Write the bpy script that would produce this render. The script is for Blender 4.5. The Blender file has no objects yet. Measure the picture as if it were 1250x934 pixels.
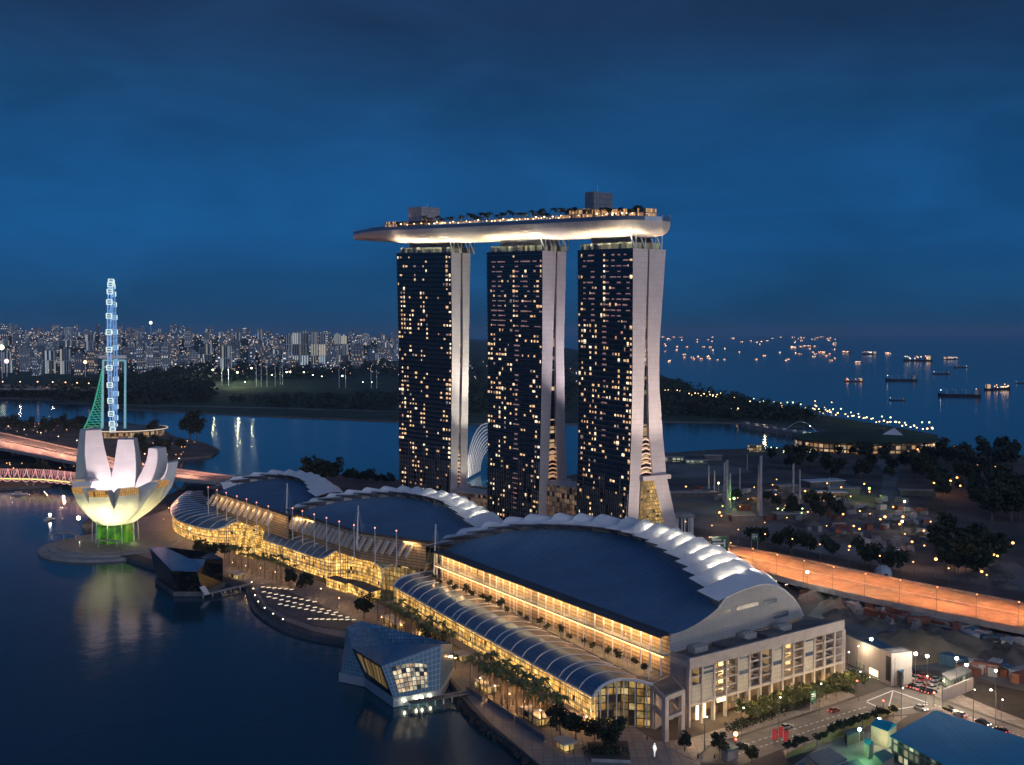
import bpy, math, random
from mathutils import Vector, Matrix
random.seed(11)
SC = bpy.context.scene
COL = SC.collection
V = Vector
rad = math.radians

# ------------------------------------------------------------------ camera
F, CU, CV, VH, HC = 1350.0, 625.0, 467.0, 405.0, 124.0
PITCH = math.atan((CV - VH) / F)
cam_d = bpy.data.cameras.new('camera')
cam_d.sensor_width = 36.0
cam_d.lens = 36.0 * F / 1250.0
cam_d.clip_start = 1.0
cam_d.clip_end = 60000.0
cam = bpy.data.objects.new('camera', cam_d)
cam.location = (0, 0, HC)
cam.rotation_euler = (math.pi / 2 - PITCH, 0, 0)
COL.objects.link(cam)
SC.camera = cam

# ------------------------------------------------------------------ dusk sky, after-glow, exposure
world = bpy.data.worlds.new('World')
SC.world = world
world.use_nodes = True
nt = world.node_tree
nt.nodes.clear()
def wn(t, **kw):
    n = nt.nodes.new(t)
    for k, v in kw.items():
        setattr(n, k, v)
    return n
w_out = wn('ShaderNodeOutputWorld'); w_bg = wn('ShaderNodeBackground')
w_tc = wn('ShaderNodeTexCoord'); w_sep = wn('ShaderNodeSeparateXYZ')
nt.links.new(w_tc.outputs['Generated'], w_sep.inputs[0])
w_r = wn('ShaderNodeValToRGB')
el = w_r.color_ramp.elements
el[0].position = 0.0;  el[0].color = (0.008, 0.050, 0.122, 1)
el[1].position = 1.0;  el[1].color = (0.012, 0.042, 0.115, 1)
for p_, c_ in ((0.03, (0.0085, 0.060, 0.158, 1)), (0.085, (0.008, 0.079, 0.232, 1)), (0.14, (0.008, 0.075, 0.220, 1)),
               (0.20, (0.009, 0.055, 0.155, 1)), (0.265, (0.011, 0.037, 0.100, 1)), (0.33, (0.011, 0.034, 0.095, 1))):
    e = el.new(p_); e.color = c_
w_map = wn('ShaderNodeMapping'); w_map.inputs['Scale'].default_value = (1.5, 1.5, 4.2)
nt.links.new(w_tc.outputs['Generated'], w_map.inputs[0])
w_no = wn('ShaderNodeTexNoise'); w_no.inputs['Scale'].default_value = 3.6; w_no.inputs['Detail'].default_value = 6; w_no.inputs['Roughness'].default_value = 0.55
w_no.inputs['Distortion'].default_value = 0.5
nt.links.new(w_map.outputs[0], w_no.inputs['Vector'])
w_mr = wn('ShaderNodeMapRange'); w_mr.inputs[1].default_value = 0.28; w_mr.inputs[2].default_value = 0.72; w_mr.inputs[3].default_value = 0.80; w_mr.inputs[4].default_value = 1.20
nt.links.new(w_no.outputs['Fac'], w_mr.inputs[0])
w_mx = wn('ShaderNodeVectorMath', operation='SCALE')
nt.links.new(w_sep.outputs['Z'], w_r.inputs[0])
w_side = wn('ShaderNodeMapRange'); w_side.inputs[1].default_value = -0.5; w_side.inputs[2].default_value = 0.6; w_side.inputs[3].default_value = 1.04; w_side.inputs[4].default_value = 0.80
nt.links.new(w_sep.outputs['X'], w_side.inputs[0])
w_m2 = wn('ShaderNodeMath', operation='MULTIPLY'); nt.links.new(w_mr.outputs[0], w_m2.inputs[0]); nt.links.new(w_side.outputs[0], w_m2.inputs[1])
nt.links.new(w_r.outputs[0], w_mx.inputs[0]); nt.links.new(w_m2.outputs[0], w_mx.inputs['Scale'])
# after-glow low in the west, behind the photographer
w_ag = wn('ShaderNodeMapRange'); w_ag.inputs[1].default_value = 0.1; w_ag.inputs[2].default_value = -0.9; w_ag.inputs[3].default_value = 0; w_ag.inputs[4].default_value = 1
nt.links.new(w_sep.outputs['Y'], w_ag.inputs[0])
w_gc = wn('ShaderNodeVectorMath', operation='SCALE'); w_gc.inputs[0].default_value = (0.060, 0.080, 0.140)
nt.links.new(w_ag.outputs[0], w_gc.inputs['Scale'])
w_ad = wn('ShaderNodeVectorMath', operation='ADD')
nt.links.new(w_mx.outputs[0], w_ad.inputs[0]); nt.links.new(w_gc.outputs[0], w_ad.inputs[1])
nt.links.new(w_ad.outputs[0], w_bg.inputs['Color'])
w_bg.inputs['Strength'].default_value = 1.0
nt.links.new(w_bg.outputs[0], w_out.inputs['Surface'])

sun_d = bpy.data.lights.new('sun', 'SUN'); sun_d.energy = 0.50; sun_d.angle = rad(35); sun_d.color = (0.86, 0.86, 1.0)
sun = bpy.data.objects.new('sun', sun_d); COL.objects.link(sun)
sun.rotation_euler = (rad(76), 0, rad(28))       # last light, low in the south-west behind the camera

SC.view_settings.view_transform = 'Standard'
SC.view_settings.look = 'None'
SC.view_settings.exposure = 0.2
SC.view_settings.gamma = 1.0
SC.render.engine = 'CYCLES'
cy = SC.cycles
cy.use_denoising = True
cy.max_bounces = 5; cy.diffuse_bounces = 2; cy.glossy_bounces = 3; cy.transmission_bounces = 3; cy.transparent_max_bounces = 6; cy.volume_bounces = 0
cy.sample_clamp_indirect = 4.0; cy.sample_clamp_direct = 0
cy.use_light_tree = True
cy.caustics_reflective = False; cy.caustics_refractive = False

# ------------------------------------------------------------------ placing: a photo pixel on a known height or distance -> metres
SP, CP = math.sin(PITCH), math.cos(PITCH)
def ray(u, v):
    x = (u - CU) / F; y = -(v - CV) / F
    return V((x, CP + y * SP, -SP + y * CP))
def P(u, v, z=2.0):
    r = ray(u, v); k = (z - HC) / r.z
    return V((r.x * k, r.y * k, z))
def D(u, v, y):
    r = ray(u, v); k = y / r.y
    return V((r.x * k, y, HC + r.z * k))
def cr(pts, n):
    """smooth curve through points (tuples or vectors), n samples per span"""
    pts = [V(p) for p in pts]; out = []
    for i in range(len(pts) - 1):
        a = pts[max(i - 1, 0)]; b = pts[i]; c = pts[i + 1]; d = pts[min(i + 2, len(pts) - 1)]
        for k in range(n):
            t = k / n
            out.append(0.5 * ((2 * b) + (c - a) * t + (2 * a - 5 * b + 4 * c - d) * t * t + (3 * b - a - 3 * c + d) * t ** 3))
    out.append(pts[-1].copy())
    return out
def resample(pts, n):
    L = [0]
    for a, b in zip(pts, pts[1:]): L.append(L[-1] + (b - a).length)
    out = []; j = 0
    for i in range(n + 1):
        s = L[-1] * i / n
        while j < len(pts) - 2 and L[j + 1] < s: j += 1
        seg = L[j + 1] - L[j]
        out.append(pts[j].lerp(pts[j + 1], 0 if seg == 0 else (s - L[j]) / seg))
    return out
def interp(tab, x):
    if x <= tab[0][0]: return tab[0][1]
    for (a, fa), (b, fb) in zip(tab, tab[1:]):
        if x <= b: return fa + (fb - fa) * (x - a) / (b - a)
    return tab[-1][1]

# ------------------------------------------------------------------ mesh collector
UP = V((0, 0, 1))
class MB:
    def __init__(s): s.v = []; s.f = []; s.m = []; s.uv = []
    def face(s, pts, m=0, uv=None):
        i = len(s.v); s.v += [tuple(p) for p in pts]; s.f.append(list(range(i, i + len(pts)))); s.m.append(m)
        s.uv.append(uv if uv else [(0, 0)] * len(pts))
    def wall(s, a, b, z0, z1, m=0, u0=0.0, z1b=None):
        """upright quad from a to b in plan, UV in metres"""
        L = math.hypot(b[0] - a[0], b[1] - a[1]); z1b = z1 if z1b is None else z1b
        s.face([(a[0], a[1], z0), (b[0], b[1], z0), (b[0], b[1], z1b), (a[0], a[1], z1)], m, [(u0, z0), (u0 + L, z0), (u0 + L, z1b), (u0, z1)])
        return u0 + L
    def grid(s, rows, m=0, closed=False, uvm=True, flip=False):
        """welded sheet through rows of points"""
        i0 = len(s.v); n = len(rows[0])
        for r in rows: s.v += [tuple(p) for p in r]
        us = [0.0]
        for a, b in zip(rows, rows[1:]): us.append(us[-1] + (V(b[n // 2]) - V(a[n // 2])).length)
        vs = [0.0]; mid = rows[len(rows) // 2]
        for a, b in zip(mid, mid[1:]): vs.append(vs[-1] + (V(b) - V(a)).length)
        vs.append(vs[-1] + (V(mid[0]) - V(mid[-1])).length)
        for i in range(len(rows) - 1):
            for j in range(n if closed else n - 1):
                k = (j + 1) % n
                q = [i0 + i * n + j, i0 + i * n + k, i0 + (i + 1) * n + k, i0 + (i + 1) * n + j]
                w = [(us[i], vs[j]), (us[i], vs[j + 1]), (us[i + 1], vs[j + 1]), (us[i + 1], vs[j])]
                if flip: q.reverse(); w.reverse()
                s.f.append(q); s.m.append(m); s.uv.append(w)
    def prism(s, poly, z0, z1, m=0, mt=None, bottom=True):
        """upright prism over a plan polygon (counter-clockwise)"""
        mt = m if mt is None else mt; n = len(poly)
        A = sum(poly[i][0] * poly[(i + 1) % n][1] - poly[(i + 1) % n][0] * poly[i][1] for i in range(n))
        if A < 0: poly = list(reversed(poly))
        i0 = len(s.v)
        s.v += [(p[0], p[1], z0) for p in poly] + [(p[0], p[1], z1) for p in poly]
        u = 0
        for i in range(n):
            k = (i + 1) % n; L = math.hypot(poly[k][0] - poly[i][0], poly[k][1] - poly[i][1])
            s.f.append([i0 + i, i0 + k, i0 + n + k, i0 + n + i]); s.m.append(m); s.uv.append([(u, z0), (u + L, z0), (u + L, z1), (u, z1)]); u += L
        s.f.append([i0 + n + i for i in range(n)]); s.m.append(mt); s.uv.append([(p[0], p[1]) for p in poly])
        if bottom: s.f.append([i0 + i for i in reversed(range(n))]); s.m.append(m); s.uv.append([(0, 0)] * n)
    def box(s, c, sx, sy, sz, rz=0.0, m=0, mt=None):
        """box standing on c (centre of its base)"""
        ca, sa = math.cos(rz), math.sin(rz)
        poly = [(c[0] + x * ca - y * sa, c[1] + x * sa + y * ca) for x, y in ((-sx / 2, -sy / 2), (sx / 2, -sy / 2), (sx / 2, sy / 2), (-sx / 2, sy / 2))]
        s.prism(poly, c[2], c[2] + sz, m, mt)
    def tube(s, a, b, r0, r1=None, n=6, m=0, cap=True):
        a, b = V(a), V(b); r1 = r0 if r1 is None else r1; d = (b - a)
        if d.length < 1e-6: return
        d.normalize(); x = d.orthogonal().normalized(); y = d.cross(x); i0 = len(s.v)
        for p, r in ((a, r0), (b, r1)):
            for k in range(n):
                t = 2 * math.pi * k / n; s.v.append(tuple(p + (x * math.cos(t) + y * math.sin(t)) * r))
        for k in range(n):
            q = (k + 1) % n; s.f.append([i0 + k, i0 + q, i0 + n + q, i0 + n + k]); s.m.append(m); s.uv.append([(0, 0), (1, 0), (1, 1), (0, 1)])
        if cap:
            s.f.append([i0 + k for k in reversed(range(n))]); s.f.append([i0 + n + k for k in range(n)]); s.m += [m, m]; s.uv += [[(0, 0)] * n] * 2
    def pipe(s, pts, r, n=5, m=0):
        pts = [V(p) for p in pts]; rows = []
        for i, p in enumerate(pts):
            d = (pts[min(i + 1, len(pts) - 1)] - pts[max(i - 1, 0)]).normalized()
            x = d.cross(UP); x = x.normalized() if x.length > 1e-4 else d.orthogonal().normalized(); y = x.cross(d)
            rr = r[i] if isinstance(r, (list, tuple)) else r
            rows.append([p + (x * math.cos(2 * math.pi * k / n) + y * math.sin(2 * math.pi * k / n)) * rr for k in range(n)])
        s.grid(rows, m, closed=True)
        s.f.append([len(s.v) - n + k for k in range(n)]); s.m.append(m); s.uv.append([(0, 0)] * n)
    def lathe(s, c, prof, n=16, m=0):
        rows = [[(c[0] + r * math.cos(2 * math.pi * k / n), c[1] + r * math.sin(2 * math.pi * k / n), c[2] + z) for k in range(n)] for r, z in prof]
        s.grid(rows, m, closed=True, flip=True)
    def ball(s, c, r, n=8, m=0, sz=1.0):
        s.lathe(c, [(max(r * math.sin(math.pi * k / 6), r * .02), -r * sz * math.cos(math.pi * k / 6)) for k in range(7)], n, m)
    def beam(s, a, b, w, h, m=0):
        """rectangular bar from a to b, w wide, h high"""
        a, b = V(a), V(b); d = (b - a).normalized(); x = d.cross(UP)
        x = x.normalized() if x.length > 1e-4 else V((1, 0, 0)); y = x.cross(d)
        q = [x * (-w / 2) + y * (-h / 2), x * (w / 2) + y * (-h / 2), x * (w / 2) + y * (h / 2), x * (-w / 2) + y * (h / 2)]
        s.grid([[a + k for k in q], [b + k for k in q]], m, closed=True)
        i = len(s.v) - 8
        s.f += [[i, i + 1, i + 2, i + 3], [i + 7, i + 6, i + 5, i + 4]]; s.m += [m, m]; s.uv += [[(0, 0)] * 4] * 2
    def build(s, name, mats, parent=None, smooth=False, loc=None):
        me = bpy.data.meshes.new(name)
        o = V((0, 0, 0))
        if parent is not None: o = world_loc(parent)
        elif loc is not None: o = V(loc)
        me.from_pydata([(x - o.x, y - o.y, z - o.z) for x, y, z in s.v], [], s.f)
        if not isinstance(mats, (list, tuple)): mats = [mats]
        for m in mats: me.materials.append(m)
        me.polygons.foreach_set('material_index', s.m)
        uvl = me.uv_layers.new(name='UVMap')
        flat = [c for f in s.uv for p in f for c in p]
        uvl.data.foreach_set('uv', flat)
        if smooth: me.polygons.foreach_set('use_smooth', [True] * len(s.f))
        me.update()
        ob = bpy.data.objects.new(name, me); COL.objects.link(ob)
        if parent is not None: ob.parent = parent
        elif loc is not None: ob.location = loc
        return ob
def world_loc(o):
    p = V(o.location)
    while o.parent: o = o.parent; p += V(o.location)
    return p
def tag(o, label=None, cat=None, group=None, kind=None):
    if label: o['label'] = label
    if cat: o['category'] = cat
    if group: o['group'] = group
    if kind: o['kind'] = kind
    return o
def thing(name, label, cat, loc=(0, 0, 0), group=None):
    o = bpy.data.objects.new(name, None); o.location = loc; o.empty_display_size = 1; COL.objects.link(o)
    return tag(o, label, cat, group)
def copy_tree(o, parent=None):
    c = o.copy(); COL.objects.link(c)
    if parent is not None: c.parent = parent
    for ch in [k for k in KIDS(o)]: copy_tree(ch, c)
    return c
def KIDS(o): return list(o.children)
def place(proto, used, loc, rz=0.0, sc=1.0, label=None, group=None):
    """first call moves the proto itself, later calls copy it with its parts"""
    o = proto if not used else copy_tree(proto)
    o.location = loc; o.rotation_euler = (0, 0, rz); o.scale = (sc, sc, sc) if not isinstance(sc, tuple) else sc
    if label: o['label'] = label
    if group: o['group'] = group
    return o
class Repeat:
    def __init__(s, proto): s.p = proto; s.n = 0
    def put(s, loc, rz=0.0, sc=1.0, label=None, group=None):
        o = place(s.p, s.n > 0, loc, rz, sc, label, group); s.n += 1; return o
def lamp(loc, power, color, kind='POINT', size=0.3, rot=None, spot=None, size_y=None):
    d = bpy.data.lights.new('lamp_light', kind); d.energy = power; d.color = color
    if kind == 'AREA':
        d.size = size
        if size_y: d.shape = 'RECTANGLE'; d.size_y = size_y
    else: d.shadow_soft_size = size
    if kind == 'SPOT': d.spot_size = spot or rad(100); d.spot_blend = 0.6
    o = bpy.data.objects.new('lamp_light', d); o.location = loc
    if rot is not None: o.rotation_euler = rot
    COL.objects.link(o); return o
def aim(d):
    """euler that points a light's -Z along d"""
    return V(d).to_track_quat('-Z', 'Y').to_euler()

# ------------------------------------------------------------------ materials
MATS = {}
def mat(name, col, rough=0.6, metal=0.0, em=None, es=0.0, var=0.25, scale=0.15, bump=0.0, bscale=1.0, spec=0.5):
    m = bpy.data.materials.new(name); m.use_nodes = True; t = m.node_tree; b = t.nodes['Principled BSDF']
    b.inputs['Roughness'].default_value = rough; b.inputs['Metallic'].default_value = metal
    b.inputs['Specular IOR Level'].default_value = spec
    b.inputs['Base Color'].default_value = (*col, 1)
    tc = t.nodes.new('ShaderNodeTexCoord')
    if var > 0:
        no = t.nodes.new('ShaderNodeTexNoise'); no.inputs['Scale'].default_value = scale; no.inputs['Detail'].default_value = 5
        t.links.new(tc.outputs['Object'], no.inputs['Vector'])
        r = t.nodes.new('ShaderNodeValToRGB')
        r.color_ramp.elements[0].position = 0.3; r.color_ramp.elements[1].position = 0.72
        r.color_ramp.elements[0].color = (*[c * (1 - var) for c in col], 1); r.color_ramp.elements[1].color = (*[min(c * (1 + var), 1) for c in col], 1)
        t.links.new(no.outputs['Fac'], r.inputs[0]); t.links.new(r.outputs[0], b.inputs['Base Color'])
    if bump > 0:
        n2 = t.nodes.new('ShaderNodeTexNoise'); n2.inputs['Scale'].default_value = bscale; n2.inputs['Detail'].default_value = 4
        t.links.new(tc.outputs['Object'], n2.inputs['Vector'])
        bp = t.nodes.new('ShaderNodeBump'); bp.inputs['Strength'].default_value = bump; bp.inputs['Distance'].default_value = 0.3
        t.links.new(n2.outputs['Fac'], bp.inputs['Height']); t.links.new(bp.outputs[0], b.inputs['Normal'])
    if em:
        b.inputs['Emission Color'].default_value = (*em, 1); b.inputs['Emission Strength'].default_value = es
    MATS[name] = m; return m
def math_(t, op, a, b=None, c=None):
    n = t.nodes.new('ShaderNodeMath'); n.operation = op
    for i, x in enumerate((a, b, c)):
        if x is None: continue
        if isinstance(x, (int, float)): n.inputs[i].default_value = x
        else: t.links.new(x, n.inputs[i])
    return n.outputs[0]
def mixc(t, fac, a, b):
    n = t.nodes.new('ShaderNodeMix'); n.data_type = 'RGBA'
    for k, x in ((0, fac), (6, a), (7, b)):
        if isinstance(x, (int, float)): n.inputs[k].default_value = x
        elif isinstance(x, tuple): n.inputs[k].default_value = (*x, 1)
        else: t.links.new(x, n.inputs[k])
    return n.outputs[2]
def uv_cells(t, cx, cy):
    """UV in metres -> cell indices, positions inside the cell, one random value per cell"""
    uv = t.nodes.new('ShaderNodeUVMap'); sp = t.nodes.new('ShaderNodeSeparateXYZ'); t.links.new(uv.outputs[0], sp.inputs[0])
    a = math_(t, 'DIVIDE', sp.outputs[0], cx); b = math_(t, 'DIVIDE', sp.outputs[1], cy)
    ia = math_(t, 'FLOOR', a); ib = math_(t, 'FLOOR', b); fa = math_(t, 'FRACT', a); fb = math_(t, 'FRACT', b)
    oi = t.nodes.new('ShaderNodeObjectInfo')
    cb = t.nodes.new('ShaderNodeCombineXYZ'); t.links.new(ia, cb.inputs[0]); t.links.new(ib, cb.inputs[1]); t.links.new(math_(t, 'MULTIPLY', oi.outputs['Random'], 77.0), cb.inputs[2])
    wn_ = t.nodes.new('ShaderNodeTexWhiteNoise'); wn_.noise_dimensions = '3D'; t.links.new(cb.outputs[0], wn_.inputs['Vector'])
    return sp, ia, ib, fa, fb, wn_
def inside(t, f, lo, hi):
    return math_(t, 'MULTIPLY', math_(t, 'GREATER_THAN', f, lo), math_(t, 'LESS_THAN', f, hi))
def glazed(name, cx, cy, frame, glass, em1, em2, es, lit=1.0, bar=0.06, spread=0.7, rough=0.15, blobs=0.0):
    """lit curtain wall: mullion grid, each pane with its own room light behind it"""
    m = bpy.data.materials.new(name); m.use_nodes = True; t = m.node_tree; b = t.nodes['Principled BSDF']
    sp, ia, ib, fa, fb, wn_ = uv_cells(t, cx, cy)
    pane = math_(t, 'MULTIPLY', inside(t, fa, bar, 1 - bar), inside(t, fb, bar * cx / cy, 1 - bar * cx / cy))
    on = math_(t, 'LESS_THAN', wn_.outputs['Value'], lit)
    sc_ = t.nodes.new('ShaderNodeSeparateColor'); t.links.new(wn_.outputs['Color'], sc_.inputs[0])
    lev = math_(t, 'ADD', math_(t, 'MULTIPLY', sc_.outputs[1], spread), 1 - spread)
    if blobs > 0:
        tc = t.nodes.new('ShaderNodeTexCoord'); no = t.nodes.new('ShaderNodeTexNoise'); no.inputs['Scale'].default_value = blobs; no.inputs['Detail'].default_value = 4; no.inputs['Roughness'].default_value = .65
        t.links.new(tc.outputs['Object'], no.inputs['Vector'])
        mr = t.nodes.new('ShaderNodeMapRange'); mr.inputs[1].default_value = .34; mr.inputs[2].default_value = .68; mr.inputs[3].default_value = .12; mr.inputs[4].default_value = 1.7
        t.links.new(no.outputs['Fac'], mr.inputs[0]); lev = math_(t, 'MULTIPLY', lev, mr.outputs[0])
    t.links.new(mixc(t, pane, frame, glass), b.inputs['Base Color'])
    b.inputs['Roughness'].default_value = rough
    t.links.new(mixc(t, sc_.outputs[2], em1, em2), b.inputs['Emission Color'])
    t.links.new(math_(t, 'MULTIPLY', math_(t, 'MULTIPLY', math_(t, 'MULTIPLY', pane, on), lev), es), b.inputs['Emission Strength'])
    MATS[name] = m; return m
def lined(name, col, line, cx, cy, wx=0.04, wy=0.04, rough=0.45, metal=0.0, var=0.12, both=True):
    """panelled surface: joints every cx by cy metres, every panel a shade of its own"""
    m = bpy.data.materials.new(name); m.use_nodes = True; t = m.node_tree; b = t.nodes['Principled BSDF']
    sp, ia, ib, fa, fb, wn_ = uv_cells(t, cx, cy)
    j = math_(t, 'MULTIPLY', inside(t, fa, wx, 1 - wx), inside(t, fb, wy, 1 - wy))
    shade = math_(t, 'ADD', math_(t, 'MULTIPLY', wn_.outputs['Value'], 2 * var), 1 - var)
    tc = t.nodes.new('ShaderNodeTexCoord'); no = t.nodes.new('ShaderNodeTexNoise'); no.inputs['Scale'].default_value = 0.09; no.inputs['Detail'].default_value = 6
    t.links.new(tc.outputs['Object'], no.inputs['Vector'])
    shade = math_(t, 'MULTIPLY', shade, math_(t, 'ADD', math_(t, 'MULTIPLY', no.outputs['Fac'], 0.5), 0.75))
    vm = t.nodes.new('ShaderNodeVectorMath'); vm.operation = 'SCALE'; vm.inputs[0].default_value = col; t.links.new(shade, vm.inputs['Scale'])
    t.links.new(mixc(t, j, line, vm.outputs[0]), b.inputs['Base Color'])
    b.inputs['Roughness'].default_value = rough; b.inputs['Metallic'].default_value = metal
    MATS[name] = m; return m
def glow(name, col, es):
    return mat(name, (0.8, 0.8, 0.8), 0.5, 0, col, es, var=0)

M_white = mat('white_paint', (0.72, 0.72, 0.72), 0.4, var=0.08)
M_steel = mat('pale_steel', (0.5, 0.52, 0.55), 0.35, 0.6, var=0.1)
M_dark = mat('dark_metal', (0.03, 0.032, 0.036), 0.45, 0.3)
M_conc = mat('concrete', (0.33, 0.32, 0.31), 0.8, var=0.2, scale=0.3)
M_concd = mat('dark_concrete', (0.13, 0.13, 0.135), 0.85, var=0.35, scale=0.2)
M_asph = mat('asphalt', (0.07, 0.068, 0.066), 0.75, var=0.35, scale=0.25)
M_pave = lined('paving', (0.30, 0.25, 0.22), (0.14, 0.12, 0.11), 3.0, 3.0, 0.03, 0.03, 0.7)
M_board = lined('boardwalk', (0.12, 0.11, 0.11), (0.04, 0.04, 0.045), 0.6, 9.0, 0.08, 0.02, 0.6, var=0.25)
M_soil = mat('bare_soil', (0.10, 0.085, 0.075), 0.9, var=0.6, scale=0.035)
M_grass = mat('night_grass', (0.035, 0.06, 0.03), 0.9, var=0.5, scale=0.03)
M_leaf = mat('leaf', (0.10, 0.12, 0.04), 0.7, var=0.5, scale=0.6)
M_leafd = mat('dark_leaf', (0.022, 0.036, 0.02), 0.8, var=0.5, scale=0.3)
M_palm = mat('palm_leaf', (0.15, 0.17, 0.055), 0.6, var=0.4, scale=0.8)
M_bark = mat('bark', (0.16, 0.12, 0.09), 0.85, var=0.3, scale=1.0)
G_warm = glow('warm_bulb', (1.0, 0.62, 0.26), 4.5)
G_white = glow('white_bulb', (1.0, 0.90, 0.70), 9)
G_sod = glow('sodium_bulb', (1.0, 0.40, 0.10), 4.0)
G_green = glow('greenish_bulb', (0.80, 1.0, 0.40), 4.5)
G_red = glow('red_light', (1.0, 0.05, 0.03), 5)
G_win = glow('lit_window_warm', (1.0, 0.56, 0.20), .85)
G_winw = glow('lit_window_pale', (1.0, 0.80, 0.50), 1.25)
G_wind = glow('lit_window_dim', (0.85, 0.30, 0.12), 0.20)
# ================================================================== SETTING: water, land, roads
def water_mat():
    m = bpy.data.materials.new('water'); m.use_nodes = True; t = m.node_tree; b = t.nodes['Principled BSDF']
    b.inputs['Base Color'].default_value = (0.014, 0.062, 0.090, 1); b.inputs['Roughness'].default_value = 0.13; b.inputs['IOR'].default_value = 1.33
    tc = t.nodes.new('ShaderNodeTexCoord')
    hs = []
    for sc, w in ((0.035, 1.0), (0.16, 0.35), (0.7, 0.12)):
        no = t.nodes.new('ShaderNodeTexNoise'); no.inputs['Scale'].default_value = sc; no.inputs['Detail'].default_value = 3
        t.links.new(tc.outputs['Object'], no.inputs['Vector']); hs.append(math_(t, 'MULTIPLY', no.outputs['Fac'], w))
    h = math_(t, 'ADD', math_(t, 'ADD', hs[0], hs[1]), hs[2])
    bp = t.nodes.new('ShaderNodeBump'); bp.inputs['Strength'].default_value = 0.16; bp.inputs['Distance'].default_value = 1.0
    t.links.new(h, bp.inputs['Height']); t.links.new(bp.outputs[0], b.inputs['Normal'])
    return m
M_water = water_mat()
w = MB(); w.face([(-40000, -300, 0), (40000, -300, 0), (40000, 42000, 0), (-40000, 42000, 0)])
tag(w.build('water', M_water), kind='structure')

def px(pts, z): return [P(u, v, z) for u, v in pts]
def land(name, pts, z, m, z0=-1.5, mside=None):
    b = MB(); b.prism(pts, z0, z, 1, 0); return tag(b.build(name, [m, mside or M_concd]), kind='structure')
def sheet(name, pts, z, m):
    b = MB(); b.face([(p[0], p[1], z) for p in pts], 0, [(p[0], p[1]) for p in pts])
    A = sum(pts[i][0] * pts[(i + 1) % len(pts)][1] - pts[(i + 1) % len(pts)][0] * pts[i][1] for i in range(len(pts)))
    if A < 0: b.f[0].reverse(); b.uv[0].reverse()
    return tag(b.build(name, m), kind='structure')

QUAY = [(700, 985), (661, 936), (626, 908), (596, 886), (573, 862), (560, 846), (548, 829), (520, 805), (470, 785), (421, 780), (380, 773), (344, 761), (318, 742), (309, 730), (304, 714),
        (277, 709), (240, 700), (182, 690), (130, 672), (110, 655), (100, 640), (120, 622), (190, 610), (214, 600), (232, 590), (300, 584), (330, 580), (440, 578), (480, 585), (600, 595), (760, 570), (812, 553),
        (870, 549), (960, 546), (1000, 552), (1060, 556), (1150, 548), (1250, 556), (1500, 575), (1900, 640)]
qp = px(QUAY, 2.0)
land_pts = qp + [V((900, 560, 2)), V((900, 150, 2)), V((qp[0].x, 150, 2))]
land('ground', land_pts, 2.0, M_soil)
FAR = [(-420, 480), (-60, 483), (50, 487), (100, 491), (154, 499), (318, 507), (486, 514), (600, 517), (700, 517), (810, 514), (870, 515), (930, 517), (985, 521), (1040, 530), (1100, 540), (1142, 537), (1145, 531),
       (1090, 521), (1000, 506), (930, 494), (900, 489), (870, 481), (835, 470), (808, 458), (760, 440), (700, 426), (640, 418), (560, 413), (300, 410.5), (-700, 410.5)]
land('far_shore_ground', px(FAR, 1.5), 1.5, M_grass)
# the low rise the far town stands on
def town_z(x, y):
    t = min(max((y - 3300) / 4700, 0), 1); t = t * t * (3 - 2 * t)
    u = CU + F * x / y
    return 1.7 + 108 * t * min(max(1 - 0.50 * (u / 480), 0.18), 1.15) * (1 if u < 520 else max(0, 1 - (u - 520) / 120))
hb = MB(); rows = []
for iy in range(15):
    y = 2700 + iy * iy * 42
    rows.append([(y * (uu - CU) / F, y, town_z(y * (uu - CU) / F, y) if iy else -3) for uu in range(-420, 661, 40)])
hb.grid(rows, flip=True)
tag(hb.build('hills', M_grass, smooth=True), kind='structure')
# promontory under the wheel
PROM = [(-150, 596), (0, 596), (62, 592), (92, 580), (100, 566), (160, 572), (212, 560), (258, 556), (268, 549), (252, 541), (214, 533), (196, 523), (150, 515), (60, 516), (-150, 512)]
land('promontory_ground', px(PROM, 2.0), 2.0, M_soil)

# promenade paving
PV = [(690, 960), (655, 930), (622, 902), (598, 882), (578, 860), (566, 845), (552, 829), (524, 805), (473, 786), (424, 779), (384, 771), (348, 758), (322, 740), (314, 728), (308, 714), (278, 705), (190, 684), (140, 668), (150, 640), (205, 622), (214, 640),
      (250, 662), (300, 676), (340, 690), (380, 706), (430, 724), (480, 745), (600, 810), (690, 858), (770, 885), (800, 905), (850, 905), (860, 960)]
sheet('promenade_paving', px(PV, 2.0), 2.02, M_pave)
# rock revetment along the south promenade, broken stones as one mass
M_rock = mat('rock', (0.045, 0.043, 0.04), 0.9, var=0.5, scale=0.5)
rk = MB(); line = resample(cr([P(u, v, 0.4) for u, v in ((690, 972), (657, 939), (622, 910), (592, 889), (569, 865), (556, 848))], 8), 150)
for p in line:
    for k in range(2):
        r = random.uniform(0.7, 1.5); q = p + V((random.uniform(-1.6, .6), random.uniform(-1.6, 1.0), random.uniform(-.6, .8)))
        a = random.uniform(0, 3)
        rk.lathe(q, [(r * .1, -r * .6), (r, -r * .2), (r * .8, r * .4), (r * .1, r * .6)], 5)
tag(rk.build('rock_rubble', M_rock), kind='stuff')

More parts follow.
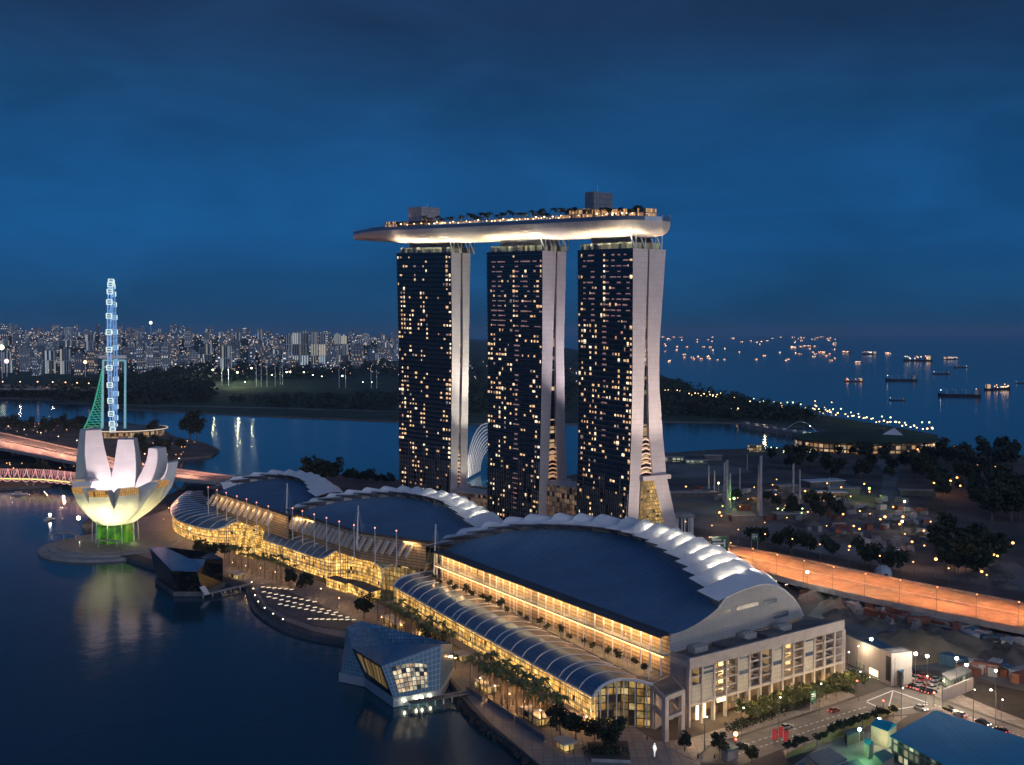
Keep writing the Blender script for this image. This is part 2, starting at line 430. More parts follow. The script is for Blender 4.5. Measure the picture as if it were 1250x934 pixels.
# event plaza deck (timber) with its lit paving squares, floating walkway round it
deck = [P(u, v, 2.3) for u, v in ((318, 714), (330, 712), (352, 722), (425, 752), (436, 762), (424, 770), (384, 764), (350, 752), (326, 738), (318, 726))]
b = MB(); b.prism(deck, 2.03, 2.4, 0, 0); tag(b.build('plaza_deck', M_board), kind='structure')
walk = cr([P(u, v, 1.0) for u, v in ((303, 708), (306, 722), (312, 738), (330, 753), (356, 766), (392, 775), (424, 780))], 8)
b = MB(); rows = [[p + V((0, 0, 0)), p + V((0, -7, 0)) if i else p + V((-6, -4, 0))] for i, p in enumerate(walk)]
b.grid([[r[0], r[1], r[1] - V((0, 0, 1.4))] for r in rows]); tag(b.build('floating_walkway', M_board), kind='structure')

# elevated expressway on the garden side
def road_ribbon(name, near, far, z, thick=1.6, n=10, m=None, kerb=True):
    A = cr([P(u, v, z) for u, v in near], n); B_ = cr([P(u, v, z) for u, v in far], n)
    A = resample(A, 60); B_ = resample(B_, 60)
    b = MB(); b.grid([[p, q] for p, q in zip(A, B_)], 0, flip=True)
    b.grid([[p + V((0, 0, 1.0)), p, p - V((0, 0, thick)), q - V((0, 0, thick)), q, q + V((0, 0, 1.0))] for p, q in [(a + (a - c).normalized() * .25, c + (c - a).normalized() * .25) for a, c in zip(A, B_)]], 1)
    mid = [a.lerp(c, .5) for a, c in zip(A, B_)]
    for i in range(59):
        a, c = mid[i], mid[i + 1]; d = (c - a).cross(UP).normalized() * .5
        b.face([a - d, a - d + UP * .9, c - d + UP * .9, c - d], 1); b.face([a + d + UP * .9, a + d, c + d, c + d + UP * .9], 1); b.face([a - d + UP * .9, a + d + UP * .9, c + d + UP * .9, c - d + UP * .9], 1)
    for k in (0.125, 0.25, 0.375, 0.625, 0.75, 0.875):
        for i in range(0, 60, 3):
            a = A[i].lerp(B_[i], k); c = A[i + 1].lerp(B_[i + 1], k); a = a.lerp(c, .2); c = a.lerp(c, .5); d = (c - a).cross(UP).normalized() * .08
            b.face([a - d + UP * .012, a + d + UP * .012, c + d + UP * .012, c - d + UP * .012], 2)
    return A, B_, mid, tag(b.build(name, [m or M_asph, M_conc, M_white]), kind='structure')
EXN = [(800, 668), (860, 680), (905, 693), (960, 708), (1040, 727), (1140, 748), (1250, 770), (1400, 800)]
EXF = [(800, 652), (840, 659), (890, 667), (960, 680), (1040, 697), (1140, 717), (1250, 738), (1400, 768)]
M_asphl = mat('pale_asphalt', (0.17, 0.15, 0.14), 0.7, var=0.3, scale=0.2)  # road tone lightened so the roads look more brightly lit
exA, exB, exM, _ = road_ribbon('expressway_road', EXN, EXF, 7.0, m=M_asphl)
BRN = [(-60, 541), (0, 548), (95, 566), (150, 575), (200, 583), (250, 588), (300, 591), (330, 596), (380, 612)]
BRF = [(-60, 520), (0, 529), (100, 551), (150, 563), (200, 571), (250, 578), (300, 584.5), (330, 589), (380, 604)]
brA, brB, brM, _ = road_ribbon('bayfront_bridge_road', BRN, BRF, 14.0, m=M_asphl)
# a second, distant highway over the basin
hwA, hwB, hwM, _ = road_ribbon('distant_highway_road', [(-60, 474), (0, 475), (60, 475), (118, 477)], [(-60, 470), (0, 470.5), (60, 471), (118, 473.5)], 16.0, m=M_asphl)

# street level south of the convention hall
road1 = [(905, 934), (845, 930), (868, 912), (930, 891), (1000, 868), (1046, 852), (1092, 836), (1060, 826), (1030, 815), (1034, 806), (1080, 822), (1108, 834), (1142, 853), (1200, 874), (1262, 896), (1262, 912), (1190, 886), (1140, 866), (1112, 872), (1072, 874), (1000, 898), (950, 916)]
sheet('street_road', px(road1, 2.0), 2.024, M_asphl)
b = MB()
def stripe(a, c, wd=.2, z=2.03):
    a = V((a[0], a[1], z)); c = V((c[0], c[1], z)); d = (c - a).cross(UP).normalized() * wd
    b.face([a - d, a + d, c + d, c - d])
def dashes(a, c, n, z=2.03, wd=.16):
    a, c = V(a), V(c)
    for i in range(n): stripe(a.lerp(c, i / n), a.lerp(c, (i + .55) / n), wd, z)
dashes(P(880, 918), P(1060, 862), 26); dashes(P(900, 921), P(1062, 868), 26)
dashes(P(1140, 860), P(1255, 902), 18); stripe(P(1058, 856), P(1090, 843), .3); stripe(P(1090, 843), P(1132, 858), .3); stripe(P(1132, 860), P(1082, 868), .3); stripe(P(1082, 868), P(1058, 857), .3)
stripe(P(1090, 844), P(1084, 867), .2); dashes(P(1036, 813), P(1086, 836), 10)
tag(b.build('road_markings', M_white), kind='structure')
# kerbed pavements beside the street
def kerb_slab(name, pts, z=2.15, m=None): 
    b = MB(); b.prism(px(pts, 2.0), 2.001, z, 1, 0); return tag(b.build(name, [m or M_pave, M_conc]), kind='structure')
kerb_slab('facade_pavement', [(800, 907), (846, 928), (866, 910), (930, 888), (1000, 865), (1044, 850), (1030, 842), (940, 872), (880, 890), (842, 902)])
kerb_slab('verge_pavement', [(956, 917), (1002, 900), (1074, 876), (1108, 874), (1094, 884), (1020, 906), (960, 926)])
kerb_slab('corner_pavement', [(1098, 836), (1112, 833), (1144, 851), (1200, 871), (1262, 893), (1262, 884), (1205, 862), (1150, 838), (1112, 822)])
# building-site ground, pit and excavated earth beyond
M_site = mat('wet_site_ground', (0.13, 0.14, 0.15), 0.55, var=0.55, scale=0.06)
sheet('site_ground', px([(985, 752), (1010, 728), (1100, 745), (1262, 782), (1262, 850), (1180, 822), (1110, 815), (1035, 780), (1030, 760)], 2.0), 2.012, M_site)
M_clay = mat('lit_clay', (0.26, 0.20, 0.13), 0.9, var=0.4, scale=0.1, bump=0.6, bscale=0.25)
mb = MB(); c0 = P(1120, 806); rows = []
for i in range(13):
    rows.append([(c0.x - 26 + 5.5 * i, c0.y - 12 + 5 * j + i * 1.2, 2.0 + (6.5 * math.sin(math.pi * i / 12) * math.sin(math.pi * j / 8) * (0.75 + 0.45 * math.sin(i * 1.7 + j)) if 0 < i < 12 and 0 < j < 8 else -.3)) for j in range(9)])
mb.grid(rows); tag(mb.build('earth_mound_terrain', M_clay, smooth=True), kind='structure')
sheet('excavated_ground', px([(1195, 832), (1262, 846), (1262, 884), (1205, 862), (1160, 848)], 2.0), 2.016, mat('dark_pit_earth', (0.035, 0.028, 0.024), 0.95, var=0.4, scale=0.2))
# sandy tracks and sheets in the garden site beyond the expressway
M_sand = mat('pale_site_earth', (0.17, 0.165, 0.16), 0.85, var=0.5, scale=0.03)
for nm, pts in (('garden_site_ground', [(815, 600), (880, 592), (1000, 604), (1110, 622), (1180, 650), (1262, 700), (1262, 725), (1140, 705), (1040, 684), (900, 655), (830, 640)]),
                ('garden_path', [(1060, 560), (1080, 575), (1075, 600), (1098, 628), (1120, 645), (1128, 640), (1112, 618), (1092, 598), (1098, 576), (1082, 562)]),
                ('garden_court_ground', [(985, 590), (1030, 588), (1056, 602), (1020, 612), (975, 604)]),
                ('shore_court_ground', [(815, 566), (880, 564), (920, 576), (860, 584), (815, 582)])):
    sheet(nm, px(pts, 2.0), 2.008 + 0.004 * len(nm) / 10, M_sand)
# far sports ground, floodlit
sheet('driving_range_lawn', px([(280, 472), (372, 471), (394, 475), (366, 478), (318, 479), (290, 480), (268, 476)], 1.5), 1.56, mat('floodlit_grass', (0.07, 0.11, 0.035), 0.9, var=0.6, scale=0.02))
sheet('shore_path', px([(60, 492), (154, 494), (318, 497), (486, 502), (486, 503), (318, 498.4), (154, 495.2), (60, 493)], 1.5), 1.55, M_sand)
# ================================================================== HOTEL: three towers, the sky park on top, atriums
M_curtain = None
def curtain():
    m = bpy.data.materials.new('tower_glass'); m.use_nodes = True; t = m.node_tree; b = t.nodes['Principled BSDF']
    sp, ia, ib, fa, fb, wn_ = uv_cells(t, 3.1, 3.05)
    pane = math_(t, 'MULTIPLY', inside(t, fa, .07, .93), inside(t, fb, .13, .87))
    shade = math_(t, 'ADD', math_(t, 'MULTIPLY', wn_.outputs['Value'], .016), .004)
    vm = t.nodes.new('ShaderNodeVectorMath'); vm.operation = 'SCALE'; vm.inputs[0].default_value = (.7, .8, 1.0); t.links.new(shade, vm.inputs['Scale'])
    t.links.new(mixc(t, pane, (0.050, 0.052, 0.060), vm.outputs[0]), b.inputs['Base Color'])
    b.inputs['Roughness'].default_value = 0.07; b.inputs['Specular IOR Level'].default_value = 0.6
    # panes never hang quite true: each tilts the mirror image a little
    nm = t.nodes.new('ShaderNodeBump'); nm.inputs['Strength'].default_value = .12; nm.inputs['Distance'].default_value = .2
    no = t.nodes.new('ShaderNodeTexNoise'); no.inputs['Scale'].default_value = .12; tc = t.nodes.new('ShaderNodeTexCoord'); t.links.new(tc.outputs['Object'], no.inputs['Vector'])
    t.links.new(no.outputs['Fac'], nm.inputs['Height']); t.links.new(nm.outputs[0], b.inputs['Normal'])
    return m
M_curtain = curtain()
M_clad = lined('tower_cladding', (0.50, 0.46, 0.47), (0.43, 0.395, 0.405), 3.0, 3.05, 0.03, 0.05, 0.5, var=0.035)
M_slot = glazed('slot_glass', 3.0, 3.05, (0.02, 0.02, 0.025), (0.012, 0.014, 0.02), (1, .6, .25), (1, .7, .4), 0.7, lit=0.3, bar=.12)
M_atr = glazed('atrium_glass', 2.0, 2.0, (0.20, 0.15, 0.10), (0.08, 0.06, 0.03), (1.0, .55, .14), (1.0, .72, .26), 0.62, lit=0.9, bar=.12, spread=.75, blobs=.12)
M_atrd = glazed('atrium_front_glass', 2.2, 3.0, (0.25, 0.19, 0.17), (0.06, 0.05, 0.05), (1.0, .50, .26), (.9, .62, .4), 0.16, lit=0.85, bar=.09, spread=.8, blobs=.10)
M_pod = glazed('rooftop_glass', 2.4, 3.2, (0.12, 0.12, 0.11), (0.05, 0.06, 0.05), (.75, .85, .45), (1.0, .7, .35), 0.32, lit=0.6, bar=.08, spread=.9)
M_fin = mat('louvre_fin', (0.22, 0.25, 0.28), 0.4, 0.2)

G_WS = [G_winw, G_win, G_win, glow('lit_window_low', (1.0, .50, .18), .30), glow('lit_window_bright', (1.0, .72, .40), 1.7), glow('lit_window_amber', (1.0, .42, .12), .5), glow('lit_window_faint', (.9, .6, .4), .16), glow('lit_window_soft', (1.0, .62, .30), .6)]
M_fedge = mat('floor_edge', (0.042, 0.043, 0.046), .4, .2)
TW = []   # kept for the sky park
def tower(dS, dL, uS, uL, vS, vL, legs, botL, seed, ncol, lit, label, cap_v):
    """south-west corner at pixel column uS and distance dS, north-west corner at uL and dL; legs: pixel columns of the end wall by row"""
    rnd = random.Random(seed)
    S0 = D(uS, vS, dS); L0 = D(uL, vL, dL); zt = S0.z
    f = V((L0.x - S0.x, L0.y - S0.y, 0)); Lf = f.length; f.normalize(); e = V((f.y, -f.x, 0))
    o = V((S0.x, S0.y, 0)); slope = (L0.z - S0.z) / Lf
    def w_of(u):                          # distance along the end wall that shows at pixel column u
        k = (u - CU) / F
        return (k * o.y - o.x) / (e.x - k * e.y)
    tabs = []
    for j in range(4):
        tabs.append(sorted((D(uS, r[0], dS).z, w_of(r[1 + j])) for r in legs))
    NZ = 40; zs = [2 + (zt - 2) * i / NZ for i in range(NZ + 1)]
    Wj = [[interp(tabs[j], z) for z in zs] for j in range(4)]
    Ln = [Lf - botL * (1 - (z - 2) / (zt - 2)) ** 1.3 for z in zs]
    def pt(i, s, wv): return V((o.x + f.x * s * Ln[i] + e.x * wv, o.y + f.y * s * Ln[i] + e.y * wv, zs[i] + slope * s * Ln[i] * (zs[i] / zt)))
    T = thing('hotel_tower', label, 'hotel tower', (o.x + f.x * Lf / 2 + e.x * 11, o.y + f.y * Lf / 2 + e.y * 11, 2.0), 'hotel towers under the sky park')
    # west glass facade
    g = MB(); g.grid([[pt(i, s, Wj[0][i] + .35) for s in (0, .25, .5, .75, 1)] for i in range(NZ + 1)], flip=False)
    # UV: metres along, metres up
    g.uv = []
    for i in range(NZ):
        for j in range(4):
            a, c = j / 4 * Lf, (j + 1) / 4 * Lf
            g.uv.append([(a, zs[i]), (c, zs[i]), (c, zs[i + 1]), (a, zs[i + 1])])
    g.build('glass_facade', M_curtain, T)
    # projecting fins in the lower quarter and the thin floor edges
    fn = MB(); nf = int(Lf / 1.9)
    for k in range(nf):
        s = (k + .5) / nf; top = int(NZ * (.21 + .035 * math.sin(k * .7 + seed)))
        if top < 2: continue
        for i in range(0, top, 2):
            if rnd.random() < .12: continue
            fn.beam(pt(i, s, Wj[0][i] + .05), pt(min(i + 2, NZ), s, Wj[0][min(i + 2, NZ)] + .05), .22, .6)
    fn.build('louvre_fin', M_fin, T)
    fe = MB()
    for fl in range(int((zt - 6) / 3.05)):
        z = zt - .8 - fl * 3.05; fi = (z - 2) / (zt - 2) * NZ; i = min(int(fi), NZ - 1); tt = fi - i
        a, c = [pt(i, s, Wj[0][i]).lerp(pt(i + 1, s, Wj[0][i + 1]), tt) for s in (0.0, 1.0)]; fe.beam(a - e * .1, c - e * .1, .9, .32)
    fe.build('floor_edge_trim', M_fedge, T)
    # end walls: two leaning slabs, full depth of the tower
    for nm, (ja, jb) in (('west_leg', (0, 1)), ('east_leg', (2, 3))):
        sl = MB(); d0 = .36 if ja == 0 else 0
        for s, fl in ((0, False), (1, True)):
            i0 = len(sl.f)
            sl.grid([[pt(i, s, Wj[ja][i] + d0), pt(i, s, Wj[jb][i])] for i in range(NZ + 1)], flip=not fl)
            for i in range(NZ):
                sl.uv[i0 + i] = [(0, zs[i]), (Wj[jb][i], zs[i]), (Wj[jb][i + 1], zs[i + 1]), (0, zs[i + 1])] if fl else [(0, zs[i + 1]), (Wj[jb][i + 1], zs[i + 1]), (Wj[jb][i], zs[i]), (0, zs[i])]
        for jj, d1, fl in ((jb, 0, False), (ja, d0, True)):
            sl.grid([[pt(i, 0, Wj[jj][i] + d1), pt(i, 1, Wj[jj][i] + d1)] for i in range(NZ + 1)], flip=not fl)
        sl.face([pt(NZ, 0, Wj[ja][NZ] + d0), pt(NZ, 0, Wj[jb][NZ]), pt(NZ, 1, Wj[jb][NZ]), pt(NZ, 1, Wj[ja][NZ] + d0)])
        sl.build('end_wall', M_clad, T)
    # recessed glass between the slabs, thin tie ribs
    zc = D(uS, cap_v, dS).z; ic = min(range(NZ + 1), key=lambda i: abs(zs[i] - zc))
    r = MB()
    iw = [i for i in range(ic, NZ + 1)]
    for s in (.03, .97):
        r.grid([[pt(i, s, Wj[1][i] - .2), pt(i, s, Wj[2][i] + .2)] for i in iw], flip=True)
        n = len(iw) - 1
        r.uv[-n:] = [[(0, zs[i]), (3, zs[i]), (3, zs[i + 1]), (0, zs[i + 1])] for i in iw[:-1]]
    r.build('slot_glazing', M_slot, T)
    # lit balconies seen up inside the fork
    bl = MB()
    nb = 9
    for k in range(nb):
        z = zc + 1.0 + k * 2.6; i = min(range(NZ + 1), key=lambda i: abs(zs[i] - z))
        a = pt(i, .015, Wj[1][i] + .1); c = pt(i, .015, Wj[2][i] - .1); a.z = c.z = z
        m_ = a.lerp(c, .5) + V((0, 0, .9)); bl.pipe(cr([a, m_, c], 3), .42, 5)
    bl.build('balcony_light', glow('fork_balcony_glow_%d' % seed, (1.0, .42, .10), .40), T)
    # atrium between the legs
    a_ = MB(); ia_ = [i for i in range(0, ic + 1)]
    a_.grid([[pt(i, -.01, Wj[1][i] + .2), pt(i, -.01, Wj[2][i] - .2)] for i in ia_], flip=True)
    a_.uv = [[(Wj[1][i], zs[i]), (Wj[2][i], zs[i]), (Wj[2][i + 1], zs[i + 1]), (Wj[1][i + 1], zs[i + 1])] for i in ia_[:-1]]
    for k, q in enumerate(a_.uv): q.reverse(); a_.uv[k] = [q[3], q[2], q[1], q[0]]
    a_.build('atrium_glazing', M_atr, T)
    c_ = MB(); c_.beam(pt(ic, -.03, Wj[1][ic] - .6), pt(ic, -.03, Wj[3][ic] + .7), 3.2, 2.4); c_.build('atrium_cornice', M_clad, T)
    # rooms with the light on
    nfl = int((zt - 8) / 3.05); cells = []
    cw = Lf / ncol
    for (c, fl, kind) in lit(rnd, 14, nfl): cells.append((int(c * ncol / 14), fl, kind))
    for (c, fl, kind) in lit(rnd, 14, nfl):
        if kind != 2 and rnd.random() < .6: cells.append((min(int((c + rnd.random()) * ncol / 14), ncol - 1), fl, kind))
    seen = set(); cells = [x for x in cells if not (x[:2] in seen or seen.add(x[:2]))]
    rnd.shuffle(cells)
    def win(c, fl, wd, hh, out=.12):
        z = zt - 3.2 - fl * 3.05; 
        if z < 6: return None
        fi = (z - 2) / (zt - 2) * NZ; i = min(int(fi), NZ - 1); tt = fi - i
        def q(s, dz):
            a = pt(i, s, Wj[0][i]).lerp(pt(i + 1, s, Wj[0][i + 1]), tt); return a - e * (-.35 + .06 + out) * 1 + V((0, 0, dz)) - e * 0
        s0 = (c + .5 - wd / 2) / ncol; s1 = (c + .5 + wd / 2) / ncol
        return [q(s1, -hh / 2), q(s0, -hh / 2), q(s0, hh / 2), q(s1, hh / 2)]
    rest = MB(); n = 0
    for c, fl, kind in cells:
        hh = {0: 1.75, 1: 2.0, 2: .8}[kind] * rnd.uniform(.6, 1.15); wd = {0: .5, 1: .55, 2: 1.3}[kind] * rnd.choice((.6, .8, 1, 1, 1.2, 1.6))
        q = win(c, fl, wd, hh)
        if q is None: continue
        if n < 100 and kind != 2:
            b = MB(); b.face(q); b.face([q[0], q[1], q[1] + e * .1, q[0] + e * .1]); b.build('lit_window', [rnd.choice(G_WS)], T); n += 1
        else: rest.face(q, {0: 0, 1: 1, 2: 2}[kind])
    if rest.f: tag(rest.build('lit_window_glow', [G_win, G_winw, G_wind], T), kind='stuff')
    # rooftop storey, balustrade, V struts that carry the park
    pd = MB()
    def rp(s, wv, z): return V((o.x + f.x * s * Lf + e.x * wv, o.y + f.y * s * Lf + e.y * wv, z + slope * s * Lf))
    a, bq, c, d = rp(.03, 1.2, 0), rp(.95, 1.2, 0), rp(.95, 20, 0), rp(.03, 20, 0)
    z0, z1 = zt, zt + 3.6
    for x, y in ((a, bq), (bq, c), (c, d), (d, a)): pd.face([V((x.x, x.y, z0 + x.z)), V((y.x, y.y, z0 + y.z)), V((y.x, y.y, z1 + y.z)), V((x.x, x.y, z1 + x.z))], 0, [(0, 0), ((y - x).length, 0), ((y - x).length, 3.2), (0, 3.2)])
    pd.face([V((x.x, x.y, z1 + x.z)) for x in (a, d, c, bq)], 1)
    pd.build('rooftop_storey', [M_pod, M_concd], T)
    p2 = MB(); a, bq, c, d = rp(.12, 5, 0), rp(.86, 5, 0), rp(.86, 18, 0), rp(.12, 18, 0)
    for x, y in ((a, bq), (bq, c), (c, d), (d, a)): p2.face([V((x.x, x.y, z1 + x.z)), V((y.x, y.y, z1 + y.z)), V((y.x, y.y, z1 + 5 + y.z)), V((x.x, x.y, z1 + 5 + x.z))])
    p2.build('lift_core', M_concd, T)
    for k, wv in enumerate((3.0, 9.5, 16.5, 21)):
        st = MB()
        base = rp(.0, wv, zt)
        for dx in (-2.2, 2.2): st.tube(base + f * .8, base + e * dx + f * 3 + V((0, 0, 8.5)), .42, .42, 6)
        st.build('strut', M_white, T)
    for s in (.0, ):
        ba = MB()
        for sa, wa, sb, wb in ((0.0, .6, 1.0, .6),):
            x, y = rp(sa, wa, zt + 1.2), rp(sb, wb, zt + 1.2); ba.tube(x, y, .07, n=4)
            for k in range(15): q = x.lerp(y, k / 14); ba.tube(q - UP * 1.2, q, .05, n=4)
        ba.build('balustrade', M_steel, T)
    # floodlight washing the end wall from the ground
    fc = {3: (1.0, .93, .74), 7: (1.0, .86, .88), 5: (1.0, .78, .62)}[seed]; q = o + e * 13 - f * 46 + V((0, 0, 10)); mid_ = o + e * 12 + V((0, 0, 88)); q = o + e * 12 - f * {3: 30, 7: 30, 5: 75}[seed] + V((0, 0, {3: 24, 7: 24, 5: 17}[seed]))
    for zz, pk_, cn_ in (((45, 14000, 70), (105, 150000, 44), (160, 560000, 36)) if seed != 5 else ((60, 110000, 60), (125, 330000, 50))): lamp(q, pk_ * {3: 1.5, 7: 1.5, 5: 1.45}[seed], fc, 'SPOT', 1.0, aim(o + e * 12 + V((0, 0, zz)) - q), rad(cn_))
    TW.append(dict(o=o, f=f, e=e, L=Lf, zt=zt, slope=slope, W=Wj, zs=zs))
    return T

def lit_a(r, nc, nf):
    for c, p in ((0, .34), (1, .30), (2, .10), (6, .16), (7, .22), (8, .20), (10, .12), (11, .34), (12, .40), (13, .42)):
        run = 0
        for fl in range(nf):
            q = p * (1.0 if 8 < fl < 40 else .55)
            if run > 0 or r.random() < q * .55:
                if run <= 0: run = r.choice((1, 1, 2, 2, 3))
                run -= 1; yield c, fl, r.choice((0, 0, 1))
    for k in range(70): yield r.choice((0, 1, 2, 3, 6, 7, 8, 9, 11, 12, 13, 13)), r.randrange(nf), 0
def lit_b(r, nc, nf):
    for fl in range(1, 15):
        for c in (3, 4, 5, 6): 
            if r.random() < .35: yield c, fl, 2
        for c in (10, 11, 12): 
            if r.random() < .75: yield c, fl, 2
        for c in (0, 1, 2):
            if r.random() < .4: yield c, fl, r.choice((0, 2))
    for fl in range(3, 13): yield 7, fl, r.choice((1, 1, 0))
    for k in range(70): yield r.randrange(nc), r.randrange(nf), 0
    for fl in range(15, nf):
        if r.random() < .85: yield 6, fl, 2
        for c, p in ((0, .22), (1, .4), (2, .36), (8, .4), (9, .32), (10, .22), (11, .36), (12, .3), (13, .34)):
            if r.random() < p * (.8 if 15 < fl < 36 else .42): yield c, fl, r.choice((0, 0, 1))
def lit_c(r, nc, nf):
    for fl in range(0, 13):
        for c in (1, 2, 3, 5, 6, 10, 11, 12):
            if r.random() < .62: yield c, fl, 2
        if r.random() < .8: yield 7, fl, r.choice((0, 1))
        if r.random() < .3: yield 13, fl, 0
    for k in range(70): yield r.randrange(nc), r.randrange(nf), 0
    for fl in range(13, nf):
        if r.random() < .8 and fl < 34: yield 7, fl, 2
        for c, p in ((0, .5), (1, .42), (2, .2), (3, .42), (9, .4), (10, .3), (11, .36), (12, .34), (13, .46)):
            if r.random() < p * (.8 if fl < 36 else .34): yield c, fl, r.choice((0, 0, 1))

# north to south; rows: (photo row, west leg inner..outer, east leg inner..outer)
tower(740, 785, 550.5, 484, 308, 309, [(308, 550.5, 563, 565, 574.5), (420, 551.5, 562, 565, 572.5), (530, 550, 560, 562.5, 571), (590, 549, 558.5, 562.5, 570), (640, 547.5, 557, 563, 571)], 3.6, 3, 19, lit_a,
      'dark glass hotel tower beneath the pointed bow of the sky park', 597)
tower(670, 715, 662, 594, 306, 308, [(308, 661.5, 678.5, 680, 691), (420, 661.5, 675, 678.5, 688.5), (530, 659.5, 671.5, 679.5, 690), (590, 658, 669.5, 681, 692.5), (660, 655.5, 667, 686, 698)], 4.6, 7, 19, lit_b,
      'dark glass hotel tower standing in the middle of the three', 592)
tower(600, 645, 771.5, 704, 303, 305.5, [(302, 771.5, 790.5, 792, 812), (420, 771.5, 787.5, 790.5, 805), (470, 771.5, 786.5, 791.5, 805), (530, 770.5, 785.5, 793, 809.5), (585, 769, 782.5, 798, 814.5), (645, 766, 780, 812, 827.5), (672, 765, 779, 818, 834)], 3.6, 5, 19, lit_c,
      'dark glass hotel tower with widely splayed legs, nearest the convention hall', 588)

# ---- sky park
Ta, Tb, Tc = TW
def top_c(T, s, wv): return V((T['o'].x + T['f'].x * s * T['L'] + T['e'].x * wv, T['o'].y + T['f'].y * s * T['L'] + T['e'].y * wv, T['zt'] + T['slope'] * s * T['L']))
GW = 15.5
c1 = top_c(Ta, .5, 10); c2 = top_c(Tb, .5, 11.2); c3 = top_c(Tc, .35, 11.5)
stern = top_c(Tc, -.20, 12.5); bow_dir = (c1 - c2).normalized()
def gun(u, v, y): return D(u, v, y)
bow = D(432, 284, c1.y + 92); 
for p_, z_ in ((c1, D(530, 276, c1.y - 8).z), (c2, D(640, 270.5, c2.y - 8).z), (c3, D(760, 264, c3.y - 8).z)): p_.z = z_
stern.z = D(806, 264.5, stern.y).z
mid0 = c1.lerp(bow, .5); mid0.z = D(480, 278.5, mid0.y - 6).z
axis = resample(cr([bow, mid0, c1, c2, c3, stern], 12), 80)
tot = sum((a - b).length for a, b in zip(axis, axis[1:]))
park = thing('sky_park', 'long boat-shaped rooftop park lying across the three hotel towers', 'sky park', (c2.x, c2.y, c2.z - 12))
rowsH = []; rowsD = []; edgeW = []; edgeE = []
for i, p in enumerate(axis):
    s = i / 80
    d = (axis[min(i + 1, 80)] - axis[max(i - 1, 0)]); d.z = 0; d.normalize(); n = V((-d.y, d.x, 0))   # n points...
    if n.x > 0: n = -n                                                                              # west side
    wd = GW * min(1, math.sin(min(s / .30, 1) * math.pi / 2) ** .6) if s < .30 else GW
    if s > .93: wd = GW * math.sqrt(max(1 - ((s - .93) / .07) ** 2, 0.0004))
    wd = max(wd, .3)
    dep = 11.2 * min(1, (.48 + .52 * min(s / .24, 1) ** .8)); 
    if s > .95: dep = 11.2 * (.62 + .38 * math.sqrt(max(1 - ((s - .95) / .05) ** 2, 0)))
    row = []
    for k in range(13):
        a = math.pi * k / 12; cx = math.cos(a); sx = math.sin(a)
        row.append(p + n * (wd * math.copysign(abs(cx) ** .72, cx)) + V((0, 0, -2.2 - (dep - 2.2) * sx ** .8)))
    rowsH.append(row); edgeW.append(p + n * wd); edgeE.append(p - n * wd)
    rowsD.append([p + n * wd, p - n * wd])
M_hull = lined('hull_cladding', (0.64, 0.58, 0.50), (0.48, 0.44, 0.38), 4.0, 2.4, .02, .03, .45, var=.05)
M_band = mat('gunwale_metal', (0.18, 0.22, 0.28), 0.3, 0.5, var=.1)
h = MB(); h.grid(rowsH, flip=True); h.face(rowsH[-1]); h.build('hull', M_hull, park, smooth=True)
h = MB(); h.grid([[a, V(r[0])] for a, r in zip(edgeW, rowsH)]); h.grid([[a, V(r[-1])] for a, r in zip(edgeE, rowsH)], flip=True)
h.face([edgeW[-1], rowsH[-1][0], rowsH[-1][-1], edgeE[-1]])
h.build('gunwale', M_band, park)
h = MB(); h.grid([[a - V((0, 0, .4)), b - V((0, 0, .4))] for a, b in rowsD], flip=True); h.build('deck', M_board, park)
h = MB()
for ed in (edgeW, edgeE):
    h.pipe([p + UP * 1.2 for p in ed], .09, 4)
    for p in ed: h.tube(p, p + UP * 1.2, .06, n=4)
h.build('railing', M_steel, park)
h = MB(); nW = [(a - b).normalized() for a, b in zip(edgeW, edgeE)]
h.grid([[edgeW[i] - nW[i] * 2, edgeW[i] - nW[i] * 2 + UP * .5, edgeW[i] - nW[i] * 7 + UP * .5] for i in range(30, 62)]); h.build('pool', mat('lit_pool', (.1, .3, .45), .1, 0, (.25, .6, .9), .25, var=0), park)
def deck_box(s0, s1, w0, w1, z0, z1, m, name, m2=None):
    i0, i1 = int(s0 * 80), int(s1 * 80); b = MB()
    q = [edgeW[i0].lerp(edgeE[i0], w0), edgeW[i1].lerp(edgeE[i1], w0), edgeW[i1].lerp(edgeE[i1], w1), edgeW[i0].lerp(edgeE[i0], w1)]
    for x, y in zip(q, q[1:] + q[:1]): b.face([x + UP * z0, y + UP * z0, y + UP * z1, x + UP * z1], 0, [(0, 0), ((y - x).length, 0), ((y - x).length, z1 - z0), (0, z1 - z0)])
    b.face([x + UP * z1 for x in q], 1 if m2 else 0); return b.build(name, [m, m2] if m2 else m, park)
M_bar = glazed('bar_glass', 1.6, 2.6, (.2, .16, .1), (.1, .08, .05), (1, .62, .28), (1, .45, .2), .8, lit=.75, bar=.1, spread=.8)
deck_box(.205, .262, .12, .6, -.4, 4.0, M_bar, 'bar_pavilion', M_conc)
deck_box(.262, .37, .15, .85, -.4, 3.8, M_dark, 'service_block')
deck_box(.285, .335, .3, .8, 3.8, 14.0, lined('plant_room_panel', (.34, .34, .36), (.2, .2, .22), 2, 3, .04, .04, .6), 'plant_room')
deck_box(.815, .845, .35, .8, -.4, 15.5, lined('lift_tower_panel', (.22, .24, .28), (.1, .1, .13), 2, 3, .04, .04, .6), 'lift_tower')
deck_box(.79, .85, .1, .5, -.4, 5.2, M_bar, 'restaurant', M_conc)
deck_box(.86, .985, .22, .6, -.4, 4.4, M_bar, 'club_pavilion', M_conc)
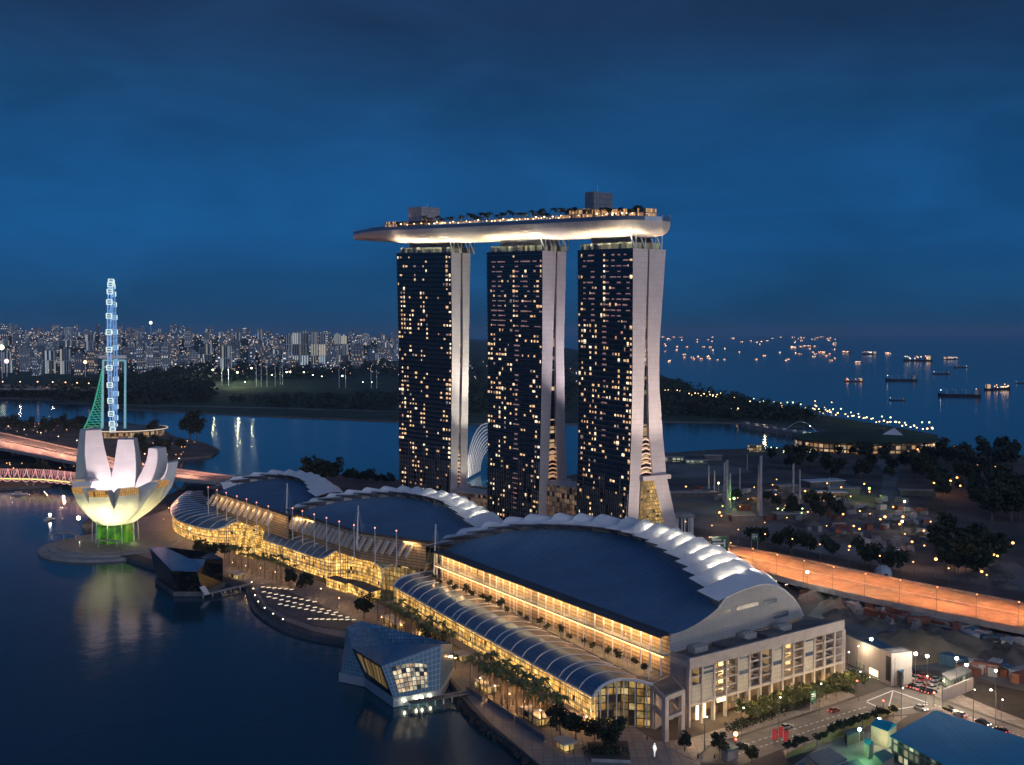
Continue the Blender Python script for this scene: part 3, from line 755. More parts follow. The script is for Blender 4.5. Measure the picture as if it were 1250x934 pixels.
for s0, s1, w0, h_ in ((.38, .47, .26, 2.4), (.475, .55, .22, 2.0), (.56, .64, .30, 2.6), (.65, .72, .24, 2.1), (.725, .785, .28, 2.6)): deck_box(s0, s1, w0, w0 + .12, -.4, h_, M_bar, 'garden_pavilion', M_conc)
deck_box(.10, .20, .25, .7, -.4, 1.5, M_concd, 'observation_step')
b = MB(); q0 = edgeW[66].lerp(edgeE[66], .55) + UP * 15; b.tube(q0, q0 + UP * 5, .12, .06, 4); q0 = edgeW[25].lerp(edgeE[25], .55) + UP * 13.5; b.tube(q0, q0 + UP * 3, .5, .5, 6); b.build('antenna', M_steel, park)
# uplights that wash the hull over each tower, in the recess on the roof edge
for T, pw in ((Ta, 12000), (Tb, 12000), (Tc, 12000)):
    for s, k in ((-.02, -1), (1.02, 1)):
        for wv in (3, 13):
            p = top_c(T, s, wv) + UP * .8; lamp(p, 2600, (1.0, .84, .62), 'SPOT', .4, aim(T['f'] * k * .8 + UP * .75), rad(100))  # extra spots added at the roof ends to brighten the hull between towers
    for s in (.06, .24, .42, .60, .78, .94):
        p = top_c(T, s, -3.2) + UP * .4
        o_ = lamp(p, pw, (1.0, .84, .60), 'SPOT', .3, aim((T['e'] * .55 + UP * .95)), rad(86))
# ================================================================== HALLS of the shopping and convention complex
def roof_mat(name, c1, rough, cx=4.0):
    return lined(name, c1, tuple(k * .55 for k in c1), cx, 2.2, .02, .04, rough, 0.25, var=.045)
M_roof = roof_mat('hall_roof_sheet', (0.13, 0.23, 0.34), 0.72); M_roof.node_tree.nodes['Principled BSDF'].inputs['Metallic'].default_value = 0; M_roof.node_tree.nodes['Principled BSDF'].inputs['Specular IOR Level'].default_value = .2
M_strip = mat('white_roof_shell', (0.78, 0.79, 0.80), 0.45, 0.0, var=.08)
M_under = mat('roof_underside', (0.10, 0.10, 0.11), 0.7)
M_gold = lined('terrace_wall_panel', (0.55, 0.42, 0.26), (0.25, 0.18, 0.10), 3.2, 1.35, .03, .16, .6, var=.14)
M_gable = lined('gable_panel', (0.42, 0.41, 0.40), (0.24, 0.235, 0.23), 5.0, 0.75, .012, .09, .6, var=.06)
G_cove = glow('cove_light', (1.0, .84, .58), 5.0)
M_shop = glazed('arcade_glass', 1.25, 1.7, (0.16, 0.12, 0.06), (0.10, 0.08, 0.04), (1.0, .45, .07), (1.0, .64, .20), 1.6, lit=.97, bar=.10, spread=.55, blobs=.28)
M_shopg = glazed('arcade_end_glass', 2.4, 2.4, (0.10, 0.08, 0.05), (0.06, 0.05, 0.03), (1.0, .52, .12), (1.0, .74, .30), .55, lit=.85, bar=.08, spread=.85, blobs=.22)
M_vault = lined('arcade_roof_glass', (0.13, 0.23, 0.34), (0.06, 0.11, 0.17), 1.9, 1.5, .05, .05, .3, .35, var=.10)
M_perg = lined('pergola_louvre', (0.20, 0.15, 0.14), (0.04, 0.045, 0.06), 1.6, .9, .3, .12, .5, .2, var=.1)
M_blue_panel = mat('blue_window_panel', (0.05, 0.09, 0.16), .25, var=.1)

def hall(label, E, A, OS, ON, nt, zback, gable, zwall, lamps, cove_from=0.0):
    """roof like a lens between a straight eave E and an arched crest A, edged by overlapping pale shells"""
    N = 60
    Ep = resample([P(*p) for p in E], N); Ap = resample(cr([P(*p) if not isinstance(p, V) else p for p in A], 10), N)
    H = thing('exhibition_hall', label, 'hall', (Ep[N // 2].x, Ep[N // 2].y, 2.0), 'halls with saw-edged roofs')
    rows = []
    for e, a in zip(Ep, Ap):
        r = []
        for j in range(15):
            t = j / 14; p = e.lerp(a, t); p.z = e.z + (a.z - 1.8 - e.z) * t ** 2.1; r.append(p)
        rows.append(r)
    b = MB(); b.grid(rows, flip=True); b.build('roof', M_roof, H, smooth=True)
    out = [ON.lerp(OS, (i / N) ** 2.4) for i in range(N + 1)]
    def prof(i, t, lift):
        a = Ap[i]; p = a + out[i] * t; zp = a.z + (2.4 if gable else 1.5)
        if t < .45: k = t / .45; p.z = a.z + (zp - a.z) * (1 - (1 - k) ** 2)
        else: k = (t - .45) / .55; p.z = zback + (zp - zback) * max(1 - k ** 2.1, 0) ** .85
        return p + UP * lift
    cov = MB()
    for k in range(nt):
        i0 = int(round(k * N / nt)); i1 = int(round((k + 1) * N / nt)); rr = []
        for i in range(i0, i1 + 1):
            q = (i - i0) / max(i1 - i0, 1); lift = 2.3 * (1 - q) + .25; over = (7.5 if gable else 5.0) * (1 - q)
            tip = prof(i, 0, lift) - out[i].normalized() * over - UP * over * .12
            rr.append([tip] + [prof(i, t, lift) for t in (.0, .08, .17, .25, .34, .44, .55, .66, .76, .86, .94, 1.0)])
        s = MB(); s.grid(rr, flip=True); sh = s.build('roof_shell', M_strip, H, smooth=True)
        # edge of the shell: soffit, and the lamp cove tucked under its raised side
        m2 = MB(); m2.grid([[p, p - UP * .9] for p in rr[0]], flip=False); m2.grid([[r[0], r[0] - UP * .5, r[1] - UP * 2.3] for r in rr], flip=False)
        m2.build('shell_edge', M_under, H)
        if k / nt >= max(cove_from, .55) and k > 0:
            c2 = MB(); c2.grid([[p - UP * 1.0, p - UP * 2.0] for p in [x.lerp(y, .0) for x, y in zip(rr[0][2:], rr[0][2:])]], flip=False)
            c2.build('cove_lamp', G_cove, H)
            if cove_from < 1:
                near_ = k / nt > max(cove_from, .5)
                nd = (rr[0][1] - rr[-1][1]); nd.z = 0; nd.normalize()
                for i_a, i_b in ((3, 5), (5, 7), (7, 9)):
                    pa, pb_ = rr[0][i_a], rr[0][i_b]; m_ = pa.lerp(pb_, .5) - UP * .1 + nd * .9; xa = (pb_ - pa).normalized(); za = (-nd * .80 + UP * .60).normalized(); ya = za.cross(xa).normalized(); xa = ya.cross(za); o_ = lamp(m_, (95 if near_ else 62 if gable else 26) * (pb_ - pa).length, (1, .88, .68) if near_ else (.80, .90, 1), 'AREA', (pb_ - pa).length, None, None, .4); o_.rotation_euler = Matrix((xa, ya, za)).transposed().to_euler()
    # walls
    wb = MB(); u = 0
    for a, c in zip(Ep, Ep[1:]): u = wb.wall(a, c, zwall, a.z - .25, 0, u, c.z - .25)
    wb.build('eave_wall', M_gold, H)
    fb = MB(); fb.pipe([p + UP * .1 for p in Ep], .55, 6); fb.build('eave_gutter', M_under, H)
    bw = MB(); u = 0
    O = [prof(i, 1.0, 0) for i in range(N + 1)]
    for a, c in zip(O, O[1:]): u = bw.wall(c, a, 2, zback + .2, 0, u)
    bw.build('back_wall', M_conc, H)
    if gable:
        g = MB(); top = [V(p) for p in rows[N]] + [prof(N, t, .1) for t in (.08, .17, .25, .34, .44, .55, .66, .76, .86, .94, 1.0)]
        bot = [V((p.x, p.y, zback - .5)) for p in top]; L = [0]
        for a, c in zip(top, top[1:]): L.append(L[-1] + math.hypot(c.x - a.x, c.y - a.y))
        for i in range(len(top) - 1):
            g.face([bot[i], bot[i + 1], top[i + 1], top[i]], 0, [(L[i], bot[i].z), (L[i + 1], bot[i].z), (L[i + 1], top[i + 1].z), (L[i], top[i].z)])
        g.build('gable_wall', M_gable, H)
        def at(s, z):
            k = min(range(len(L)), key=lambda i: abs(L[i] - s * L[-1])); q = bot[0].lerp(bot[-1], s); return V((q.x, q.y, z))
        dn = (bot[-1] - bot[0]).normalized().cross(UP) 
        if dn.y > 0: dn = -dn
        def gp(u, v):
            k = (u - CU) / F; p, q = top[0], top[-1]; t_ = (k * p.y - p.x) / ((q.x - p.x) - k * (q.y - p.y)); return D(u, v, p.lerp(q, t_).y) + dn * .15
        for u0, v0, u1, v1, h_ in ((877, 751.5, 891, 748, 5), (899, 745.5, 925, 739, 5), (933, 738.5, 948, 735, 5), (944, 756, 962, 751, 6)):
            b = MB(); b.face([gp(u0, v0), gp(u1, v1), gp(u1, v1 - h_), gp(u0, v0 - h_)])
            b.build('gable_window', M_blue_panel, H)
        fb = MB(); fb.pipe([p + dn * .1 for p in top[14:]], .35, 6); fb.build('gable_trim', M_white, H)
    return H, Ep, Ap, O

# the three halls, north to south
Eend = P(818, 775, 29); Oend = P(980, 752, 23.5)
k_ = (877 - CU) / F
tl = (k_ * Eend.y - Eend.x) / ((Oend.x - Eend.x) - k_ * (Oend.y - Eend.y))
Aend = Eend.lerp(Oend, tl); Aend = D(877, 735, Aend.y)
bdir = V((Oend.x - Eend.x, Oend.y - Eend.y, 0)).normalized()
flat = lambda v_: V((v_.x, v_.y, 0))
HC_, EpC, ApC, OC = hall('largest saw-edged hall with gable wall, beside the car-sized plaza end and the hotel', [(537, 671, 29), (818, 775, 29)],
     [P(537, 668, 29.5), P(575, 654, 36), P(650, 641.5, 41), P(760, 648, 42), P(832, 680, 41), Aend], flat(Oend - Aend), bdir * 10, 18, 23.5, True, 16.0, None, .12)
HC_['label'] = 'largest hall, saw-edged pale roof ending in a grey curved gable wall'
HB_, EpB, ApB, OB = hall('dark blue roofed hall with saw edge, in the middle of the three halls', [(358, 626, 29), (440, 650, 29), (520, 661, 29)],
     [(358, 625, 29.5), (385, 615.5, 34), (430, 606, 38), (490, 603, 40), (540, 612, 40), (560, 625, 38), (584, 646, 34)], bdir * 26, bdir * 6.5, 15, 22, False, 16.0, None, .55)
HA_, EpA, ApA, OA = hall('smallest dark roofed hall, behind the curved north end of the arcade', [(262, 600, 29), (300, 612, 29), (352, 629, 29)],
     [(262, 598, 29.5), (290, 588, 33), (330, 581.5, 36), (360, 583, 37), (378, 590, 37), (386, 607, 35)], bdir * 26, bdir * 6.5, 11, 22, False, 16.0, None, 2.0)
# south glazed end of the middle hall, and a curved link roof
b = MB(); b.grid([[P(486, 664, 18), P(520, 664, 27)], [P(528, 668, 18), P(548, 664, 30)], [P(560, 664, 18), P(584, 650, 33)]])
b.build('end_glazing', glazed('green_end_glass', 2, 2, (.2, .2, .15), (.06, .08, .05), (.8, .75, .3), (1, .8, .4), .28, lit=.9, bar=.1, spread=.7), HB_)

# wash lamps along the terrace wall (a continuous fitting under the eave)
def wash(Ep, s0, s1, pw, z):
    a = Ep[0].lerp(Ep[-1], s0); c = Ep[0].lerp(Ep[-1], s1); d = (c - a); n = V((-d.y, d.x, 0)).normalized()
    if n.x > 0: n = -n
    m_ = a.lerp(c, .5) + n * 2.6; m_.z = z
    o = lamp(m_, pw, (1.0, .62, .26), 'AREA', d.length, None, None, .5)
    zax = (n * .35 + UP * .94).normalized(); xax = d.normalized(); yax = zax.cross(xax); xax = yax.cross(zax)
    o.rotation_euler = Matrix((xax, yax, zax)).transposed().to_euler()
# the wall in two tiers: ledge, posts, a line of light under the ledge
dC = (EpC[-1] - EpC[0]).normalized(); nC = V((dC.y, -dC.x, 0)); nC = nC if nC.x < 0 else -nC
b = MB(); b.beam(EpC[0] + nC * 1.4 - UP * 6.3, EpC[-1] + nC * 1.4 - UP * 6.3, 2.8, .5); b.build('wall_ledge', M_conc, HC_)
b = MB(); b.beam(EpC[0] + nC * 2.6 - UP * 6.75, EpC[-1] + nC * 2.6 - UP * 6.75, .3, .25); b.build('ledge_light', glow('ledge_glow', (1, .62, .26), 2.6), HC_)
for k in range(31):
    p = EpC[0].lerp(EpC[-1], .01 + .98 * k / 30) + nC * 2.3; b = MB(); b.tube((p.x, p.y, 15.9), (p.x, p.y, 28.6), .28, n=6); b.build('wall_post', M_white, HC_)
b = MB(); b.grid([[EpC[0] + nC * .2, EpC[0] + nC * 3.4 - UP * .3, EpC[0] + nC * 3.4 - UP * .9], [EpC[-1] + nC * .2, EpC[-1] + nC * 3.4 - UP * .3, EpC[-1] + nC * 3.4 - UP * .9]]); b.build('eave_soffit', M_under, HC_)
def wash_low(s0, s1, pw):
    a = EpC[0].lerp(EpC[-1], s0) + nC * 1.6; c = EpC[0].lerp(EpC[-1], s1) + nC * 1.6; m_ = a.lerp(c, .5); m_.z = EpC[0].z - 6.9
    o = lamp(m_, pw, (1.0, .55, .22), 'AREA', (c - a).length, None, None, .4); zax = (nC * .3 + UP * .95).normalized(); xax = dC.copy(); yax = zax.cross(xax).normalized(); xax = yax.cross(zax); o.rotation_euler = Matrix((xax, yax, zax)).transposed().to_euler()
for k in range(4): wash_low(.02 + .245 * k, .24 + .245 * k, 2600)
for k in range(4): wash(EpC, .02 + .245 * k, .24 + .245 * k, 3600, 28.2)

# podium terraces the halls stand on
Vc0 = P(528, 698, 16); Vc1 = P(800, 836, 16)
b = MB(); b.prism([Vc1, EpC[-1], OC[-1] - bdir * 8, OC[0], EpC[0], Vc0], 2, 15.9, 0, 1); b.build('podium', [M_conc, M_concd], HC_)
b = MB(); b.prism([P(345, 637, 16), P(400, 653, 16), P(470, 668, 16), P(526, 690, 16), EpC[0], OB[-1], OB[0], EpB[0]], 2, 15.6, 0, 1); b.build('podium', [M_conc, M_concd], HB_)
b = MB(); b.prism([P(246, 603, 16), P(262, 614, 16), P(300, 626, 16), P(345, 636, 16), EpB[0], OA[-1], OA[0], EpA[0]], 2, 15.3, 0, 1); b.build('podium', [M_conc, M_concd], HA_)
# pale fins along the eaves of the two northern halls
M_finp = mat('cream_fin', (0.62, 0.54, 0.44), .5, var=.1)
for Ep, H_, s0, s1, n in ((EpB, HB_, .02, .98, 22), (EpA, HA_, .0, .9, 12)):
    for k in range(n):
        p = resample(Ep, 100)[int(100 * (s0 + (s1 - s0) * k / n))]; d = (Ep[-1] - Ep[0]).normalized(); q = V((-d.y, d.x, 0)); q = q if q.x < 0 else -q
        b = MB(); b.beam(p + q * .4 - UP * 2.0, p + q * 4.6 - UP * 7.5, 1.8, 1.4); b.build('skylight_fin', M_finp, H_)
for Ep, pw in ((EpB, 5200), (EpA, 2600)):
    wash(Ep, .03, .97, pw, 27.5)
    p = Ep[len(Ep) // 2]

# ------------------------------------------------------------------ barrel-roofed shopping arcade along the promenade
def arcade(label, eave, crest, east, n, zb, ends, nrib, canopy=None):
    Ev = resample(cr([P(*p) for p in eave], 8), n); Cv = resample(cr([P(*p) for p in crest], 8), n); Xv = resample(cr([P(*p) for p in east], 8), n)
    T = thing('shopping_arcade', label, 'arcade', (Ev[n // 2].x, Ev[n // 2].y, 2), 'barrel-roofed glass arcades')
    R1 = []; R2 = []
    for e, c, x in zip(Ev, Cv, Xv):
        m1 = e.lerp(c, .22); m1.z = e.z + (c.z - e.z) * .52; m2 = e.lerp(c, .58); m2.z = e.z + (c.z - e.z) * .86
        R1.append(cr([e, m1, m2, c], 3)); m3 = c.lerp(x, .5); m3.z += .35; R2.append(cr([c, m3, x], 3))
    b = MB(); b.grid(R1, flip=True); b.build('vault_roof', M_vault, T, smooth=True)
    b = MB(); b.grid(R2, flip=True); b.build('pergola_roof', M_perg, T, smooth=True)
    rb = MB()
    for k in range(nrib + 1):
        i = round(k * n / nrib); rb.pipe([p + UP * .12 for p in R1[i]] + [p + UP * .12 for p in R2[i][1:]], .2, 4)
    rb.pipe([p - UP * .1 for p in Ev], .38, 5)
    rb.build('roof_rib', M_white, T)
    g = MB(); u = 0
    inn = [(Cv[i] - Ev[i]) for i in range(n + 1)]
    W0 = [e + V((d.x, d.y, 0)).normalized() * 1.0 for e, d in zip(Ev, inn)]
    for i in range(n):
        u = g.wall(W0[i], W0[i + 1], 2.3, Ev[i].z + .3, 0, u, Ev[i + 1].z + .3)
    g.build('glass_wall', M_shop, T)
    mu = MB()
    for i in range(0, n + 1): mu.tube((W0[i].x, W0[i].y, 2.2), (W0[i].x, W0[i].y, Ev[i].z), .16, n=4)
    for zz in (6.3, 10.2): mu.pipe([V((p.x, p.y, zz)) for p in W0], .22, 4)
    mu.build('mullion', M_steel, T)
    xw = MB(); u = 0
    for i in range(n): u = xw.wall(Xv[i + 1], Xv[i], 2.2, Xv[i + 1].z - .1, 0, u, Xv[i].z - .1)
    xw.build('rear_wall', M_conc, T)
    for i, dirn in ends:
        prof = R1[i] + R2[i][1:]; d = (Ev[min(i + 1, n)] - Ev[max(i - 1, 0)]).normalized() * (-1.2 * dirn)
        q = MB(); L = 0
        for a, c in zip(prof, prof[1:]):
            a = a + d; c = c + d; l = math.hypot(c.x - a.x, c.y - a.y)
            q.face([(a.x, a.y, 2.2), (c.x, c.y, 2.2), (c.x, c.y, c.z - .3), (a.x, a.y, a.z - .3)], 0, [(L, 2), (L + l, 2), (L + l, c.z), (L, a.z)]); L += l
        q.build('end_glazing', M_shopg, T)
        fr = MB(); fr.pipe([p + UP * .05 for p in prof], .5, 6)
        for k in range(0, len(prof), 2): fr.tube((prof[k].x + d.x * .9, prof[k].y + d.y * .9, 2.2), prof[k] + d * .9, .2, n=5)
        fr.build('end_frame', M_white, T)
    if canopy:
        cn = MB(); cn.grid([[V((e.x, e.y, 5.6)) - V((d.x, d.y, 0)).normalized() * .5, V((e.x, e.y, 5.0)) - V((d.x, d.y, 0)).normalized() * 4.2, V((e.x, e.y, 4.5)) - V((d.x, d.y, 0)).normalized() * 4.2] for e, d in zip(Ev, inn)], flip=False)
        cn.build('canopy', mat('canopy_metal', (.30, .25, .23), .5), T)
    return T, Ev, Cv, Xv, inn
A1, EvS, CvS, XvS, inS = arcade('long straight arcade with blue barrel roof next to the convention hall terrace', [(480, 715, 12), (601, 783, 12), (724, 851, 12)], [(512, 700, 17), (635, 766, 17), (759, 829, 17)],
       [(528, 698, 16), (660, 767, 16), (797, 836, 16)], 40, 2.2, [(40, 1), (0, -1)], 22, True)
A2, EvM, CvM, XvM, inM = arcade('arcade with wavy barrel roof and big arched entrance facing the event plaza', [(308, 655, 12), (350, 668, 12), (390, 681, 12), (404, 675, 15.5), (421, 670, 17), (442, 677, 15.5), (468, 695, 12)],
       [(334, 642, 17.5), (362, 650, 18), (391, 660, 18), (418, 660, 19), (445, 665, 19), (472, 674, 18), (519, 691, 17)], [(345, 637, 16.5), (372, 645, 16.5), (400, 653, 16.5), (425, 654, 16.5), (450, 660, 16.5), (478, 670, 16.5), (526, 688, 16.5)], 34, 2.2, [(34, 1)], 17)
A3, EvN, CvN, XvN, inN = arcade('arcade curling round at its rounded north end beside the lotus museum', [(224, 604, 11.5), (210, 616, 11.5), (211, 630, 11.5), (234, 641, 11.5), (264, 646, 11.5), (288, 637, 15.5), (312, 636, 17)],
       [(236, 601, 16.5), (232, 605, 16.5), (235, 610, 16.5), (252, 618, 16.5), (276, 624, 17), (298, 629, 18), (322, 636, 18)], [(248, 600, 16), (247, 603, 16), (250, 606, 16), (264, 612.5, 16), (290, 620, 16), (316, 627, 16), (340, 634, 16.5)], 34, 2.2, [(34, 1)], 17)
# arched glass porch between the north and middle arcades
b = MB(); aL, aR = P(288, 676, 2.3), P(312, 684, 2.3); rows = []
for i in range(13):
    t = i / 12; p = aL.lerp(aR, t); h_ = 16.0 * math.sin(math.pi * (.06 + .88 * t)) ** .6; rows.append([p, p + UP * h_ * .5, p + UP * h_, p + UP * h_ + V((9, 13, 0))])
b.grid(rows); b.build('entrance_porch', M_shop, A2)
# low lit shopfronts before the arched entrance
for u0, u1, v0, v1 in ((398, 422, 716, 724), (424, 452, 722, 735)):
    b = MB(); a, c = P(u0, v0, 2.1), P(u1, v1, 2.1); d = V((4, 5, 0)); b.prism([a, c, c + d, a + d], 2.1, 6.4, 0, 1); b.build('shopfront', [M_shop, M_concd], A2)

# ------------------------------------------------------------------ convention hall south front (offices and car-park stairs over a colonnade)
F0 = P(842, 806, 23); F1 = P(1031, 758, 23); fd = (F1 - F0).normalized(); fn_ = V((fd.y, -fd.x, 0)); LF = (F1 - F0).length
bk = -fn_
FB = thing('convention_building', 'pale concrete building with stacked bays and lit stairs over a tall colonnade', 'building', (F0.x, F0.y, 2.0))
def fp(s, o, z): return V((F0.x + fd.x * s + fn_.x * o, F0.y + fd.y * s + fn_.y * o, z))
M_fr = mat('facade_concrete', (0.40, 0.36, 0.35), .7, var=.14, scale=.4)
M_pan = lined('facade_panel', (0.46, 0.44, 0.38), (0.25, 0.24, 0.22), 1.3, 1.4, .03, .04, .6, var=.07)
# deck roof, parapets, blank flank
b = MB(); dk = [fp(0, -.5, 0), fp(LF, -.5, 0), Oend + bdir * 3, flat(OC[-1]) + V((4, 22, 0)), OC[-1] - bdir * 2, EpC[-1]]
b.prism(dk, 20.4, 22.4, 0, 1); b.build('roof_deck', [M_fr, M_concd], FB)
b = MB(); b.prism([fp(0, 0, 0), fp(LF, 0, 0), fp(LF, -1.0, 0), fp(0, -1.0, 0)], 19.9, 23.4, 0); b.build('parapet', M_fr, FB)
b = MB(); q = [fp(0, -.02, 0), fp(1.2, -.02, 0), EpC[-1] + bdir * 1.2, EpC[-1]]; b.prism(q, 8.4, 23.6, 0); b.build('flank_wall', lined('flank_panel', (.24, .245, .26), (.15, .15, .16), 2.4, 1.6, .02, .04, .6), FB)
b = MB(); q = [fp(LF - 1, -.02, 0), fp(LF, -.02, 0), Oend + bdir * 3, Oend + bdir * 2]; b.prism(q, 2, 20.3, 0); b.build('flank_wall', M_fr, FB)
NB = 14; bw_ = LF / NB; Z0, Z1 = 8.7, 19.9; fh = (Z1 - Z0) / 4
G_st = glow('stair_hall_glow', (1.0, .60, .18), 1.2); G_stb = glow('bright_stair_glow', (1.0, .66, .24), 2.0)
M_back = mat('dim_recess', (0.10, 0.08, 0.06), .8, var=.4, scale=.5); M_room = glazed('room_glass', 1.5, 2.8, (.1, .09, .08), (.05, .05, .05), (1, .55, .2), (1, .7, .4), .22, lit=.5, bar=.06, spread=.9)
kinds = ['office', 'panel', 'stair', 'stairb', 'panel', 'open', 'open', 'panel', 'stairb', 'stair', 'panel', 'stair', 'open', 'end']
for k in range(NB + 1):
    b = MB(); b.prism([fp(k * bw_ - .38, .25, 0), fp(k * bw_ + .38, .25, 0), fp(k * bw_ + .38, -.9, 0), fp(k * bw_ - .38, -.9, 0)], 2, 20.0, 0); b.build('column', M_fr, FB)
b = MB()
for z, w_ in ((Z0 - .5, .9),): b.prism([fp(0, .12, 0), fp(LF, .12, 0), fp(LF, -2.2, 0), fp(0, -2.2, 0)], z, z + w_, 0)
b.build('ledge', M_fr, FB)
for k, kd in enumerate(kinds):
    s0, s1 = k * bw_ + .38, (k + 1) * bw_ - .38
    if kd == 'end': 
        for f in range(4):
            b = MB(); b.prism([fp(s0, -.3, 0), fp(s1, -.3, 0), fp(s1, -6, 0), fp(s0, -6, 0)], Z0 + f * fh - .25, Z0 + f * fh + .1, 0); b.build('floor_slab', M_fr, FB)
        continue
    if kd == 'panel':
        b = MB(); b.wall(fp(s0, -.15, 0), fp(s1, -.15, 0), Z0 + .4, Z1, 0); b.build('wall_panel', M_pan, FB)
        for zz in ((Z1 - .9, Z1 - .2), (Z0 + 1.9 * fh, Z0 + 2.35 * fh)) if k != 1 else ((Z1 - .9, Z1 - .2), (Z1 - 2.5, Z1 - 1.7)):
            b = MB(); b.wall(fp(s0 + .1, -.08, 0), fp(s1 - .1, -.08, 0), zz[0], zz[1]); b.build('strip_window', M_blue_panel, FB)
        continue
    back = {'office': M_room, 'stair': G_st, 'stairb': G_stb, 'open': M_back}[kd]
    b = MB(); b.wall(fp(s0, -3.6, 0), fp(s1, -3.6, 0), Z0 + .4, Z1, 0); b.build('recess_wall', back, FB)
    b = MB()
    for f in range(4):
        z = Z0 + f * fh
        if kd == 'office' and f < 2: continue
        b.prism([fp(s0, -.25, 0), fp(s1, -.25, 0), fp(s1, -3.5, 0), fp(s0, -3.5, 0)], z + .35 if f == 0 else z - .15, z + .5 if f == 0 else z + .1, 0)
        b.prism([fp(s0, -.2, 0), fp(s1, -.2, 0), fp(s1, -.32, 0), fp(s0, -.32, 0)], z + .1, z + .45, 0)
    b.build('floor_slab', M_fr, FB)
    if kd in ('stair', 'stairb', 'open'):
        b = MB()
        for f in range(4):
            z = Z0 + f * fh; a, c = (s0, s1) if f % 2 == 0 else (s1, s0)
            b.beam(fp(a, -1.5, z + .1), fp((a + c) / 2, -1.5, z + fh / 2), 1.0, .22); b.beam(fp((a + c) / 2, -2.6, z + fh / 2), fp(a, -2.6, z + fh), 1.0, .22)
            if kd != 'open': b.beam(fp((a + c) / 2, -1.6, z + fh / 2), fp(c, -1.6, z + fh * .55), 1.0, .2)
        b.build('stair_flight', M_fr, FB)
    if kd == 'office':
        b = MB(); b.wall(fp(s0, -.15, 0), fp(s1, -.15, 0), Z0 + .4, Z0 + 2.1 * fh); b.build('wall_panel', M_pan, FB)
    if kd == 'open':
        lamp(fp((s0 + s1) / 2, -2.2, Z0 + 1.9 * fh), 60, (1, .6, .3), size=.2); lamp(fp((s0 + s1) / 2, -2.2, Z0 + 3.8 * fh), 40, (1, .6, .3), size=.2)
# glazed colonnade level
M_col = glazed('colonnade_glass', 1.6, 2.2, (.12, .09, .07), (.06, .05, .04), (1.0, .45, .16), (1.0, .68, .34), .30, lit=.72, bar=.07, spread=.9, blobs=.10)
b = MB(); b.wall(fp(.4, -3.4, 0), fp(LF - 1, -3.4, 0), 2.1, Z0 - .5); b.build('colonnade_glazing', M_col, FB)
b = MB(); b.wall(fp(bw_ * 1.1, -3.0, 0), fp(bw_ * 1.9, -3.0, 0), 2.1, 7.2); b.build('lit_doorway', glow('doorway_glow', (1, .78, .42), 2.2), FB)
b = MB(); b.beam(fp(bw_ * 2.2, .3, 8.0), fp(bw_ * 2.9, .3, 8.0), .3, 1.2); b.build('lit_sign_panel', glow('sign_glow', (1, .75, .3), 2.0), FB)
# plant on the deck
M_unit = mat('roof_unit', (.48, .45, .40), .6, var=.15)
for i, (u, v) in enumerate(((852, 795), (912, 779), (955, 769))):
    p = P(u, v, 22.4); t = thing('rooftop_unit', ['cream ventilation unit on the deck beside the golden terrace', 'cream ventilation unit midway along the concrete roof deck', 'cream ventilation unit near the foot of the curved gable'][i], 'ventilation unit', p, 'cream units on the roof deck')
    b = MB(); b.box(p, 6, 3.2, 1.9, math.atan2(fd.y, fd.x)); b.build('casing', M_unit, t)
    b = MB()
    for q in (-1.8, 0, 1.8): b.lathe(p + fd * q + UP * 1.9, [(.9, 0), (.9, .4), (.1, .45)], 10)
    b.build('fan_housing', M_steel, t)
b = MB(); b.box(P(895, 788, 22.4), 12, 7, 1.2, math.atan2(fd.y, fd.x)); b.box(P(940, 776, 22.4), 9, 5, 1.4, math.atan2(fd.y, fd.x)); b.build('plant_plinth', M_concd, FB)
# open corner frame at the promenade end
K = [P(797, 889, 2.1), P(812, 905, 2.1), P(832, 896, 2.1), P(818, 878, 2.1)]
t = thing('entrance_frame', 'tall open white frame at the corner between arcade and stacked bays', 'entrance frame', K[1])
for p in K: b = MB(); b.box((p.x, p.y, 2.1), 1.5, 1.5, 13.6, .6); b.build('post', M_fr, t)
for z in (9.0, 15.2):
    b = MB()
    for p, q in zip(K, K[1:] + K[:1]): b.beam((p.x, p.y, z), (q.x, q.y, z), 1.3, 1.5 if z > 10 else 1.0)
    b.build('cross_beam', M_fr, t)
b = MB(); b.prism([V((p.x, p.y, 0)) for p in K], 15.7, 16.1, 0); b.build('slab', M_concd, t)
lamp(K[0].lerp(K[2], .5) + UP * 5.5, 420, (1, .5, .18), size=.4)
for s_ in (.05, .16, .27, .38, .49, .6, .71, .82, .93): lamp(fp(LF * s_, 2.2, 4.6), 620, (1, .66, .28), size=.3)
for s_ in (.3, .45, .6, .75, .9): lamp(fp(LF * s_, 7.2, 7.5), 420, (1, .66, .24), size=.3)
lamp(P(868, 768, 23.5), 380, (1, .85, .6), size=.25); lamp(P(930, 763, 24), 260, (1, .85, .6), size=.25)
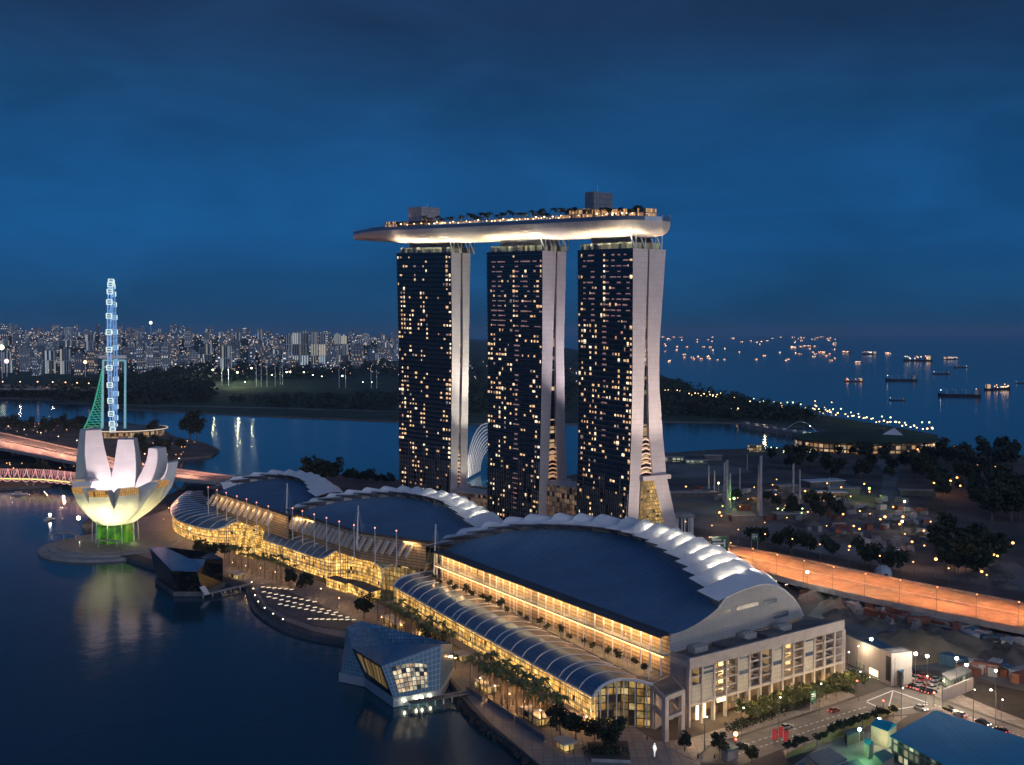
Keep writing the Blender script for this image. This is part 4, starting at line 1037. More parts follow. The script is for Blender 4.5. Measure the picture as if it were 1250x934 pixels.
# ================================================================== LOTUS MUSEUM
MC = P(141, 660, 3.0)
pl = MB()
def ring(r1, r2, z0, z1, m=0, n=56, sx=1.0, cx=0, cyy=0): pl.lathe((MC.x + cx, MC.y + cyy, 0), [(r1, z0), (r1, z1), (r2, z1)], n, m)
ring(41, 34, -1, 1.4, cx=2, cyy=-6); ring(36.5, 30, 1.2, 2.4, cx=2, cyy=-4); ring(33, .2, 2.2, 3.0, 1, cx=2, cyy=-2)
tag(pl.build('museum_quay_ground', [M_conc, M_pave], smooth=False), kind='structure')
MUS = thing('lotus_museum', 'white museum shaped like an open lotus flower on a round quay', 'museum', MC)
M_pet = lined('petal_shell', (0.62, 0.63, 0.60), (0.45, 0.46, 0.45), 6.0, 4.0, .008, .012, .35, var=.04)
M_inner = lined('petal_inner_skin', (0.68, 0.61, 0.61), (0.54, 0.48, 0.48), 1.5, 40.0, .04, .0, .6, var=.03)
M_cap = glazed('petal_skylight', 2.0, 1.2, (.3, .17, .06), (.2, .1, .03), (1, .45, .12), (1, .6, .2), .55, lit=.95, bar=.08, spread=.4)
# azimuth (0 = away from the camera, clockwise), tip radius, tip height, half width at the tip and at the belly
PET = [(-4, 28, 60, 5.4, 8.2), (36, 30, 55, 4.8, 7.8), (70, 33, 48, 4.2, 7.2), (106, 31, 39, 5.0, 7.6), (144, 26, 36.5, 4.8, 6.6), (180, 24, 35.5, 5.2, 6.6), (214, 22.5, 36.5, 4.6, 6.0), (248, 20.5, 39, 4.6, 6.2), (281, 20, 39, 4.6, 6.2), (313, 28, 66.5, 5.6, 8.4)]
for az, rt, zt, wt, wb_ in PET:
    a = rad(az); rd = V((math.sin(a), math.cos(a), 0)); td = V((rd.y, -rd.x, 0)); n = 16
    outer = []; inner = []
    ctrl = [V((8.5, 0, 12.5)), V((13.5, 0, 16.5)), V((21.0, 0, 23)), V((28.5 if zt < 40 else 30, 0, 34)) if zt > 38 else V((26, 0, 29)), V((rt + 2.2, 0, zt))]
    kf = min(1.04, (rt + 2.2) / 29.5)
    ctrl = ctrl[:1] + [V((p.x * (kf if p.x > 20 else (1 + kf) / 2), 0, p.z)) for p in ctrl[1:-1]] + ctrl[-1:]
    oc = resample(cr(ctrl, 8), n)
    if zt > 45: ic_ = [V((5.0, 0, 19)), V((13, 0, 22.5)), V((rt * .62, 0, 24 + (zt - 24) * .30)), V((rt - 5.0, 0, 24 + (zt - 24) * .68)), V((rt - 3.6, 0, zt - .6))]
    else: ic_ = [V((5.0, 0, 22)), V((11, 0, 26)), V((15, 0, zt - 6)), V((rt - 8.5, 0, zt - 2)), V((rt - 4.6, 0, zt))]
    ii = resample(cr(ic_, 8), n)
    T = MC.copy(); T.z = 0
    def at(p, w): return T + rd * p.x + td * w + UP * p.z
    oR = []; sL = []; sR = []; iR = []
    for k in range(n + 1):
        s = k / n; w_ = 2.9 + (wb_ - 2.9) * math.sin(min(s / .55, 1) * math.pi / 2) if s < .55 else wb_ + (wt - wb_) * ((s - .55) / .45) ** 1.2
        o = oc[k]; i_ = ii[k]
        bul = V((1.6 * math.sin(math.pi * min(s * 1.1, 1)), 0, 0))
        oR.append([at(o, -w_), at(o + bul * .75, -w_ * .5), at(o + bul, 0), at(o + bul * .75, w_ * .5), at(o, w_)])
        iR.append([at(i_, -w_ * .86), at(i_, 0), at(i_, w_ * .86)])
    b = MB(); b.grid(oR, flip=True)
    b.grid([[x[0], y[0]] for x, y in zip(oR, iR)], flip=False); b.grid([[x[-1], y[-1]] for x, y in zip(oR, iR)], flip=True)
    pt_ = b.build('petal', M_pet, MUS)
    b = MB(); b.grid(iR, flip=False); b.build('petal_inner_face', M_inner, pt_)
    b = MB()
    q = [oR[-1][0], oR[-1][2], oR[-1][-1], iR[-1][-1], iR[-1][0]]
    b.face(q, 0, [(0, 0), (wt, 0), (2 * wt, 0), (2 * wt, 6), (0, 6)])
    front = 100 < az < 260
    if front:
        # the blunt tip carries a skylight band that shows to the bay
        z_ = oR[-1]; lo = oR[-3]
        b.grid([[p + rd * .25 + UP * .1 for p in z_], [z_[j].lerp(lo[j], 1.0) + rd * .3 for j in range(5)], ], flip=False)
    b.build('petal_skylight' if front else 'petal_tip', M_cap if front else M_inner, pt_)
b = MB(); b.lathe((MC.x, MC.y, 0), [(4, 12.5), (9, 14), (12, 18), (14, 24), (7, 27), (.2, 26)], 24); b.build('roof_bowl', M_pet, MUS, smooth=True)
M_lobby = glazed('lobby_glass', 1.7, 12.5, (.02, .05, .01), (.02, .05, .01), (.10, .50, .03), (.28, .62, .05), .32, lit=1.0, bar=.04, spread=.35, blobs=.2)
b = MB()
N_ = 28
pts = [V((MC.x + 10.3 * math.cos(2 * math.pi * k / N_), MC.y + 10.3 * math.sin(2 * math.pi * k / N_), 0)) for k in range(N_)]
u = 0
for k in range(N_): u = b.wall(pts[k], pts[(k + 1) % N_], 3.0, 13.6, 0, u)
b.build('lobby_drum', M_lobby, MUS)
for k in range(10):
    a = 2 * math.pi * (k + .5) / 10; p = MC + V((math.cos(a) * 12.8, math.sin(a) * 12.8, 0)); b = MB(); b.tube((p.x, p.y, 3), (p.x - math.cos(a) * .6, p.y - math.sin(a) * .6, 15.5), .3, .25, 6); b.build('support_column', M_white, MUS)
for a, pw in ((-90, 34000), (-58, 14000), (-122, 14000), (-20, 13000), (-160, 13000), (15, 9000), (165, 9000)):
    p = MC + V((math.cos(rad(a)) * 27, math.sin(rad(a)) * 27, 1.2)); lamp(p, pw, (1.0, .89, .44), 'SPOT', .4, aim(V((-math.cos(rad(a)) * .42, -math.sin(rad(a)) * .42, 1))), rad(96))
lamp((MC.x + 1, MC.y - 5, 29), 10000, (1, .84, .82), 'AREA', 7, aim((-.05, .75, 1))); lamp((MC.x - 4, MC.y - 3, 29), 6000, (1, .84, .82), 'AREA', 5, aim((-.9, .5, 1))); lamp((MC.x + 5, MC.y - 3, 29), 7000, (1, .84, .82), 'AREA', 5, aim((1, .4, .8)))  # unseen area lamps added in the bowl to brighten the inner petal faces
lamp(MC + V((13, -8, 2)), 220, (.6, 1, .25), size=.4)
# bright flood lamp on the quay
t = thing('quay_floodlight', 'bright white floodlight on the museum quay at the water', 'floodlight', P(96, 641, 3))
p = P(96, 641, 3); b = MB(); b.tube(p, p + UP * 4, .15, n=5); b.build('pole', M_dark, t); b = MB(); b.ball(p + UP * 4.4, 1.15); b.build('lamp_head', glow('quay_bulb', (1, .88, .6), 14), t); lamp(p + UP * 6.2, 1500, (1, .85, .6), size=.6)
# low canopies on the quay
for i, (u_, v_, L_) in enumerate(((78, 659, 17), (120, 668, 26))):
    p = P(u_, v_, 3.0); t = thing('quay_canopy', ['pale curved shelter at the outer rim of the museum quay', 'long pale shelter in front of the green museum lobby'][i], 'shelter', p)
    b = MB(); b.grid([[p + V((L_ * (j / 6 - .5), q, 3.2 + .7 * math.sin(math.pi * j / 6))) for q in (-2.5, 2.5)] for j in range(7)]); b.build('roof', M_conc, t)
    for q in (-.4, 0, .4): b = MB(); b.tube(p + V((L_ * q, 0, 0)), p + V((L_ * q, 0, 3.3)), .2, n=5); b.build('post', M_white, t)

# ================================================================== GLASS PAVILIONS in the bay
def uvface(b, pts, m=0, flip=False):
    pts = [V(p) for p in pts]
    if flip: pts.reverse()
    x = (pts[1] - pts[0]).normalized(); nn = (pts[1] - pts[0]).cross(pts[2] - pts[0]).normalized(); y = nn.cross(x)
    b.face(pts, m, [((p - pts[0]).dot(x), (p - pts[0]).dot(y)) for p in pts])
def bil(a, c, d, e_, s, t_): return a.lerp(c, s).lerp(e_.lerp(d, s), t_)
M_cry = glazed('crystal_glass', 1.5, 1.5, (0.22, 0.34, 0.44), (0.07, 0.16, 0.26), (.2, .5, .8), (.25, .6, .9), .022, lit=1, bar=.08, spread=.6, rough=.25)
M_crr = lined('crystal_roof', (0.16, 0.34, 0.50), (0.05, 0.09, 0.14), 1.3, 1.3, .06, .06, .3, .4, var=.3)
M_crg = glazed('crystal_gold_glass', .9, 7.0, (.10, .08, .04), (.08, .06, .02), (1, .6, .15), (1, .7, .3), .20, lit=.95, bar=.12, spread=.8)
M_cri = glazed('crystal_lit_interior', 1.5, 1.5, (.10, .14, .18), (.06, .08, .09), (1, .62, .28), (.9, .85, .6), 1.1, lit=.85, bar=.08, spread=.8, blobs=.35)
M_plin = mat('pavilion_plinth', (0.30, 0.36, 0.42), .5, var=.12)
b1, b2, b3, b4 = P(480, 852, 3.2), P(537, 842, 3.2), P(446, 828, 3.2), P(416, 822, 3.2)
t1, t2, t3, t4, t5 = D(465.5, 813, 363), D(539, 786.5, 374), D(429.5, 791, 381), D(423.5, 764.5, 397), D(482, 785, 400)
bk1 = V((t5.x - 2, t5.y + 2, 3.2)); bk2 = V((b2.x + 3, b2.y + 24, 3.2)); t6 = V((bk2.x, bk2.y, 12.0)); bk3 = V((t4.x + 4, t4.y + 8, 3.2)); t7 = V((bk3.x, bk3.y, 17))
PV_ = thing('glass_pavilion', 'faceted crystal glass pavilion with lit shop front standing in the bay', 'pavilion', (b1 + b4) / 2)
b = MB(); uvface(b, [t1, t2, t5, t3]); uvface(b, [t2, t6, t5]); uvface(b, [t3, t5, t7, t4]); uvface(b, [t5, t6, t7]); b.build('roof', M_crr, PV_)
b = MB(); b.grid([[bil(b1, b2, t2, t1, s / 8, q / 8) for q in range(9)] for s in range(9)], flip=False); uvface(b, [b2, bk2, t6, t2]); uvface(b, [b4, b3, t3, t4]); uvface(b, [bk2, bk3, t7, t6]); uvface(b, [bk3, b4, t4, t7]); b.build('glass_skin', M_cry, PV_)
b = MB(); uvface(b, [b3, b1, t1, t3]); b.build('sloping_skin', mat('dark_facet', (.03, .045, .06), .25, .3), PV_)
def bil(a, c, d, e_, s, t_): return a.lerp(c, s).lerp(e_.lerp(d, s), t_)
nf = (b2 - b1).cross(t1 - b1).normalized(); nf = nf if nf.y < 0 else -nf
b = MB(); b.grid([[bil(b1, b2, t2, t1, .13 + .60 * s / 6, .10 + (.76 - .22 * (s / 6) ** 2) * q / 6) + nf * .35 for q in range(7)] for s in range(7)]); b.build('lit_front', M_cri, PV_)
ng = (b1 - b3).cross(t1 - b3).normalized(); ng = ng if ng.y < 0 else -ng
b = MB(); uvface(b, [bil(b3, b1, t1, t3, s, t_) + ng * .12 for s, t_ in ((.18, .30), (.92, .22), (.93, .90), (.12, .92))]); b.build('gold_front', M_crg, PV_)
# pale emblem on the water-side facet: a looped mark
em = MB(); nw = (b3 - b4).cross(t4 - b4).normalized(); nw = nw if nw.y < 0 else -nw
c0 = bil(b4, b3, t3, t4, .62, .12) + nw * .25; sx = (b3 - b4).normalized()
em.pipe(cr([c0 + sx * -1.3, c0 + sx * -1.0 + UP * 1.0, c0 + sx * -.2 + UP * .5, c0 + sx * .4 + UP * 1.1, c0 + sx * 1.2 + UP * .4, c0 + sx * 1.3 - UP * .2], 4), .16, 4); em.build('emblem', glow('emblem_glow', (.7, .9, 1), .8), PV_)
b = MB(); g0 = [b4, b3, b1, b2, bk2, bk3]; ctr = sum((p for p in g0), V((0, 0, 0))) / 6
b.prism([flat(ctr + (p - ctr) * 1.04) for p in (b4, b3)] + [flat(ctr + (p - ctr) * 1.03) for p in (b1, b2, bk2, bk3)], .2, 3.3, 0); b.build('plinth', M_plin, PV_)
for i, s in enumerate((.25, .5, .62, .8)):
    q = b1.lerp(b2, s) + V((0, -1.2, -1.9)); lamp(q + V((0, -.6, .2)), 30, (1, .85, .5), size=.25)
    t = thing('plinth_lamp', 'small lamp on the water-side plinth of the crystal pavilion', 'lamp', q, 'plinth lamps of the crystal pavilion'); b = MB(); b.box(q, .5, .5, .5); b.build('housing', M_dark, t); b = MB(); b.ball(q + V((0, -.3, .8)), .42); b.build('lamp_bulb', glow('plinth_bulb', (1, .85, .5), 22) if i == 0 else MATS['plinth_bulb'], t)
# gangway from the promenade
t = thing('gangway', 'thin footbridge on posts from crystal pavilion to the promenade', 'footbridge', P(545, 850, 1)); a, c = P(500, 858, 2.2), P(572, 845, 2.6)
b = MB(); b.beam(a, c, 3.0, .4); b.build('walkway_deck', M_concd, t)
for k in range(8): q = a.lerp(c, k / 7); b = MB(); b.tube((q.x, q.y, -1), q, .22, n=5); b.build('post', M_white, t)
b = MB(); b.tube(a + V((0, -1.4, 1.2)), c + V((0, -1.4, 1.2)), .06, n=4); b.build('railing', M_steel, t)

# dark pavilion near the museum
M_dkg = glazed('dark_pavilion_glass', 1.5, 1.5, (.016, .018, .022), (.01, .012, .016), (1, .6, .3), (1, .7, .4), .006, lit=.3, bar=.05, spread=.8, rough=.2)
d1, d2, d3 = P(213, 722, 2.2), P(248, 722, 2.2), P(272, 711, 2.2)
d0 = P(192, 707, 2.2); e0, e1, e2, e3 = D(182, 668, d0.y + 6), D(210, 697, d1.y - 2), D(240, 698, d2.y - 2), D(248, 690, d2.y + 6)
k1, k2 = D(272, 682, d3.y), D(251, 683, d3.y + 2); r1, r2 = D(202, 668, d0.y + 20), D(226, 681, d0.y + 14)
DP = thing('dark_pavilion', 'dark angular pavilion with blue sloping roof between museum and plaza deck', 'pavilion', d1)
b = MB(); uvface(b, [e0, e1, e2, e3, r2, r1]); uvface(b, [e3, k2, r2], flip=True); b.build('roof', M_crr, DP)
bk_ = V((d3.x - 10, d3.y + 16, 2.2)); bq_ = V((d0.x + 6, d0.y + 18, 2.2))
b = MB(); uvface(b, [d0, d1, e1, e0]); uvface(b, [d1, d2, e2, e1]); uvface(b, [d2, d3, k1, k2, e3, e2]); uvface(b, [d3, bk_, V((bk_.x, bk_.y, k1.z)), k1]); uvface(b, [bq_, d0, e0, r1]); uvface(b, [bk_, bq_, r1, V((bk_.x, bk_.y, k1.z))]); uvface(b, [k1, V((bk_.x, bk_.y, k1.z)), r2, k2])
b.build('glass_skin', M_dkg, DP)
b = MB(); c_ = (d0 + d3) / 2; b.prism([flat(c_ + (p - c_) * 1.07) for p in (d0, d1, d2, d3, bk_, bq_)], .2, 2.3, 0); b.build('plinth', M_concd, DP)
t = thing('gangway', 'white gangway by the dark angular pavilion reaching the plaza walkway', 'footbridge', P(262, 722, 1)); a, c = P(248, 726, 1.6), P(304, 713, 2.0)
b = MB(); b.beam(a, c, 2.4, .35); b.build('walkway_deck', M_conc, t); b = MB(); b.beam(a + V((2, 0, 0)), a + V((-1, 2, 3.4)), 3, .3); b.build('landing_roof', M_white, t)
for k in range(6): q = a.lerp(c, k / 5); b = MB(); b.tube((q.x, q.y, -1), q, .2, n=5); b.build('post', M_white, t)

# ================================================================== GIANT WHEEL
WD = 1290.0
top, bot = D(137.5, 344, WD), D(137.5, 527, WD); RC = (top + bot) / 2; RW = (top.z - bot.z) / 2
al = math.atan2(RC.x, RC.y) + rad(2.3); wd_ = V((math.sin(al), math.cos(al), 0)); wnrm = V((wd_.y, -wd_.x, 0))
WH = thing('ferris_wheel', 'giant lit observation wheel seen edge on above its round terminal', 'ferris wheel', (RC.x, RC.y, 2))
M_rim = mat('wheel_rim_glow', (.5, .6, .7), .4, 0, (.12, .40, .9), .42, var=0)  # blue light on the rim is put into its colour as emission
def wp(a, r, o=0): return RC + wd_ * (r * math.cos(a)) + UP * (r * math.sin(a)) + wnrm * o
for o in (-1.7, 1.7):
    b = MB(); b.pipe([wp(2 * math.pi * k / 64, RW - 3, o) for k in range(65)], .8, 5); b.build('rim', M_rim, WH)
b = MB()
for k in range(56):
    a = 2 * math.pi * k / 56; b.tube(wp(a, RW - 3, -1.7), wp(a, RW - 3, 1.7), .45, n=4)
b.build('rim_lattice', M_rim, WH)
b = MB()
for k in range(28):
    a = 2 * math.pi * k / 28; b.tube(RC + wnrm * (5 if k % 2 else -5), wp(a, RW - 3, 0), .18, n=3)
b.build('spoke', M_rim, WH)
b = MB(); b.tube(RC - wnrm * 15, RC + wnrm * 15, 2.2, n=10); b.build('hub', M_white, WH)
G_cap = glow('capsule_glow', (.70, .92, .85), .7)
for k in range(28):
    a = 2 * math.pi * (k + .5) / 28; c = wp(a, RW + .6, 0); cp = MB(); cp.tube(c - wnrm * 2.7, c + wnrm * 2.7, 2.1, 2.1, 8); o = cp.build('capsule', mat('capsule_shell', (.25, .4, .5), .3, 0, (.2, .5, .6), .12, var=0) if k == 0 else MATS['capsule_shell'], WH)
    fr = MB()
    for q in (-2.7, 2.7): fr.pipe([c + wnrm * q + (wd_ * math.cos(t_) + UP * math.sin(t_)) * 2.6 for t_ in [2 * math.pi * j / 8 for j in range(9)]], .62, 4)
    for t_ in (0, math.pi / 2, math.pi, 3 * math.pi / 2): fr.tube(c - wnrm * 2.7 + (wd_ * math.cos(t_) + UP * math.sin(t_)) * 2.6, c + wnrm * 2.7 + (wd_ * math.cos(t_) + UP * math.sin(t_)) * 2.6, .5, n=4)
    fr.build('capsule_frame', G_cap, o)
M_leg = mat('wheel_leg_glow', (.4, .6, .7), .4, 0, (.15, .55, .60), .35, var=0)  # teal light on the legs comes from emission in their own colour
for o, uu in ((1, 152.5), (-1, 124.5)):
    tp = D(153 if o > 0 else 126, 440, WD); tp2 = RC + wnrm * 14 * o
    b = MB(); bs = D(uu, 527, WD); b.tube(bs, tp, 1.5, 1.2, 8); b.tube(bs + wd_ * 24, tp, 1.0, .9, 6); b.build('support_leg', M_leg, WH)
b = MB(); b.tube(D(126, 440, WD), D(153, 440, WD), 1.0, n=6); b.build('axle_beam', M_leg, WH)
# green lit fan of stay cables
cb = MB(); cur = resample(cr([D(125.5, 447, WD), D(121, 468, WD - 4), D(114, 496, WD - 8), D(106, 516, WD - 12), D(99, 529, WD - 15)], 8), 26); leg = resample([D(125.5, 447, WD), D(123.5, 529, WD)], 26)
cb.pipe(cur, .8, 5)
for k in range(27): cb.tube(cur[k], leg[k], .5, n=3)
for k in range(0, 24, 2): cb.tube(cur[k], leg[min(k + 5, 26)], .4, n=3)
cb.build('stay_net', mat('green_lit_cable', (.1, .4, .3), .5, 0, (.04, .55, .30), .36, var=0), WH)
tb = D(140, 533, WD - 15); tb.z = 2
TB = thing('wheel_terminal', 'low round terminal building with lit rim under the giant wheel', 'terminal building', tb)
M_term = glazed('terminal_glass', 2.5, 4.0, (.2, .15, .1), (.1, .08, .05), (1, .55, .25), (1, .75, .45), .5, lit=.8, bar=.1, spread=.9)
b = MB(); n = 40; u = 0
for k in range(n):
    a, c = [V((tb.x + 4 + 42 * math.cos(2 * math.pi * q / n), tb.y + 30 + 42 * math.sin(2 * math.pi * q / n), 0)) for q in (k, k + 1)]; u = b.wall(a, c, 2, 9, 0, u)
b.build('glazing', M_term, TB)
b = MB(); b.lathe((tb.x + 4, tb.y + 30, 9), [(45, 0), (46, .8), (44, 1.6), (.1, 2.4)], 40); b.build('roof', M_concd, TB)
b = MB(); b.lathe((tb.x + 4, tb.y + 30, 10.0), [(46.3, -.5), (46.6, 0), (46.3, .4)], 40); b.build('rim_light', glow('rim_glow', (1, .75, .5), .7), TB)

# ================================================================== BRIDGES
HX = cr([P(u, v, 8) for u, v in ((-70, 581), (0, 583), (50, 584), (92, 588), (128, 594))], 10); HX = resample(HX, 44)
hx = thing('helix_footbridge', 'tubular double spiral footbridge glowing pink over the bay', 'footbridge', (HX[0].x, HX[0].y, 2))
b = MB(); b.grid([[p + V((0, -3, 0)), p + V((0, 3, 0))] for p in HX]); b.grid([[p + V((0, -3, -.9)), p + V((0, -3, .2))] for p in HX]); b.build('walkway_deck', mat('helix_deck', (.35, .28, .26), .6), hx)
G_hp = mat('helix_steel_lit', (.6, .5, .5), .35, 0, (1.0, .42, .38), .55, var=0)
for ph, r_ in ((0, 5.0), (math.pi, 5.0)):
    b = MB(); pts = []
    for i in range(44 * 6):
        t_ = i / 6; k = int(t_); p = HX[k].lerp(HX[min(k + 1, 44)], t_ - k); a = t_ * 1.55 + ph; pts.append(p + UP * (2.2 + r_ * math.sin(a)) + V((0, r_ * math.cos(a), 0)))
    b.pipe(pts, .34, 4); b.build('helix_tube', G_hp, hx)
b = MB()
for i in range(44 * 2):
    p = HX[i // 2].lerp(HX[min(i // 2 + 1, 44)], (i % 2) / 2); b.pipe([p + UP * (2.2 + 5 * math.sin(a)) + V((0, 5 * math.cos(a), 0)) for a in [math.pi * q / 5 for q in range(6)]], .16, 3)
b.build('hoop_rib', G_hp, hx)
b = MB(); b.pipe([p + V((0, -3.4, -.4)) for p in HX], .38, 5); b.build('edge_light', glow('helix_edge_glow', (.85, .8, .15), 1.6), hx)
for k in (6, 20, 34):
    p = HX[k]; b = MB(); b.tube((p.x - 6, p.y, 8), (p.x, p.y, -1), .8, n=6); b.tube((p.x + 6, p.y, 8), (p.x, p.y, -1), .8, n=6); b.build('pier', M_conc, hx)
# V piers of the road bridge, plain columns further along
for i in range(2, 46, 6):
    p = brM[i]; t = thing('bridge_pier', 'pale forked concrete pier holding up the bayfront road bridge', 'bridge pier', (p.x, p.y, 0), 'forked piers of the bayfront bridge')
    for q in (-7, 7):
        b = MB(); b.beam((p.x, p.y, -1), (p.x + q, p.y + q * .6, 12.4), 2.6, 1.8); b.build('pier_arm', M_conc, t)
for i in range(4, 60, 9):
    p = exM[i]; t = thing('viaduct_pier', 'round concrete pier beneath the orange lit expressway', 'viaduct pier', (p.x, p.y, 2), 'piers of the expressway'); b = MB(); b.tube((p.x, p.y, 2), (p.x, p.y, 5.4), 1.4, n=10); b.build('column', M_conc, t)
for i in range(8, 60, 8):
    p = hwM[i]; t = thing('viaduct_pier', 'concrete pier under the distant highway across the basin', 'viaduct pier', (p.x, p.y, 0), 'piers of the distant highway'); b = MB(); b.tube((p.x, p.y, 0), (p.x, p.y, 14.4), 2.2, n=8); b.build('column', M_conc, t)
# ================================================================== PLANTS
def leaf_quads(b, c, R, n, s, r, flat_=.8, m=0):
    for _ in range(n):
        d = V((r.gauss(0, 1), r.gauss(0, 1), r.gauss(0, 1))).normalized() * (R * r.random() ** .38); d.z *= flat_
        p = V(c) + d; x = V((r.gauss(0, 1), r.gauss(0, 1), r.gauss(0, .6))).normalized(); y = x.cross(V((r.gauss(0, 1), r.gauss(0, 1), r.gauss(0, 1)))).normalized(); k = s * r.uniform(.6, 1.4)
        b.face([p - x * k, p - y * k * .6, p + x * k, p + y * k * .6], m)
def tree_proto(name, label, cat, seed, h, blobs, nleaf, leaf, mleaf, group, trunk_r=.3):
    r = random.Random(seed); T = thing(name, label, cat, (0, 0, 0), group); b = MB()
    th = h * .45; b.pipe([V((0, 0, -.3)), V((r.uniform(-.2, .2), r.uniform(-.2, .2), th * .5)), V((0, 0, th)), V((0, 0, h * .75))], [trunk_r, trunk_r * .8, trunk_r * .6, trunk_r * .2], 6)
    cs = []
    for k in range(blobs):
        a = 2 * math.pi * k / blobs + r.uniform(-.4, .4); q = V((math.cos(a) * h * r.uniform(.12, .26), math.sin(a) * h * r.uniform(.12, .26), h * r.uniform(.45, .88)))
        b.pipe([V((0, 0, th * r.uniform(.6, 1))), q * .6 + V((0, 0, th * .3)), q], [trunk_r * .4, trunk_r * .25, .05], 4); cs.append(q)
    b.build('trunk', M_bark, T); l = MB()
    for q in cs + [V((0, 0, h * .7))]: leaf_quads(l, q, h * r.uniform(.15, .24), nleaf // (blobs + 1), leaf, r, r.uniform(.7, 1.1))
    l.build('crown', mleaf, T); return T
def palm_proto(name, label, seed, h, nf, fl, group, mleaf=None):
    r = random.Random(seed); T = thing(name, label, 'palm tree', (0, 0, 0), group); b = MB()
    b.pipe([V((0, 0, -.2)), V((.1, .05, h * .5)), V((0, .1, h))], [.26, .2, .17], 6); b.build('trunk', M_bark, T); l = MB()
    for k in range(nf):
        a = 2 * math.pi * k / nf * 1.618 * 3; up = r.uniform(.1, 1.25); d = V((math.cos(a), math.sin(a), 0)); sd = V((-d.y, d.x, 0)); rows = []
        for j in range(6):
            t = j / 5; c = V((0, .1, h)) + d * (fl * math.cos(up * .8) * t) + UP * (fl * (math.sin(up) * t * 1.1 - .85 * t * t)); wv = fl * .17 * math.sin(math.pi * min(t * .86 + .12, 1)) + .02
            rows.append([c - sd * wv - UP * wv * .6, c, c + sd * wv - UP * wv * .6])
        l.grid(rows)
    l.build('crown', mleaf or M_palm, T); return T
pa1 = Repeat(palm_proto('palm_tree', 'slender promenade palm between the arcade and the bay', 1, 10.6, 15, 2.9, 'palms along the promenade'))
pa2 = Repeat(palm_proto('palm_tree', 'slender promenade palm between the arcade and the bay', 2, 9.6, 14, 2.7, 'palms along the promenade'))
rp_ = random.Random(5)
def palm_line(a, c, n, lab, grp):
    for k in range(n):
        p = a.lerp(c, (k + rp_.uniform(-.2, .2)) / max(n - 1, 1)); p = p + V((rp_.uniform(-.8, .8), rp_.uniform(-.8, .8), 0))
        (pa1 if rp_.random() < .5 else pa2).put(p, rp_.uniform(0, 6.28), rp_.uniform(.85, 1.12), lab, grp)
LP_ = 'palm in the dense double row before the long straight arcade'
palm_line(P(582, 836, 2), P(682, 893, 2), 18, LP_, 'palms before the long straight arcade'); palm_line(P(590, 832, 2), P(690, 888, 2), 17, LP_, 'palms before the long straight arcade'); palm_line(P(578, 842, 2), P(660, 889, 2), 14, LP_, 'palms before the long straight arcade')
LM_ = 'palm in the grove between crystal pavilion and arcade'
palm_line(P(462, 758, 2), P(548, 808, 2), 13, LM_, 'palms behind the crystal pavilion'); palm_line(P(470, 754, 2), P(556, 803, 2), 12, LM_, 'palms behind the crystal pavilion'); palm_line(P(482, 770, 2), P(530, 798, 2), 6, LM_, 'palms behind the crystal pavilion')
LN_ = 'palm in the row between plaza deck and the curved arcade'
palm_line(P(278, 692, 2), P(352, 715, 2), 12, LN_, 'palms behind the plaza deck'); palm_line(P(283, 688, 2), P(358, 711, 2), 12, LN_, 'palms behind the plaza deck')
# sky park palms, terrace trees
pk = Repeat(palm_proto('palm_tree', 'small palm on the sky park deck', 3, 5.2, 12, 2.9, 'palms on the sky park', M_leafd))
for k in range(64):
    i = 29 + int(50 * k / 64); q = rp_.choice((.10, .16, .3, .5, .62)) if k % 3 else .06
    p = edgeW[i].lerp(edgeE[i], q) - UP * .4 + V((rp_.uniform(-1, 1), rp_.uniform(-1.5, 1.5), 0)); pk.put(p, rp_.uniform(0, 6), rp_.uniform(.75, 1.25))
tt1 = Repeat(tree_proto('terrace_tree', 'small dark tree on the lit terrace under the golden wall', 'tree', 4, 4.6, 4, 150, .42, M_leafd, 'trees on the golden terrace', .14))
for k in range(22):
    p = EpC[0].lerp(EpC[-1], .03 + .94 * k / 21); n_ = V((-.863, -.505, 0)); p = V((p.x, p.y, 15.9)) + n_ * (6.4 if k % 2 else 5.0); tt1.put(p, k * 1.3, rp_.uniform(.75, 1.2))
# rounded shade trees that can be told apart
rt1 = Repeat(tree_proto('shade_tree', 'x', 'tree', 21, 9.5, 7, 900, .55, M_leafd, None, .3))
rt2 = Repeat(tree_proto('shade_tree', 'x', 'tree', 22, 10.5, 6, 900, .5, M_leafd, None, .28))
ONE = [(243, 682, .95, 'dark round tree, first of three before the curved arcade end'), (259, 684, 1.05, 'dark round tree, middle of three before the curved arcade end'), (274, 684, .9, 'dark round tree, third of three next to the plaza palms'),
       (355, 717, 1.0, 'tall slim dark tree where the plaza palm row ends'), (373, 727, 1.0, 'dark round tree on the plaza edge near lit shopfronts'), (444, 756, 1.15, 'large dark tree on the plaza above the crystal pavilion'),
       (520, 786, .8, 'bushy dark tree behind the crystal pavilion among palms'), (536, 796, .9, 'spreading dark tree at the edge of the palm grove'), (683, 905, 1.0, 'large dark tree at the end of the promenade palms'), (703, 903, .85, 'slim dark tree before the arched arcade end'),
       (726, 912, .8, 'dark tree in the stone planter on the plaza'), (742, 921, .95, 'widest dark tree in the stone planter'), (754, 910, .8, 'rear dark tree in the stone planter'), (836, 918, .62, 'small clipped tree before the open corner frame'), (878, 925, .66, 'small clipped tree beside the street kiosk'), (918, 932, .55, 'small clipped tree by the red banner')]
for i, (u, v, s, lb) in enumerate(ONE): (rt1 if i % 2 else rt2).put(P(u, v, 2.0), i * .9, s, lb, 'round trees of the promenade')
